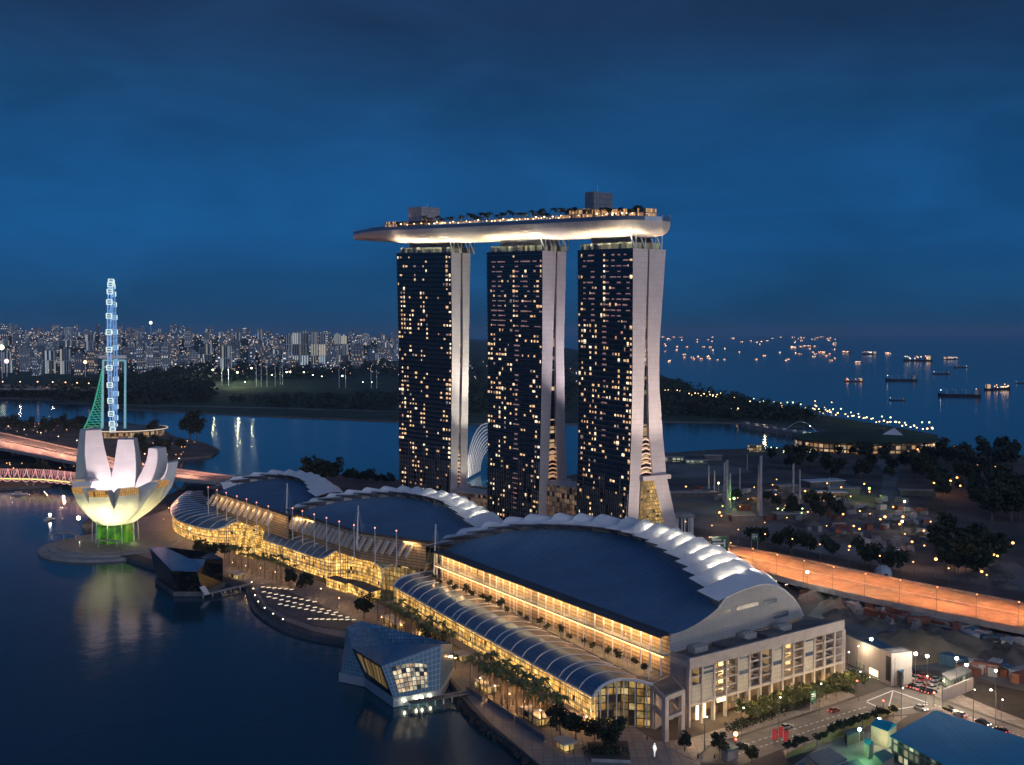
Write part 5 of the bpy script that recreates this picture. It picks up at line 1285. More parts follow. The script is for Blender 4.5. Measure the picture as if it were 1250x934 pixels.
# street trees before the colonnade, trimmed hedges
st1 = Repeat(tree_proto('street_tree', 'young leafy street tree lit yellow before the colonnade', 'tree', 31, 5.6, 5, 260, .42, M_leaf, 'street trees before the colonnade', .14))
for k in range(24):
    p = fp(LF * (.24 + .74 * (k % 12) / 11), 5.0 + 4.5 * (k // 12), 2.1); st1.put(V((p.x, p.y, 2.1)), k, rp_.uniform(.8, 1.2))
st2 = Repeat(tree_proto('street_tree', 'small tree on the verge across the street from the colonnade', 'tree', 33, 4.6, 4, 200, .4, M_leafd, 'trees on the street verge', .12))
for k in range(18):
    p = P(962, 922, 2.15).lerp(P(1088, 876, 2.15), k / 17); st2.put(p + V((rp_.uniform(-1, 1), rp_.uniform(-1, 1), 0)), k, rp_.uniform(.7, 1.15))
def hedge(pts, w_, h_, lab, seed):
    r = random.Random(seed); b = MB(); pts = resample([V(p) for p in pts], 30)
    for a, c in zip(pts, pts[1:]):
        for _ in range(26):
            q = a.lerp(c, r.random()) + V((r.uniform(-w_, w_), r.uniform(-w_, w_), r.uniform(.1, h_))); leaf_quads(b, q, .5, 1, .38, r)
    p = pts[0]; return tag(b.build('hedge', M_leafd, None, loc=p), lab, 'hedge')
hedge([P(890, 893, 2.1), P(945, 874, 2.1)], 1.6, 2.2, 'dark clipped hedge along the colonnade pavement', 1)
hedge([P(948, 872, 2.1), P(992, 857, 2.1)], 1.6, 2.4, 'second dark hedge nearer the lit intersection', 2)
hedge([P(1000, 836, 2.1), P(1040, 846, 2.1)], 1.2, 1.4, 'low hedge at the corner by the white boundary wall', 3)
hedge([P(720, 922, 2.2), P(760, 922, 2.2)], 2.2, 2.4, 'bushy planting filling the stone planter', 4)
# dark trees beyond: lumps of foliage with trunks, larger leaves because they stand far off
dt = [Repeat(tree_proto('dark_tree', 'x', 'tree', 40 + k, 12 + k, 6, 420, 1.0, M_leafd, None, .35)) for k in range(3)]
def trees_at(lst, lab, grp, s0=.8, s1=1.3):
    for (u, v) in lst: dt[rp_.randrange(3)].put(P(u, v, 2.0), rp_.uniform(0, 6), rp_.uniform(s0, s1), lab, grp)
def scatter(poly_px, n, seed, z=2.0):
    r = random.Random(seed); out = []
    us = [p[0] for p in poly_px]; vs = [p[1] for p in poly_px]
    def inn_(u, v):
        c = False; j = len(poly_px) - 1
        for i in range(len(poly_px)):
            a, b_ = poly_px[i], poly_px[j]
            if (a[1] > v) != (b_[1] > v) and u < (b_[0] - a[0]) * (v - a[1]) / (b_[1] - a[1]) + a[0]: c = not c
            j = i
        return c
    while len(out) < n:
        u, v = r.uniform(min(us), max(us)), r.uniform(min(vs), max(vs))
        if inn_(u, v): out.append((u, v))
    return out
trees_at([(918, 668), (930, 670), (950, 673), (965, 676), (985, 680), (1012, 684)], 'dark tree in the clump beside the expressway nearest the towers', 'trees beside the expressway near the towers', .8, 1.2)
trees_at([(1052, 690), (1064, 694), (1084, 701), (1098, 703)], 'dark rounded tree beyond the expressway by the domed tent', 'trees by the domed tent', .9, 1.3)
trees_at(scatter([(1125, 655), (1160, 650), (1225, 680), (1228, 715), (1150, 700)], 34, 3), 'dark tree in the tall grove beyond the expressway lamps', 'trees of the tall grove', .7, 1.2)
trees_at(scatter([(1140, 556), (1240, 556), (1250, 640), (1190, 640), (1100, 575)], 74, 4), 'dark tree in the big wood by the sea', 'trees of the seaside wood', .8, 1.75)
trees_at(scatter([(1010, 556), (1100, 560), (1090, 590), (1020, 585), (900, 562)], 26, 5), 'dark tree between the channel and the garden site', 'trees along the channel', .9, 1.4)
trees_at(scatter([(880, 612), (1000, 618), (1060, 632), (1000, 640), (900, 622)], 18, 6), 'dark tree amid the garden building site', 'trees in the garden building site', .6, 1.0)
trees_at([(378, 590), (386, 592), (400, 592), (409, 590)], 'big dark tree rising behind the smallest hall', 'big trees behind the smallest hall', 1.5, 1.9)
trees_at([(424 + 9 * k, 589 + .6 * k) for k in range(7)], 'low dark tree on the shore behind the halls', 'trees on the shore behind the halls', .7, 1.0)
trees_at(scatter([(0, 518), (110, 518), (118, 534), (60, 532), (0, 526)], 30, 7), 'dark tree on the promontory below the giant wheel', 'trees below the giant wheel', .8, 1.3)
trees_at(scatter([(168, 542), (225, 540), (222, 556), (170, 562)], 16, 8), 'dark tree near the tip of the promontory', 'trees near the tip of the promontory', .8, 1.2)
trees_at([(28, 583), (40, 584), (52, 585)], 'dark tree between the road bridge and spiral footbridge', 'trees beside the road bridge', 1.0, 1.4)
for u, v, s, lb in ((232, 536, 2.6, 'tallest dark tree at the water of the promontory tip'), (186, 532, 1.5, 'lone dark tree beside the wheel terminal'), (240, 538, 2.0, 'dark tree leaning on the tallest tree of the promontory tip')): dt[1].put(P(u, v, 2), .4, s, lb)
# woods across the basin and along the far coast, one continuous dark mass
r_ = random.Random(77); b = MB()
for (poly, n, h0, h1) in (([(60, 478), (240, 448), (262, 476), (255, 492), (150, 496), (70, 489)], 420, 14, 30), ([(240, 446), (486, 436), (486, 462), (380, 464), (262, 466)], 330, 12, 26), ([(262, 488), (486, 482), (486, 503), (320, 497)], 240, 8, 14),
                          ([(560, 436), (705, 430), (705, 500), (560, 506)], 260, 12, 26), ([(808, 466), (860, 480), (930, 498), (1000, 510), (985, 516), (880, 512), (808, 510)], 300, 10, 24), ([(-40, 481), (118, 480), (90, 488), (-40, 486)], 110, 12, 24)):
    for u, v in scatter(poly, n, n):
        p = P(u, v, 1.5); h_ = r_.uniform(h0, h1); leaf_quads(b, p + UP * h_ * .45, h_ * .62, 26, h_ * .16, r_, .85)
tag(b.build('woods', M_leafd), kind='stuff')

# ================================================================== LAMPS
def lamp_proto(name, label, cat, h, bulb, r, group, arm=0.0, mpole=None):
    T = thing(name, label, cat, (0, 0, 0), group); b = MB(); b.tube((0, 0, 0), (0, 0, h), .08 + h * .004, .05 + h * .002, 6)
    if arm: b.pipe([V((0, 0, h)), V((arm * .5, 0, h + .5)), V((arm, 0, h + .6))], .08, 4)
    b.build('pole', mpole or M_concd, T); b = MB(); b.ball((arm, 0, h + (.45 if arm else r * .6)), r, 8, sz=.8); b.build('lamp_head', bulb, T); return T
# sodium lamps of the expressway
sl = Repeat(lamp_proto('street_lamp', 'orange sodium street lamp at the edge of the expressway', 'street lamp', 10, G_sod, .36, 'sodium lamps of the expressway', 2.2))
dir_ = lambda a, c: math.atan2((c - a).y, (c - a).x)
for i in range(1, 60, 4):
    for e_, o_ in ((exA, exB), (exB, exA)):
        p = e_[i]; q = o_[i]; sl.put(p, dir_(p, q)); c = p.lerp(q, rp_.uniform(.24, .36))
        lamp(c + UP * 9.8, rp_.uniform(14000, 26000), (1.0, .33, .09), 'SPOT', .4, aim((0, 0, -1)), rad(128))
bl_ = Repeat(lamp_proto('street_lamp', 'pale orange street lamp on the bayfront road bridge', 'street lamp', 9, glow('bridge_bulb', (1, .55, .3), 5), .45, 'lamps of the bayfront bridge', 2.0))
for i in range(1, 46, 4):
    p, q = brA[i], brB[i]; bl_.put(q, dir_(q, p)); lamp(p.lerp(q, .5) + UP * 9, 34000, (1.0, .46, .30), size=.5)
hl = Repeat(lamp_proto('street_lamp', 'orange street lamp on the distant highway over the basin', 'street lamp', 10, glow('highway_bulb', (1, .5, .25), 5), 1.2, 'lamps of the distant highway'))
for i in range(2, 60, 6): hl.put(hwM[i]); lamp(hwM[i] + UP * 10, 26000, (1, .5, .3), size=1) if i % 12 == 2 else None
# promenade lamps, real light between the palms
pl_ = Repeat(lamp_proto('promenade_lamp', 'short warm lamp post on the promenade paving', 'lamp post', 4.2, G_warm, .22, 'lamp posts of the promenade'))
PLP = [(586, 843), (604, 853), (622, 863), (640, 873), (660, 884), (466, 766), (490, 776), (512, 788), (536, 803), (556, 818), (284, 697), (300, 701), (318, 704), (336, 709), (352, 716), (392, 730), (414, 742), (436, 750), (620, 846), (650, 862), (690, 884), (716, 892), (215, 657), (232, 662), (250, 668), (268, 674), (200, 642), (206, 628)]
for u, v in PLP:
    p = P(u, v, 2); pl_.put(p); lamp(p + UP * 4.9, 800, (1.0, .56, .22), size=.3)
for k in range(12): p = EpC[0].lerp(EpC[-1], .05 + .082 * k) + V((-.863, -.505, 0)) * 7.5; p.z = 18.2; lamp(p, 150, (1, .45, .15), size=.3)
# street lamps round the lit crossing
cl = Repeat(lamp_proto('street_lamp', 'tall pale street lamp near the lit crossing', 'street lamp', 9, G_white, .24, 'street lamps of the lit crossing', 1.6))
for u, v in ((860, 916), (905, 904), (950, 890), (1000, 872), (1048, 856), (1034, 830), (1046, 822), (1092, 838), (1130, 862), (1100, 878), (1150, 868), (1188, 880), (1222, 893)):
    p = P(u, v, 2.1); cl.put(p, 1.0); lamp(p + UP * 8.6 + V((.8, 1.3, 0)), 1900, (1.0, .74, .46), size=.3)
# five big floodlights of the building site + one by the expressway, one at the boundary wall
fl_ = Repeat(lamp_proto('floodlight_mast', 'x', 'floodlight', 12, glow('flood_bulb', (1, .92, .70), 30), .6, None))
for u, v, h_, c_, lb in ((1063, 822, 1, (1, .85, .55), 'bright floodlight mast behind the white boundary wall'), (1117, 842, 1, (1, .9, .7), 'floodlight mast over the parked cars, the farther of a close pair'), (1131, 845, 1, (1, .9, .7), 'floodlight mast over the parked cars, the nearer of a close pair'), (1167, 848, 1, (1, .88, .62), 'floodlight mast beside the lit earth mound'), (1179, 852, .9, (1, .8, .5), 'short floodlight mast at the edge of the dark pit'), (985, 735, 1.1, (.95, 1, .95), 'white floodlight mast beside the expressway verge'), (1215, 850, .7, (1, .6, .3), 'orange floodlight by the tracks of the pit')):
    p = P(u, v, 2); fl_.put(p, 0, h_, lb); lamp(p + UP * 14.2 * h_, 1100 if u == 1063 else 3600, c_, size=.6)
pp = P(1215, 888, 2); t = Repeat(lamp_proto('street_lamp', 'single grey street lamp standing over the dark pit', 'street lamp', 11, G_white, .35, None, 1.5)); t.put(pp, 2.5)
# coast road lamps on the breakwater; far sports-ground floodlights
co = Repeat(lamp_proto('street_lamp', 'greenish street lamp on the breakwater by the sea', 'street lamp', 12, G_green, .85, 'lamps along the breakwater')); co2 = Repeat(lamp_proto('street_lamp', 'warm street lamp on the breakwater by the sea', 'street lamp', 8, G_warm, 1.0, 'warm lamps along the breakwater'))
for k in range(84):
    t_ = k / 83; u = 872 + 268 * t_; v = 489 + 44 * t_ ** 1.15; (co if k % 3 == 0 else co2).put(P(u + rp_.uniform(-2, 2), v + rp_.uniform(-1, 2.5), 1.6), 0, rp_.uniform(.8, 1.25))
for k in range(18): co2.put(P(812 + 62 * k / 17, 481 + 9 * k / 17 + rp_.uniform(-1, 1), 8), 0, rp_.uniform(.8, 1.1))
for k in range(22): co2.put(P(890 + 130 * rp_.random(), 495 + 16 * rp_.random(), 1.6), 0, rp_.uniform(.6, 1.0))
for u, v in ((835, 489), (840, 488), (844, 490), (866, 486), (852, 492)): co2.put(P(u, v, 1.6), 0, 1.3)
gf = Repeat(lamp_proto('floodlight_mast', 'floodlight mast of the distant sports ground', 'floodlight', 32, glow('sports_bulb', (.95, 1, .62), 8), 2.2, 'floodlights of the distant sports ground'))
for u, v, s_ in ((260, 469, 1), (290, 472, .95), (307, 466, 1), (299, 476, .5), (332, 468, .6), (350, 468, .8), (354, 468, .8), (382, 468, .6), (371, 466, .7), (418, 474, .8), (393, 468, .5), (443, 474, .4), (454, 474, .4)):
    p = P(u, v, 1.5); gf.put(p, 0, s_)
    if s_ > .84: lamp(p + UP * 34 * s_, 130000, (.9, 1, .6), size=3)
ms_ = MB(); ms_.tube((0, 0, 0), (0, 0, 46), .8, .5, 5); ms_ = ms_.build('net_pole', M_steel); tag(ms_, 'thin grey pole of the distant sports ground netting', 'pole', 'netting poles of the sports ground'); ms_r = Repeat(ms_)
for u, v in ((271, 470), (279, 471), (313, 472), (319, 472), (326, 472), (336, 471), (342, 470), (345, 470), (414, 474), (422, 474), (453, 474), (460, 474)): ms_r.put(P(u, v, 1.5), 0, rp_.uniform(.9, 1.2))
# small lights on the promontory and the garden site
pm = Repeat(lamp_proto('garden_lamp', 'small orange lamp among the dark trees of the promontory', 'lamp post', 5, G_sod, .5, 'small lamps of the promontory'))
for u, v in scatter([(0, 508), (100, 512), (118, 535), (60, 540), (0, 528)], 26, 12) + scatter([(170, 548), (226, 540), (262, 549), (220, 560), (180, 566)], 26, 13) + scatter([(0, 568), (100, 574), (90, 584), (0, 580)], 12, 14): pm.put(P(u, v, 2), 0, rp_.uniform(.5, 1.0))
gl = Repeat(lamp_proto('garden_lamp', 'pale greenish site lamp in the gardens', 'lamp post', 6, G_green, .5, 'pale lamps of the garden site'))
for u, v in scatter([(940, 553), (1010, 556), (990, 562), (940, 560)], 14, 15) + scatter([(935, 625), (990, 630), (985, 636), (940, 633)], 6, 16): gl.put(P(u, v, 2), 0, rp_.uniform(.6, 1.1))
go = Repeat(lamp_proto('garden_lamp', 'orange lamp among the seaside wood and site tracks', 'lamp post', 7, G_sod, .7, 'orange lamps of the garden side'))
for u, v in scatter([(830, 596), (1000, 590), (1110, 612), (1190, 660), (1250, 715), (1100, 690), (960, 648), (850, 640)], 46, 66): go.put(P(u, v, 2), 0, rp_.uniform(.5, 1.0)); lamp(P(u, v, 9), 800, (1, .5, .2), size=.5) if rp_.random() < .5 else None
for u, v in ((1136, 580), (1170, 582), (1193, 580), (1206, 578), (1215, 577), (1150, 600), (1160, 602), (1140, 604), (1168, 598), (1172, 606), (1080, 650), (1098, 656), (1102, 648), (1205, 676), (1212, 678), (1226, 684), (1236, 683), (1142, 705), (1090, 693), (1198, 716), (1037, 682), (1128, 556), (1140, 552), (1165, 556), (1180, 557), (1120, 560)): go.put(P(u, v, 2), 0, rp_.uniform(.7, 1.3))
for u, v, c_, pw, lb in ((896, 622, (.45, 1, .2), 2200, 'green lit work lamp amid the garden site'), (1061, 609, (.6, 1, .15), 3400, 'yellow green work lamp by the garden path'), (1104, 626, (1, .7, .4), 3200, 'orange work lamp by the curving garden track'), (1101, 652, (1, .8, .45), 1800, 'bright lamp at the small site gate'), (877, 602, (1, .7, .3), 1400, 'yellow lamp beside the pale supertree trunks'), (1155, 602, (1, .35, .1), 5200, 'orange glowing lamp in the clearing of the wood')):
    p = P(u, v, 2); t = thing('work_lamp', lb, 'work lamp', p); b = MB(); b.tube(p, p + UP * 7, .14, n=5); b.build('pole', M_steel, t); b = MB(); b.ball(p + UP * 7.6, .8); b.build('lamp_head', glow('work_bulb_%d' % int(u), c_, 5), t); lamp(p + UP * 9.4, pw, c_, size=1)

# ================================================================== MASTS ON THE TERRACES
mp = thing('terrace_mast', 'x', 'mast', (0, 0, 0), None); b = MB(); b.tube((0, 0, 0), (0, 0, 13), .24, .13, 6); b.build('pole', M_white, mp); b = MB(); b.ball((0, 0, 13.2), .3); b.build('beacon', glow('beacon_glow', (1, .25, .15), 2.2), mp); mpr = Repeat(mp)
for k in range(13): p = CvS[0].lerp(XvS[-1], .5) * 0 + XvS[int(3 + 36 * k / 12)] + V((1.5, 1, 0)); mpr.put(p, 0, .85, 'thin white mast with red tip beside the golden terrace', 'masts of the golden terrace')
for k in range(8): p = resample(EpB, 60)[6 + int(48 * k / 7)] + V((-4.5, -4, -12)); mpr.put(p, 0, 1.25, 'thin white mast on the roof before the middle hall', 'masts before the middle hall')
for k in range(7): p = resample(EpA, 60)[3 + int(50 * k / 6)] + V((-4.5, -4.5, -12)); mpr.put(p, 0, 1.2, 'thin white mast before the smallest hall', 'masts before the smallest hall')
for u, vt, base, lb in ((347, 590, EpB[0] + V((-3.2, -2.6, -7)), 'tall stayed white mast at the joint of the two northern halls'), (464, 617, EpB[40] + V((-3.2, -3.6, -7)), 'tall stayed white mast at the corner of the middle hall'), (528, 640, EpC[0] + V((-2.5, -1.5, -13)), 'stayed white mast between the middle and largest hall')):
    p = base; tp = D(CU + F * p.x / p.y + 3, vt, p.y); t = thing('stayed_mast', lb, 'mast', p); b = MB(); b.tube(p, tp, .55, .3, 6); b.build('pole', M_white, t); b = MB()
    for q in (V((-5, 2, 0)), V((4, -3, 0)), V((5, 6, 0))): b.tube(tp - UP, p + q, .09, n=4)
    b.build('stay_cable', M_steel, t)
# ================================================================== EVENT PLAZA, PROMENADE FURNITURE
G_tile = glow('paving_light_glow', (1, .80, .55), .8)
tl_ = MB(); tl_.box((0, 0, 0), 1.9, 1.35, .2, 0, 1, 0); tl_.box((0, 0, .2), 1.6, 1.1, .06); tl_ = tl_.build('paving_light', [G_tile, M_dark]); tag(tl_, 'square lit step light set in the plaza deck', 'step light', 'lights of the plaza deck'); tlr = Repeat(tl_)
a0, a1, a2 = P(321, 719, 2.4), P(430, 759, 2.4), P(350, 722, 2.4)
for r0 in range(5):
    s_, e_ = [((321, 717), (356, 720)), ((322, 723), (384, 735)), ((328, 729), (410, 748)), ((342, 738), (424, 754)), ((378, 756), (432, 757))][r0][0:2]
    n = (6, 9, 11, 11, 8)[r0]
    for k in range(n): tlr.put(P(s_[0], s_[1], 2.4).lerp(P(e_[0], e_[1], 2.4), k / (n - 1)), .55)
bo = MB(); bo.tube((0, 0, 0), (0, 0, .9), .2, n=6); bo.ball((0, 0, 1.1), .26, 6, 1); bo = bo.build('bollard_light', [M_steel, glow('bollard_glow', (1, .8, .6), 8)]); tag(bo, 'small bollard light on the rim of the floating walkway', 'bollard light', 'bollard lights of the floating walkway'); bor = Repeat(bo)
for k in range(7): p = walk[4 + 4 * k]; bor.put(p + V((1.0, 1, 0)))
def kiosk(u, v, L_, w_, rz, lb, mr, em=None):
    p = P(u, v, 2.05); t = thing('promenade_kiosk', lb, 'kiosk', p); b = MB(); b.box(p, L_, w_, 2.6, rz); b.build('lit_front', em or MATS['arcade_end_glass'], t); b = MB(); b.box(p + UP * 2.6, L_ + 1.6, w_ + 2, .4, rz); b.build('roof', mr, t)
kang = math.atan2((EvS[0] - EvS[-1]).y, (EvS[0] - EvS[-1]).x)
kiosk(592, 842, 11, 3, kang, 'lit kiosk with grey roof at the pavilion end of the promenade', M_conc); kiosk(655, 880, 11, 3, kang, 'lit kiosk with grey roof halfway along the promenade', M_conc); kiosk(690, 915, 5, 3, kang, 'small lit kiosk at the near end of the promenade', M_unit)
kiosk(480, 764, 14, 3, kang, 'long lit shelter behind the crystal pavilion', M_unit); kiosk(288, 706, 9, 3, kang + .2, 'orange lit shelter beside the dark angular pavilion', M_unit); kiosk(566, 806, 5, 4, kang, 'pale lit booth between grove and straight arcade', M_unit)
for (u, v, n, lb) in ((612, 868, 18, 'long low stone bench wall on the promenade, pavilion end'), (648, 893, 18, 'long low stone bench wall on the promenade, near end'), (580, 850, 12, 'short stone bench wall by the gangway')):
    p = P(u, v, 2.02); t = thing('bench_wall', lb, 'bench', p); b = MB(); b.box(p, n, 1.2, .7, kang, 0); b.build('seat', M_conc, t); b = MB(); b.box(p + UP * .2 + V((-.3, -.5, 0)), n, .3, 1.6, kang); b.build('backrest', M_concd, t)
pb = [P(722, 930, 2.05), P(770, 932, 2.05), P(766, 908, 2.05), P(716, 910, 2.05)]
t = thing('stone_planter', 'large raised stone planter with dark trees on the plaza', 'planter', pb[0]); b = MB(); b.prism(pb, 2.03, 3.0, 0, 1); b.build('planter_box', [M_conc, M_soil], t)
# statue-like white figure by the plaza, people walking there
def person_bm(b, p, h_, ang, stride=.25):
    d = V((math.cos(ang), math.sin(ang), 0)); s = V((-d.y, d.x, 0)); hip = .5 * h_
    prof = [(.09, .80), (.15, .76), (.19, .70), (.17, .62), (.15, .56), (.17, .50), (.13, .46)]
    b.lathe(p, [(.02 * h_, .995 * h_), (.055 * h_, .97 * h_), (.062 * h_, .93 * h_), (.05 * h_, .88 * h_), (.03 * h_, .85 * h_), (.035 * h_, .83 * h_), (.10 * h_, .80 * h_), (.115 * h_, .72 * h_), (.095 * h_, .60 * h_), (.10 * h_, .52 * h_), (.07 * h_, .46 * h_)][::-1], 8)
    for q in (-1, 1):
        b.pipe([p + s * .05 * h_ * q + UP * hip, p + s * .05 * h_ * q + d * stride * .35 * q * h_ + UP * .27 * h_, p + s * .05 * h_ * q + d * stride * .5 * q * h_, p + s * .05 * h_ * q + d * (stride * .5 * q * h_ + .1) ], [.06 * h_, .042 * h_, .03 * h_, .02 * h_], 6)
        b.pipe([p + s * .11 * h_ * q + UP * .79 * h_, p + s * .14 * h_ * q - d * .05 * q * h_ + UP * .62 * h_, p + s * .13 * h_ * q - d * .02 * q * h_ + d * .06 * h_ + UP * .47 * h_], [.033 * h_, .026 * h_, .02 * h_], 6)
cols = [mat('dark_clothes', (.05, .05, .07), .8), mat('pale_clothes', (.45, .42, .40), .8), mat('red_clothes', (.35, .06, .05), .8)]
for i, (u, v, c, lb) in enumerate(((852, 927, 0, 'person in dark clothes walking on the plaza before the corner frame'), (857, 929, 1, 'person in pale clothes walking beside one in dark clothes'), (880, 914, 2, 'person in red standing by the street kiosk'), (820, 921, 1, 'person in pale clothes crossing the open plaza'), (790, 905, 0, 'person in dark clothes by the arched arcade end'), (700, 921, 0, 'person in dark clothes walking along the promenade'), (640, 888, 1, 'person in pale clothes near the promenade benches'), (872, 928, 0, 'person in dark clothes at the street kerb'))):
    p = P(u, v, 2.16); b = MB(); person_bm(b, p, 1.72, i * 1.7); tag(b.build('person', cols[c], None, True, p), lb, 'person')
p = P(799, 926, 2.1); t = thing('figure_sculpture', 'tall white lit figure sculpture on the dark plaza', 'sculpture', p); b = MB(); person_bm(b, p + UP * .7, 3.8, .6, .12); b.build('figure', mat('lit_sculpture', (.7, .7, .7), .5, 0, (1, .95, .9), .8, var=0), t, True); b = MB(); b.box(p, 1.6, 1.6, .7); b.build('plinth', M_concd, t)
# small craft in the bay
def boat(u, v, L_, rz, lb):
    p = P(u, v, 0); t = thing('boat', lb, 'boat', p); b = MB(); d = V((math.cos(rz), math.sin(rz), 0)); s = V((-d.y, d.x, 0)); rows = []
    for k, (x, w_) in enumerate(((-.5, .12), (-.2, .15), (.15, .14), (.38, .08), (.5, .01))): rows.append([p + d * x * L_ + s * w_ * L_ + UP * .09 * L_, p + d * x * L_ + s * w_ * L_ * .6 - UP * .02 * L_, p + d * x * L_ - s * w_ * L_ * .6 - UP * .02 * L_, p + d * x * L_ - s * w_ * L_ + UP * .09 * L_])
    b.grid(rows); b.face(rows[0]); b.grid([[r[0] - UP * .02, r[-1] - UP * .02] for r in rows]); b.build('hull', M_white, t); b = MB(); b.box(p - d * .1 * L_ + UP * .06 * L_, L_ * .4, L_ * .2, L_ * .14, rz); b.build('cabin', M_unit, t)
boat(24, 604, 12, .2, 'white covered river boat under the spiral footbridge'); boat(61, 635, 9, 1.2, 'small bright boat off the museum quay'); 
b = MB(); p = P(61, 634, 0); t = thing('boat_lamp', 'white lantern on the small boat off the museum quay', 'lantern', p + UP * 2); b.ball(p + UP * 3, .9); b.build('lamp_bulb', glow('boat_bulb', (1, .95, .8), 20), t)

# ================================================================== CARS
def car_proto(name, label, col, L_, w_, h_, van=False):
    T = thing(name, label, 'van' if van else 'car', (0, 0, 0)); b = MB(); hb_ = h_ * (.62 if not van else .95)
    prof = [(-.5, .25), (-.5, hb_ * .9), (-.44, hb_), (.30 if not van else .34, hb_), (.48, hb_ * .8 if not van else hb_ * .55), (.5, .3)]
    for s in (-1, 1):
        q = [V((x * L_, s * w_ / 2, z)) for x, z in prof]; b.face(q if s < 0 else q[::-1])
    for (x0, z0), (x1, z1) in zip(prof, prof[1:] + prof[:1]): b.face([(x0 * L_, -w_ / 2, z0), (x0 * L_, w_ / 2, z0), (x1 * L_, w_ / 2, z1), (x1 * L_, -w_ / 2, z1)])
    b.build('body', col, T)
    c = MB()
    if not van:
        lo = [(-.38, -.46), (.24, -.46), (.24, .46), (-.38, .46)]; hi = [(-.28, -.38), (.06, -.38), (.06, .38), (-.28, .38)]
        A_ = [V((x * L_, y * w_, hb_)) for x, y in lo]; B2 = [V((x * L_, y * w_, h_)) for x, y in hi]
        for k in range(4): c.face([A_[k], A_[(k + 1) % 4], B2[(k + 1) % 4], B2[k]])
        c.face(B2, 1)
    else:
        for s in (-1, 1): c.face([(.1 * L_, s * (w_ / 2 + .02), h_ * .55), (.42 * L_, s * (w_ / 2 + .02), h_ * .55), (.36 * L_, s * (w_ / 2 + .02), h_ * .85), (.1 * L_, s * (w_ / 2 + .02), h_ * .85)])
    c.build('cabin' if not van else 'side_window', [mat('car_glass', (.02, .025, .03), .1) if 'car_glass' not in MATS else MATS['car_glass'], col], T)
    for x in (-.32, .32):
        for s in (-1, 1):
            k = MB(); k.tube((x * L_, s * (w_ / 2 - .12), .33), (x * L_, s * (w_ / 2 + .03), .33), .33, n=10); k.build('wheel', M_dark, T)
    for s in (-1, 1):
        k = MB(); k.box((L_ * .5, s * w_ * .36, hb_ * .5), .12, .34, .22); k.build('headlight', MATS['head_glow'], T); k = MB(); k.box((-L_ * .5, s * w_ * .38, hb_ * .6), .1, .3, .2); k.build('tail_light', MATS['tail_glow'], T)
    return T
glow('head_glow', (1, .9, .7), 6); glow('tail_glow', (1, .06, .03), 4)
cars = [Repeat(car_proto('car', 'x', mat('silver_car_paint', (.42, .43, .45), .3, .4, var=.03), 4.4, 1.8, 1.45)), Repeat(car_proto('car', 'x', mat('dark_car_paint', (.04, .04, .05), .25, .2, var=.03), 4.5, 1.8, 1.45)), Repeat(car_proto('car', 'x', mat('red_car_paint', (.30, .04, .03), .3, .1, var=.03), 4.2, 1.75, 1.45))]
vans = Repeat(car_proto('van', 'x', mat('white_van_paint', (.6, .6, .58), .35, 0, var=.05), 5.6, 2.0, 2.4, True))
cn = ('silver', 'black', 'red')
rc = random.Random(9)
def car(p, ang, lb, grp, k=None, s=1.0):
    k = rc.choice((0, 0, 1, 1, 2)) if k is None else k; cars[k].put(p, ang, s, cn[k] + ' car ' + lb, cn[k] + ' cars ' + grp)
for i in list(range(1, 58, 3)):
    for f_, fw in ((.2, 1), (.33, 1), (.66, -1), (.8, -1)):
        if False:
            a = exA[i].lerp(exB[i], f_); c = exA[i + 1].lerp(exB[i + 1], f_); p = a.lerp(c, rc.random()); car(p + UP * .02, dir_(a, c) + (math.pi if fw < 0 else 0), 'driving on the orange lit expressway', 'on the expressway')
for i in range(1, 44, 4):
    for f_, fw in ((.3, 1), (.7, -1)):
        if False: a = brA[i].lerp(brB[i], f_); c = brA[i + 1].lerp(brB[i + 1], f_); car(a + UP * .02, dir_(a, c) + (math.pi if fw < 0 else 0), 'driving over the bayfront road bridge', 'on the bayfront bridge')
ea = dir_(exA[20], exA[30])
for u, v in ((1000, 722), (1010, 724), (1022, 727), (1034, 729), (1074, 739), (1086, 742), (1104, 746), (1120, 750), (1140, 756)): vans.put(P(u, v, 2.02), ea + rc.uniform(-.2, .2) + (1.57 if u % 4 == 0 else 0), 1.25, 'white van parked on the dark verge below the expressway', 'vans parked below the expressway')
for u, v in ((930, 707), (942, 710), (955, 714), (968, 717), (978, 720), (1046, 733), (1058, 737), (1150, 760), (1165, 764)): car(P(u, v, 2.02), ea + rc.uniform(-.3, .3), 'parked on the dark verge below the expressway', 'parked below the expressway')
ra = dir_(P(1090, 836), P(1140, 854))
for r0 in range(4):
    for k in range(7):
        if rc.random() < .86: car(P(1092 + 7.5 * k + 2 * r0, 832 - 5.2 * r0 + 2.4 * k, 2.15), ra + 1.57 + rc.uniform(-.1, .1), 'parked in the floodlit lot behind the white wall', 'in the floodlit lot')
for u, v, f_ in ((1040, 822, 0), (1047, 824, 3.14), (1054, 827, 0), (1160, 868, 0), (1172, 874, 3.14), (1200, 884, 0), (1222, 893, 3.14), (1124, 866, 0)): car(P(u, v, 2.04), ra + f_, 'on the street at the lit crossing', 'at the lit crossing')
for u, v, lb in ((960, 889, 'silver car driving past the colonnade hedge'), (905, 913, 'black car driving out past the corner frame'), (1018, 869, 'red car waiting before the lit crossing')): k = 0 if 'silver' in lb else 1 if 'black' in lb else 2; cars[k].put(P(u, v, 2.03), dir_(P(880, 918), P(1060, 862)), 1.0, lb, None)

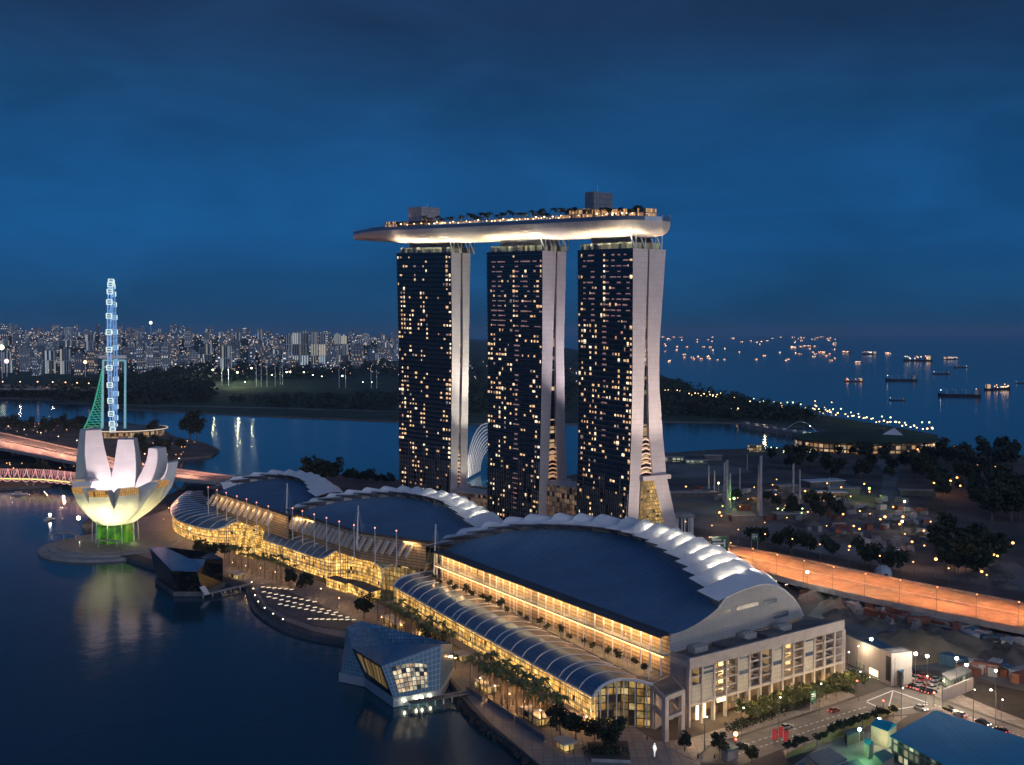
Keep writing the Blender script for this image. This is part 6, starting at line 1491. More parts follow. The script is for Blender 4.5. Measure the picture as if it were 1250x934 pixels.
# ================================================================== LOWER CORNER: blue roofs, wall, banners, signs
M_blue = lined('blue_roof_sheet', (0.02, 0.36, 0.56), (0.015, 0.28, 0.45), 1.0, 40, .06, 0, .5, 0.05, var=.08)
M_wl = glazed('lit_shed_glass', 2.2, 2.4, (.16, .20, .22), (.08, .10, .10), (.75, 1, .55), (1, .8, .45), .7, lit=.55, bar=.14, spread=.9)
MATS['blue_roof_sheet'].node_tree.nodes['Principled BSDF'].inputs['Specular IOR Level'].default_value = .1; MATS['blue_roof_sheet'].node_tree.nodes['Principled BSDF'].inputs['Roughness'].default_value = .75
def shed(name, lb, roof_px, z, eave, m_roof, m_wall, ridge=0.0, open_h=None):
    R = [P(u, v, z) for u, v in roof_px]; c = sum(R, V((0, 0, 0))) / len(R); t = thing(name, lb, 'building', (c.x, c.y, 2.0))
    b = MB(); n = len(R); u = 0; In = [c + (p - c) * (1 - eave) for p in R]
    for p, q in zip(In, In[1:] + In[:1]): u = b.wall(p, q, 2.0, z - .1, 0, u)
    b.build('wall', m_wall, t); b = MB(); b.prism(R, z - .35, z, 0)
    if ridge: 
        m1, m2 = R[0].lerp(R[1], .5), R[3].lerp(R[2], .5); m1, m2 = m1 + UP * ridge, m2 + UP * ridge
        b.f = []; b.m = []; b.uv = []; b.v = []
        uvface(b, [R[0], m1, m2, R[3]]); uvface(b, [m1, R[1], R[2], m2]); uvface(b, [R[1], m1, R[0]]); uvface(b, [R[3], m2, R[2]])
    b.build('roof', m_roof, t); return t
B1 = shed('blue_roof_hall', 'long low hall with bright blue metal roof and lit side windows', [(1086, 898), (1142, 867), (1262, 905), (1262, 990)], 9, .03, M_blue, M_wl)
shed('blue_roof_hut', 'small white hut with hipped blue roof beside the blue hall', [(1062, 885), (1076, 878), (1096, 884), (1084, 893)], 7.2, .08, M_blue, mat('lit_white_wall', (.6, .58, .5), .7), 1.2)
shed('blue_roof_hut', 'tiny round-topped blue hut next to the green lit yard', [(1054, 906), (1060, 902), (1067, 906), (1061, 911)], 6, .08, M_blue, M_conc, 1.0)
shed('site_cabin', 'flat dark blue cabin in the green lit yard', [(1030, 892), (1052, 886), (1054, 892), (1034, 899)], 5, .04, mat('cabin_roof', (.05, .10, .14), .6), M_concd)
M_bt = lined('teal_cabin_roof', (.06, .16, .24), (.03, .09, .13), 1.2, 1.2, .05, .05, .5, .1)
for i, (q, z) in enumerate((([(984, 922), (1012, 912), (1034, 926), (1006, 938)], 6), ([(1000, 940), (1046, 926), (1062, 940), (1010, 956)], 5), ([(1066, 920), (1080, 914), (1092, 922), (1078, 930)], 5), ([(955, 938), (980, 930), (994, 944), (966, 952)], 5), ([(880, 912), (893, 907), (902, 912), (888, 918)], 5))):
    shed('site_cabin', ['teal roofed cabin closest to the street verge', 'wide teal roofed cabin at the bottom of the green yard', 'square teal roofed cabin against the blue hall', 'teal roofed cabin near the red banner', 'blue roofed street kiosk by the pavement corner'][i], q, z, .05, M_bt, M_conc)
sheet('yard_ground', px([(960, 940), (1000, 912), (1050, 892), (1090, 900), (1110, 940)], 2.0), 2.03, M_conc)
lamp(P(1052, 914, 6), 900, (.3, 1, .35), size=.4); lamp(P(1070, 902, 5), 420, (1, .85, .4), size=.3); lamp(P(1078, 895, 5), 300, (1, .9, .6), size=.3); lamp(P(1100, 905, 5), 500, (.8, 1, .6), size=.3)
for u, v, c_, lb in ((1049, 910, (.4, 1, .5), 'green work lamp in the yard by the cabins'), (1073, 897, (1, .9, .6), 'white lamp on the hut with hipped blue roof')):
    p = P(u, v, 2); t = thing('work_lamp', lb, 'work lamp', p); b = MB(); b.tube(p, p + UP * 4.5, .1, n=5); b.build('pole', M_steel, t); b = MB(); b.ball(p + UP * 4.8, .5); b.build('lamp_head', glow('yard_bulb_%d' % u, c_, 25), t)
# boundary wall (white), end block, blue tarpaulin-roofed store behind
M_wall = lined('boundary_panel', (.34, .31, .30), (.24, .22, .21), 3.0, 8, .02, 0, .7, var=.06)
WA, WB = P(1031, 808, 2), P(1081, 832, 2); wd2 = (WB - WA).normalized(); wn2 = V((-wd2.y, wd2.x, 0))
t = thing('boundary_wall', 'long white boundary wall running from the stacked building to the car lot', 'wall', WA); b = MB(); b.prism([WA, WB, WB + wn2 * 1.0, WA + wn2 * 1.0], 2, 12.2, 0); b.build('wall_panel', M_wall, t)
b = MB(); b.prism([WB - wd2 * 1 - wn2 * 1.5, WB + wd2 * 5 - wn2 * 1.5, WB + wd2 * 5 + wn2 * 7, WB - wd2 * 1 + wn2 * 7], 2, 13.4, 0); b.build('end_block', M_wall, t); b = MB(); b.wall(WB + wd2 * 2.2 - wn2 * 1.6, WB + wd2 * 4.8 - wn2 * 1.6, 3.5, 12); b.build('dark_opening', M_dark, t)
for k in (.3, .62): b = MB(); q = WA.lerp(WB, k) - wn2 * .1; b.wall(q, q + wd2 * 5, 2.2, 4.4); b.build('lit_opening', MATS['doorway_glow'] if k > .5 else M_wl, t)
shed('blue_tarp_store', 'store with blue sheet roof behind the white boundary wall', [(1040, 785), (1066, 778), (1112, 800), (1102, 822), (1078, 806)], 7.5, .02, mat('tarp_roof', (.03, .10, .17), .6, var=.3), M_concd)
shed('site_office', 'long grey site office on the floodlit earth', [(1150, 822), (1176, 812), (1186, 818), (1160, 830)], 5.5, .03, M_conc, M_wl)
b = MB(); a, c = P(1150, 858, 2), P(1188, 842, 2); b.prism([a, c, c + V((0, .8, 0)), a + V((0, .8, 0))], 2, 6.2, 0); tag(b.build('hoarding_wall', M_wall, None, loc=a), 'pale angled hoarding at the corner of the dark pit', 'hoarding')
# yellow screen fences along the street
M_fen = mat('yellow_fence_panel', (.42, .34, .14), .6, var=.12)
for i, (p0, p1, h_) in enumerate((((1000, 909), (1052, 890), 2.6), ((1054, 889), (1096, 868), 2.6), ((960, 926), (996, 911), 1.6))):
    a, c = P(*p0, 2.16), P(*p1, 2.16); t = thing('site_fence', ['yellow panel fence along the green yard', 'yellow panel fence reaching the lit crossing', 'low yellow fence beside the red banner'][i], 'fence', a)
    for k in range(9):
        q = a.lerp(c, k / 8); b = MB(); b.tube(q, q + UP * (h_ + .2), .08, n=5); b.build('post', M_steel, t)
        if k < 8: b = MB(); q2 = a.lerp(c, (k + 1) / 8); b.beam(q + UP * h_ * .52 + (q2 - q) * .03, q2 + UP * h_ * .52 - (q2 - q) * .03, .08, h_ * .9); b.build('panel', M_fen, t)
# red banners, green direction signs, traffic lights
for i, (u, v) in enumerate(((942, 912), (950, 909), (956, 914))):
    p = P(u, v, 2.15); t = thing('street_banner', ['red street banner on a pole, nearest the verge cabins', 'red street banner on a pole, middle one', 'red street banner on a pole, by the low yellow fence'][i], 'banner', p); b = MB(); b.tube(p, p + UP * 5.5, .08, n=5); b.build('pole', M_steel, t); b = MB(); b.prism([p + V((.1, -.04, 0)), p + V((1.5, -.04, 0)), p + V((1.5, .04, 0)), p + V((.1, .04, 0))], p.z + 2.2, p.z + 5.4); b.build('cloth', mat('red_banner_%d' % i, (.5, .05, .05), .7), t); lamp(p + V((.8, -2, 3)), 60, (1, .5, .4), size=.2)
M_sg = mat('green_sign_face', (.01, .10, .05), .5, var=.05)
def roadsign(p, w_, h_, zz, ang, lb):
    t = thing('road_sign', lb, 'road sign', p); d = V((math.cos(ang), math.sin(ang), 0)); nn = V((d.y, -d.x, 0))
    for s in (-.42, .42): b = MB(); b.tube(p + d * w_ * s, p + d * w_ * s + UP * (zz + h_), .16, n=6); b.build('post', M_steel, t)
    b = MB(); b.beam(p + d * w_ * -.5 + UP * (zz + h_ / 2) + nn * .2, p + d * w_ * .5 + UP * (zz + h_ / 2) + nn * .2, .15, h_); b.build('sign_panel', M_sg, t)
    b = MB()
    for j, (x0, x1, y) in enumerate(((-.4, .1, .72), (-.4, .3, .5), (-.4, 0, .28))):
        q0, q1 = p + d * w_ * x0 + UP * (zz + h_ * y) + nn * .3, p + d * w_ * x1 + UP * (zz + h_ * y) + nn * .3; b.face([q0, q1, q1 + UP * h_ * .1, q0 + UP * h_ * .1])
    b.face([p + d * w_ * .25 + UP * (zz + h_ * .3) + nn * .3, p + d * w_ * .33 + UP * (zz + h_ * .3) + nn * .3, p + d * w_ * .33 + UP * (zz + h_ * .8) + nn * .3, p + d * w_ * .25 + UP * (zz + h_ * .8) + nn * .3]); b.build('legend_marking', M_white, t)
roadsign(P(878, 683, 7), 9, 8, 4, .1, 'large dark green direction sign over the expressway edge'); roadsign(P(921, 671, 7), 4, 4, 5, .1, 'small green direction sign on the far expressway edge'); roadsign(P(992, 868, 2.1), 2.6, 3.4, 3, .6, 'dark green sign board on the colonnade pavement')
tlp = lamp_proto('traffic_light', 'x', 'traffic light', 4.2, G_red, .35, None, 0, M_dark); tlp['label'] = 'traffic light showing red by the lit crossing'; tlr2 = Repeat(tlp)
for u, v, lb in ((898, 921, 'traffic light glowing red at the street kiosk'), (1046, 847, 'traffic light glowing red at the corner of the stacked building'), (1078, 872, 'traffic light glowing red on the verge side of the crossing'), (1140, 862, 'traffic light glowing red toward the dark pit')): tlr2.put(P(u, v, 2.15), 0, 1, lb)
lamp(P(898, 921, 7), 420, (1, .62, .2), size=.3); p = P(898, 918, 2.15); t = thing('street_lantern', 'glowing orange lantern on the pavement corner', 'lantern', p); b = MB(); b.tube(p, p + UP * 5, .1, n=5); b.build('pole', M_dark, t); b = MB(); b.ball(p + UP * 5.3, .55); b.build('lamp_head', glow('lantern_glow', (1, .6, .15), 25), t)

# ================================================================== GARDENS, BARRAGE, ATRIUM BLOCKS
at1 = [P(557, 652, 2), P(600, 655, 2), P(600, 632, 2), P(560, 628, 2)]
def atrium(u0, u1, v_top, y0, y1, lb, m):
    a, c = D(u0, v_top, y0), D(u1, v_top, y1); z = (a.z + c.z) / 2; t = thing('hotel_atrium', lb, 'atrium', (a.x, a.y, 2)); k = V((6, 12, 0)); b = MB(); u = 0
    A4 = [flat(a), flat(c), flat(c) + k, flat(a) + k]
    for p, q in zip(A4, A4[1:] + A4[:1]): u = b.wall(p, q, 2, z, 0, u)
    b.build('glazing', m, t); b = MB(); b.prism([p + (p - sum(A4, V((0, 0, 0))) / 4) * .03 for p in A4], z, z + 1.6, 0); b.build('roof', M_clad, t)
atrium(556, 598, 603, 735, 716, 'low glazed atrium between the bow-end tower and the middle tower', M_atrd); atrium(668, 708, 594, 672, 650, 'low glazed atrium between the middle tower and the splayed tower', M_atrd)
# ribbed conservatory seen between two towers
c0 = P(596, 584, 2); t = thing('ribbed_conservatory', 'white ribbed conservatory arching up between two hotel towers', 'conservatory', c0)
for k in range(9):
    b = MB(); a_ = k * .17; x0 = -18 + k * 1.2; pts = [c0 + V((x0 + 34 * (1 - math.cos(q)) * .5, 10 * k * .6, 46 * math.sin(q) * (1 - k * .06))) for q in [math.pi * .62 * j / 9 for j in range(10)]]; b.pipe(pts, .55, 4); b.build('rib', mat('rib_white_glow', (.7, .7, .72), .4, 0, (.8, .9, 1), .10, var=0) if k == 0 else MATS['rib_white_glow'], t)  # faint emission in the white ribs stands in for light on them
lamp(c0 + V((-12, -8, 6)), 9000, (1, .9, .7), size=1); lamp(c0 + V((6, -4, 4)), 5000, (1, .7, .4), size=1)
# tapering concrete trunks of the future tree-towers
sp_ = MB(); sp_.lathe((0, 0, 0), [(2.0, 0), (1.6, 8), (1.3, 20), (1.15, 33), (1.2, 38), (1.25, 40), (.1, 40.3)], 10); sp_ = sp_.build('supertree_trunk', mat('pale_trunk_concrete', (.30, .33, .38), .7), smooth=True); tag(sp_, 'tall pale concrete trunk of an unfinished tree-tower in the gardens', 'tower trunk', 'unfinished tree-towers'); spr = Repeat(sp_)
for u, v, s_ in ((887, 622, .85), (891, 620, .6), (928, 630, 1.0), (926, 626, .8), (976, 606, .5), (968, 614, .7), (865, 600, .5), (872, 600, .4), (976, 620, .5), (884, 612, .7), (1012, 606, .35), (903, 600, .45), (912, 574, .35)): spr.put(P(u, v, 2), 0, (s_ * .9, s_ * .9, s_))
def lowshed(u, v, L_, w_, h_, rz, lb, m, lit_=None):
    L_ *= .75; w_ *= .75; h_ *= .8; p = P(u, v, 2); t = thing('site_shed', lb, 'shed', p); b = MB(); b.box(p, L_, w_, h_, rz); b.build('wall', lit_ or M_concd, t); b = MB(); b.box(p + UP * h_, L_ + 2, w_ + 2, .5, rz); b.build('roof', m, t)
M_yl = glazed('yellow_lit_wall', 3, 3, (.2, .18, .1), (.1, .08, .05), (1, .66, .24), (1, .8, .5), .8, lit=.5, bar=.15, spread=.9)
M_litw = glazed('lit_shed_wall', 4, 3, (.25, .25, .22), (.1, .1, .1), (.7, 1, .6), (1, .9, .6), .5, lit=.5, bar=.15, spread=.9)
for i, a in enumerate(((822, 563, 24, 10, 5, 'pale lit shed at the channel right beside the splayed tower', M_conc, M_litw), (850, 566, 26, 9, 4, 'long low shed on the channel bank', M_conc, M_litw), (870, 562, 22, 10, 6, 'small flat shed on the channel bank past the long one', M_conc, None), (923, 551, 20, 10, 8, 'yellow lit shed on the far channel bank', M_conc, M_yl),
                       (1005, 594, 40, 16, 6, 'pale roofed shed in the middle of the garden site', M_white, None), (1030, 602, 30, 14, 5, 'second pale roofed shed of the garden site', M_conc, None), (1015, 610, 26, 10, 7, 'garden site shed with a bright strip of windows', M_white, M_yl), (970, 634, 34, 10, 5, 'long shed with lamps close to the expressway trees', M_conc, None), (905, 636, 20, 9, 5, 'low shed near the splayed tower and expressway', M_conc, None),
                       (960, 600, 22, 12, 6, 'grey shed between pale tree-tower trunks', M_conc, None), (1120, 605, 34, 8, 5, 'orange lit shed at the edge of the wood', M_conc, None), (1098, 640, 12, 8, 4, 'small shed where the garden track bends', M_conc, None), (845, 606, 46, 10, 4, 'long grey shed behind the splayed tower', M_conc, None))):
    lowshed(a[0], a[1], a[2], a[3], a[4], .12 * (i % 5) - .2, a[5], a[6], a[7])
p = P(834, 655, 2); t = thing('vent_pavilion', 'round columned pavilion at the foot of the splayed tower', 'pavilion', p); b = MB(); b.lathe(p, [(6.5, 12), (7, 12.6), (5, 14), (.1, 14.6)], 16); b.build('roof', M_conc, t)
for k in range(8): b = MB(); q = p + V((5.6 * math.cos(k * .785), 5.6 * math.sin(k * .785), 0)); b.tube(q, q + UP * 12.2, .45, n=6); b.build('column', M_white, t)
p = P(1078, 703, 2); t = thing('domed_tent', 'pale domed tent between dark trees beyond the expressway', 'tent', p); b = MB(); b.lathe(p, [(4.2, 0), (4.2, 1.8), (3.6, 3.6), (2.1, 4.9), (.1, 5.4)], 16); b.build('canopy', mat('tent_fabric', (.35, .42, .48), .7), t, True); b = MB(); b.wall(p + V((-.9, -4.3, 0)), p + V((.9, -4.3, 0)), 2.0, 4); b.build('doorway', M_dark, t)
# marina barrage: round green-roofed building with lit ring, bridge of gates
bc = P(1055, 546, 2); BA = thing('barrage_building', 'low round building with lit ring and curved roof at the channel mouth', 'building', bc); M_bar2 = glazed('barrage_glass', 6, 5, (.2, .14, .1), (.1, .07, .05), (1, .5, .2), (1, .72, .42), .8, lit=.8, bar=.12, spread=.9, blobs=.03)
b = MB(); n = 40; u = 0
for k in range(n):
    a, c = [V((bc.x + 72 * math.cos(2 * math.pi * q / n), bc.y + 60 * math.sin(2 * math.pi * q / n), 0)) for q in (k, k + 1)]; u = b.wall(a, c, 2, 11, 0, u)
b.build('glazing', M_bar2, BA); b = MB(); b.grid([[(bc.x + r1 * math.cos(2 * math.pi * q / n), bc.y + r1 * .83 * math.sin(2 * math.pi * q / n), z) for q in range(n)] for r1, z in ((74, 11), (76, 12.5), (60, 15), (30, 17), (.5, 17.5))], closed=True, flip=True); b.build('roof', M_grass, BA)
b = MB(); b.face([(bc.x + 12, bc.y - 20, 17.5), (bc.x + 34, bc.y - 20, 16.5), (bc.x + 30, bc.y - 4, 23)]); b.build('roof_sail', M_white, BA)
t = thing('barrage_bridge', 'low lit bridge of water gates across the channel mouth', 'bridge', P(960, 522, 2)); a, c = P(905, 517, 5), P(1012, 535, 5); b = MB(); b.beam(a, c, 9, 1.6); b.build('walkway_deck', M_conc, t)
for k in range(9): q = a.lerp(c, (k + .5) / 9); b = MB(); b.box((q.x, q.y, -1), 5, 12, 9, .3); b.build('gate_pier', M_conc, t)
b = MB(); arc = [a.lerp(c, .55).lerp(a.lerp(c, .9), k / 10) + UP * (2 + 12 * math.sin(math.pi * k / 10)) for k in range(11)]; b.pipe(arc, .5, 5); b.build('arch', M_white, t)
lamp(a.lerp(c, .3) + UP * 8, 6000, (1, .75, .4), size=1); lamp(a.lerp(c, .8) + UP * 8, 6000, (.8, 1, .6), size=1)

# ================================================================== SHIPS
def ship(lb, L_, loc, rz, kind, grp=None):
    t = thing('cargo_ship' if kind != 'dot' else 'small_ship', lb, 'ship', loc, grp); p = V(loc); d = V((math.cos(rz), math.sin(rz), 0)); s = V((-d.y, d.x, 0)); w_ = L_ * .085; h_ = L_ * .055; b = MB()
    rows = [[p + d * x * L_ + s * y * w_ * 1.0 + UP * (h_ * hh), p + d * (x * .96) * L_ + s * y * w_ * .8 - UP * 1, p + d * (x * .96) * L_ - s * y * w_ * .8 - UP * 1, p + d * x * L_ - s * y * w_ + UP * (h_ * hh)] for x, y, hh in ((-.5, .7, 1.1), (-.42, 1, 1), (.3, 1, 1), (.43, .6, 1.25), (.5, .04, 1.45))]
    b.grid(rows); b.face(rows[0]); b.grid([[r[0] - UP * .1, r[-1] - UP * .1] for r in rows]); b.build('hull', M_hullship if kind != 'red' else M_redship, t)
    b = MB(); b.box(p - d * .38 * L_ + UP * h_, L_ * .09, w_ * 1.5, L_ * .10, rz); b.box(p - d * .38 * L_ + UP * (h_ + L_ * .10), L_ * .06, w_ * 1.9, L_ * .03, rz); b.build('bridge_house', M_shipw if kind == 'dark' else M_shipl, t)
    b = MB(); b.tube(p - d * .44 * L_ + UP * h_, p - d * .44 * L_ + UP * (h_ + L_ * .14), L_ * .018, n=6); b.build('funnel', M_redship, t)
    if kind != 'dot':
        for x in (-.15, .08, .28): b = MB(); q = p + d * x * L_ + UP * h_; b.tube(q, q + UP * L_ * .12, L_ * .009, n=4); b.tube(q + UP * L_ * .1, q + d * L_ * .1 + UP * L_ * .13, L_ * .006, n=4); b.build('deck_crane', M_shipw, t)
    rs = random.Random(int(p.x)); nl = {'dark': 2, 'lit': 12, 'red': 7, 'dot': 3}[kind]
    for k in range(nl):
        x = -.4 + .85 * rs.random() if kind != 'dark' else (-.38, .42)[k]; q = p + d * x * L_ + UP * (h_ + L_ * rs.uniform(.03, .13)); b = MB(); b.ball(q, max(L_ * .012, p.y * .0002), 6); b.build('deck_light', rs.choice((G_shipo, G_shipo, G_shipy, G_shipw)) if kind != 'dark' else G_shipw, t)
M_hullship = mat('ship_hull', (.03, .03, .04), .6); M_redship = mat('ship_red', (.25, .05, .03), .6); M_shipw = mat('ship_white', (.45, .45, .45), .6); M_shipl = mat('ship_lit_house', (.6, .5, .4), .6, 0, (1, .62, .3), .5, var=.2)
G_shipo = glow('ship_orange', (1, .40, .13), 6); G_shipy = glow('ship_yellow', (1, .70, .36), 6); G_shipw = glow('ship_white_light', (1, .92, .78), 4)
SH = [(1042, 466, 22, 'red', 'small reddish ship glowing orange by itself in mid sea'), (1100, 465, 37, 'dark', 'long dark freighter with a few lights in mid sea'), (1171, 484, 48, 'dark', 'longest dark freighter lying across the sea'), (1218, 476, 36, 'lit', 'brightly lit white ship at the picture edge'), (1149, 457, 22, 'dark', 'dark ship with tall white bridge house'), (1120, 441, 34, 'lit', 'lit freighter with orange glow at its stern'),
      (1095, 489, 18, 'dark', 'small dark tug nearest the breakwater'), (1160, 439, 17, 'lit', 'small lit ship behind the white bridge-house ship'), (1173, 449, 18, 'dark', 'unlit low barge behind the longest freighter'), (1061, 433, 19, 'lit', 'wide ship blazing orange on the horizon anchorage'), (1084, 432, 8, 'lit', 'short ship with one orange glow on the horizon'), (1033, 431, 12, 'lit', 'ship with bright orange bow light on the anchorage'), (1246, 468, 14, 'dark', 'dark ship cut by the picture edge'), (985, 424, 12, 'red', 'reddish ship with orange deck lights'), (968, 425, 9, 'lit', 'compact orange lit ship beside the reddish one'), (1003, 431, 9, 'lit', 'small lit ship below the reddish one'), (1047, 443, 9, 'lit', 'tiny greenish lit boat off the anchorage')]
rs_ = random.Random(4)
for u, v, wpx, kd, lb in SH:
    p = P(u, v, 0); ship(lb, wpx * p.y / F * 1.05, p, rs_.uniform(-.35, .35) + (math.pi if rs_.random() < .5 else 0), kd)
for k in range(84):
    u = 806 + 215 * rs_.random() ** 1.1; v = 412 + 30 * rs_.random() ** 1.5
    p = P(u, v, 0); ship('faint lit ship in the crowded distant anchorage', rs_.uniform(2.6, 6) * p.y / F, p, rs_.uniform(-.6, .6), 'dot', 'ships of the distant anchorage')

# ================================================================== TOWN ACROSS THE BASIN
CITY = [glazed('town_%d' % i, cx_, cy_, w_, (.05, .06, .07), c1, c2, es, lit=l, bar=.12, spread=.9, rough=.4) for i, (cx_, cy_, w_, c1, c2, es, l) in enumerate((
    (4.0, 3.2, (.46, .54, .62), (.55, .75, 1), (1, .8, .55), .8, .2), (7.0, 6.0, (.38, .46, .56), (1, .72, .42), (.6, .8, 1), 1.5, .12), (5.0, 3.2, (.32, .38, .46), (1, .62, .35), (1, .8, .5), 1.0, .18), (9.0, 6.0, (.50, .56, .60), (1, .7, .5), (.75, .9, 1), 1.2, .16), (6.0, 40.0, (.58, .66, .72), (.6, .8, 1), (1, .85, .6), .5, .35)))]
rcx = random.Random(101); nb_ = 0
def block(x, y, w_, d_, h_, z, m, lb, grp, style):
    b = MB(); a = rcx.uniform(-.35, .35); p = (x, y, z - 6)
    if style == 0: b.box(p, w_, d_, h_ + 6, a, 0, 1); b.box((x, y, z + h_), w_ * .3, d_ * .6, h_ * .05 + 2, a, 1)
    elif style == 1:
        ca, sa = math.cos(a), math.sin(a)
        for q in (-.3, 0, .3): b.box((x + q * w_ * ca, y + q * w_ * sa, z - 6), w_ * .26, d_, h_ + 6 + (0 if q else 5), a, 0, 1)
        b.box((x, y, z - 6), w_ * .8, d_ * .5, h_ + 4, a, 0, 1)
    else: b.box(p, w_, d_, h_ * .3 + 6, a, 0, 1); b.box((x, y, z + h_ * .3), w_ * .55, d_ * .8, h_ * .7, a, 0, 1); b.tube((x, y, z + h_), (x, y, z + h_ * 1.12), .6, n=4, m=1)
    tag(b.build('apartment_block', [CITY[m], M_conc], None, loc=(x, y, z)), lb, 'apartment block', grp)
def at_town(u, y): x = (u - CU) / F * y; return x, town_z(x, y)
for (u, vt, y, wpx) in ((352, 409, 3850, 9), (362, 406, 3900, 9), (372, 405, 3950, 10), (384, 405, 3900, 10), (394, 407, 3880, 9), (412, 408, 4000, 9), (421, 410, 4000, 8)):
    x, z = at_town(u, y); block(x, y, wpx * y / F, 18, D(u, vt, y).z - z, z, 4, 'tall pale apartment slab in the white cluster beyond the sports ground', 'white slabs beyond the sports ground', 1)
for (u, vt, y, wpx) in ((172, 421, 3250, 9), (183, 424, 3200, 10), (193, 418, 3300, 9), (202, 423, 3220, 9), (60, 428, 3250, 12), (80, 426, 3200, 11), (97, 431, 3150, 10), (113, 428, 3200, 10), (30, 424, 3400, 12), (150, 432, 3120, 10), (8, 430, 3300, 12), (45, 436, 3100, 10), (130, 436, 3050, 9)):
    x, z = at_town(u, y); block(x, y, wpx * y / F, 20, D(u, vt, y).z - z, z, rcx.choice((0, 0, 4, 2)), 'bluish tower block standing at the water on the wheel side of the town', 'tower blocks near the wheel', rcx.choice((0, 1, 1)))
for k in range(285):
    u = rcx.uniform(-70, 520); y = 3500 + 4700 * rcx.random() ** 1.05; x, z = at_town(u, y)
    tall = rcx.random() < .6; h_ = rcx.uniform(42, 88) if tall else rcx.uniform(14, 38)
    vcap = 381 + 20 * max(u, 0) / 480; zc_ = D(u, vcap + rcx.uniform(0, 9), y).z; h_ = max(min(h_, zc_ - z), 12)
    far_ = y > 5800
    block(x, y, rcx.uniform(18, 46) if tall else rcx.uniform(40, 90), rcx.uniform(14, 24), h_, z, rcx.choice((0, 1, 2, 3, 4)), ('faint far block on the town skyline' if far_ else 'mid-distance town block, tall and slab-like') if tall else ('low far block in the haze of the town' if far_ else 'low wide town building among taller blocks'), ('far ' if far_ else 'nearer ') + ('tall' if tall else 'low') + ' town blocks', rcx.choice((0, 0, 1, 2)) if tall else 0)
# street lights and lit signs of the town: countless sparks
b = MB(); rr_ = random.Random(8)
for k in range(1500):
    u = rr_.uniform(-20, 505); y = 2900 + 5600 * rr_.random(); x, z = at_town(u, y); s_ = y * .00030 * rr_.uniform(.5, 1.15); b.ball((x, y, z + rr_.uniform(5, 26)), s_ * .8, 4, rr_.choice((0, 0, 0, 1, 1, 2)))
for k in range(60): u = rr_.uniform(560, 705); y = rr_.uniform(2500, 4200); b.ball(((u - CU) / F * y, y, rr_.uniform(6, 14)), y * .00028, 4, rr_.choice((0, 1, 2)))
tag(b.build('town_light_sparks', [glow('town_spark_warm', (1, .62, .36), 2.6), glow('town_spark_pale', (.85, .92, 1), 2.4), glow('town_spark_orange', (1, .42, .2), 2.4)]), kind='stuff')
for (u, v, y, r0, lb, c_) in ((2, 424, 2900, 7, 'greenish stadium lamp at the edge of the town', (.8, 1, .6)), (184, 394, 6200, 9, 'brightest white lamp on the town skyline', (1, .95, .8)), (8, 441, 3000, 6, 'pinkish lit signboard at the town edge', (1, .6, .7)), (104, 442, 3000, 5, 'yellow lit facade lamp near the wheel', (1, .7, .3))):
    p = D(u, v, y); t = thing('town_beacon', lb, 'lamp', p); b = MB(); b.ball(p, r0, 8); b.build('lamp_head', glow('beacon_%d' % u, c_, 2.5), t); b = MB(); b.tube((p.x, p.y, 1), p, 1.2, n=5); b.build('pole', M_steel, t)
# warm lamps on the sky park deck
dl = Repeat(lamp_proto('deck_lamp', 'small warm lamp among the palms of the sky park deck', 'lamp', 1.6, glow('deck_bulb', (1, .58, .26), 8), .36, 'lamps on the sky park deck'))
for k in range(84):
    i = 22 + int(56 * k / 84); q = (.10, .24, .42)[k % 3]; p = edgeW[i].lerp(edgeE[i], q) - UP * .4; dl.put(p, 0, rp_.uniform(.7, 1.3))
    if k % 4 == 0: lamp(p + UP * 2.6, 900, (1, .55, .28), size=.5)

# clutter of the building sites: containers, stacked pipes, spoil
cps = []
for nm, c_ in (('grey', (.30, .32, .34)), ('blue', (.06, .14, .24)), ('rust red', (.24, .09, .06)), ('white', (.5, .5, .5))):
    o = thing('site_container', 'x', 'container', (0, 0, 0)); b = MB(); b.box((0, 0, 0), 6.1, 2.5, 2.6); b.build('body', lined(nm.replace(' ', '_') + '_container_steel', c_, tuple(k * .6 for k in c_), .5, 8, .2, 0, .6), o)
    b = MB(); b.box((3.07, 0, .15), .06, 2.3, 2.3); b.build('end_door', M_concd, o); cps.append((nm, Repeat(o)))
rk_ = random.Random(55)
for poly, n, where in (([(850, 598), (1000, 596), (1110, 612), (1170, 650), (1100, 680), (960, 640), (860, 620)], 70, 'in the garden building site'), ([(930, 704), (1040, 735), (1150, 758), (1250, 785), (1250, 800), (1130, 770), (1010, 738)], 40, 'on the dark verge below the expressway'), ([(1130, 800), (1180, 808), (1262, 828), (1262, 842), (1190, 826)], 18, 'on the earth beside the pit')):
    for u, v in scatter(poly, n, n + 7):
        nm, rp2 = cps[rk_.randrange(4)]; rp2.put(P(u, v, 2.02), rk_.uniform(0, 3.1), rk_.uniform(.8, 1.5), nm + ' steel container ' + where, nm + ' containers ' + where)
pls = MB()
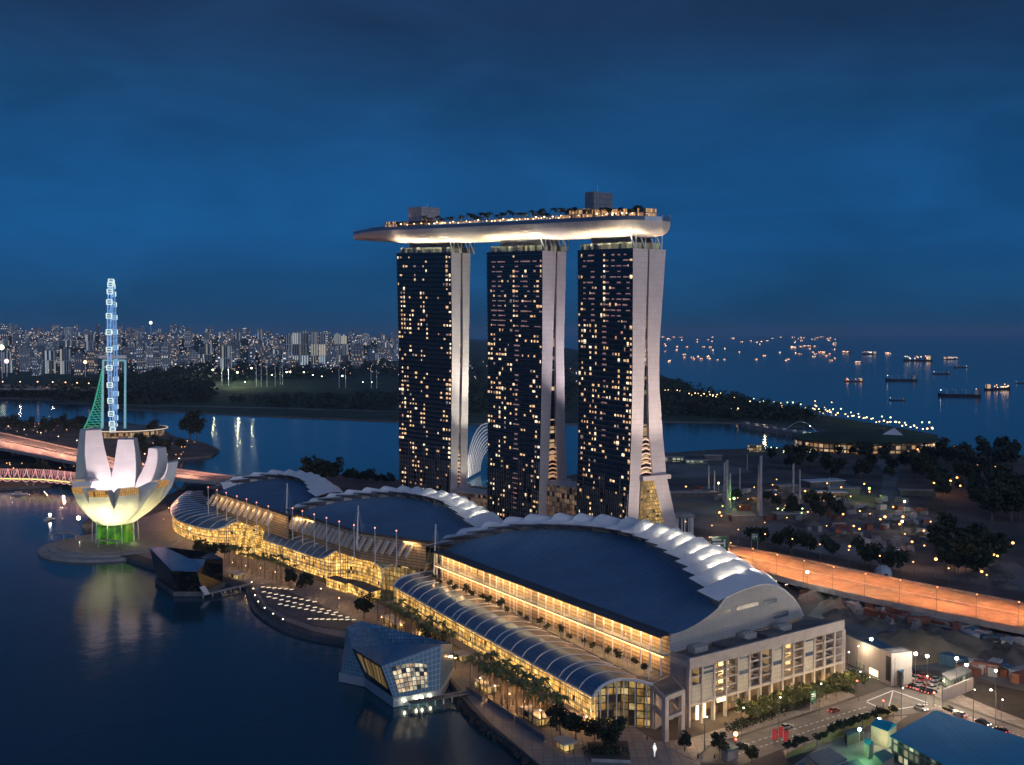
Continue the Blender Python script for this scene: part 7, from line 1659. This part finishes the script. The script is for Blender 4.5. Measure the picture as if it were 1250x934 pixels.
for i in range(3):
    for j in range(3 - i): pls.tube((-3, j * .9 + i * .45, .45 + i * .8), (3, j * .9 + i * .45, .45 + i * .8), .42, n=8)
pls = tag(pls.build('pipe_stack', M_conc), 'stack of pale concrete pipes on the building site', 'pipe stack', 'pipe stacks of the building sites'); plr = Repeat(pls)
for u, v in scatter([(860, 602), (1000, 600), (1160, 650), (1100, 676), (960, 642)], 22, 91) + scatter([(950, 712), (1140, 760), (1250, 790), (1250, 800), (1100, 765)], 14, 92): plr.put(P(u, v, 2.02), rk_.uniform(0, 3), rk_.uniform(.8, 1.6))
spm = MB()
rows = []
for i in range(9): rows.append([(-6 + 1.5 * i, -5 + 1.4 * j, (2.6 * math.sin(math.pi * i / 8) * math.sin(math.pi * j / 7) * (.7 + .5 * math.sin(i * 2.1 + j * 1.3)) - .05) if 0 < i < 8 and 0 < j < 7 else -.1) for j in range(8)])
spm.grid(rows); spm = tag(spm.build('spoil_heap', mat('spoil_earth', (.14, .12, .10), .95, var=.4, scale=.3), smooth=True), 'low heap of dug earth on the building site', 'earth heap', 'earth heaps of the building sites'); spr2 = Repeat(spm)
for u, v in scatter([(850, 600), (1000, 600), (1170, 650), (1250, 720), (1100, 690), (960, 645)], 34, 93) + scatter([(940, 708), (1140, 758), (1250, 790), (1250, 815), (1100, 785), (1000, 745)], 22, 94): spr2.put(P(u, v, 2.0), rk_.uniform(0, 6), rk_.uniform(.7, 1.9))

# ================================================================== AIR
def haze(density):
    m = bpy.data.materials.new('haze'); m.use_nodes = True; t = m.node_tree; t.nodes.clear()
    o = t.nodes.new('ShaderNodeOutputMaterial'); v = t.nodes.new('ShaderNodeVolumePrincipled'); v.inputs['Color'].default_value = (.50, .74, 1, 1); v.inputs['Density'].default_value = density
    t.links.new(v.outputs[0], o.inputs['Volume']); m.cycles.homogeneous_volume = True if hasattr(m.cycles, 'homogeneous_volume') else True
    b = MB(); b.box((0, 20800, -8), 81600, 43600, 268); ob = b.build('haze', m); tag(ob, kind='stuff'); return ob
haze(3.0e-5)
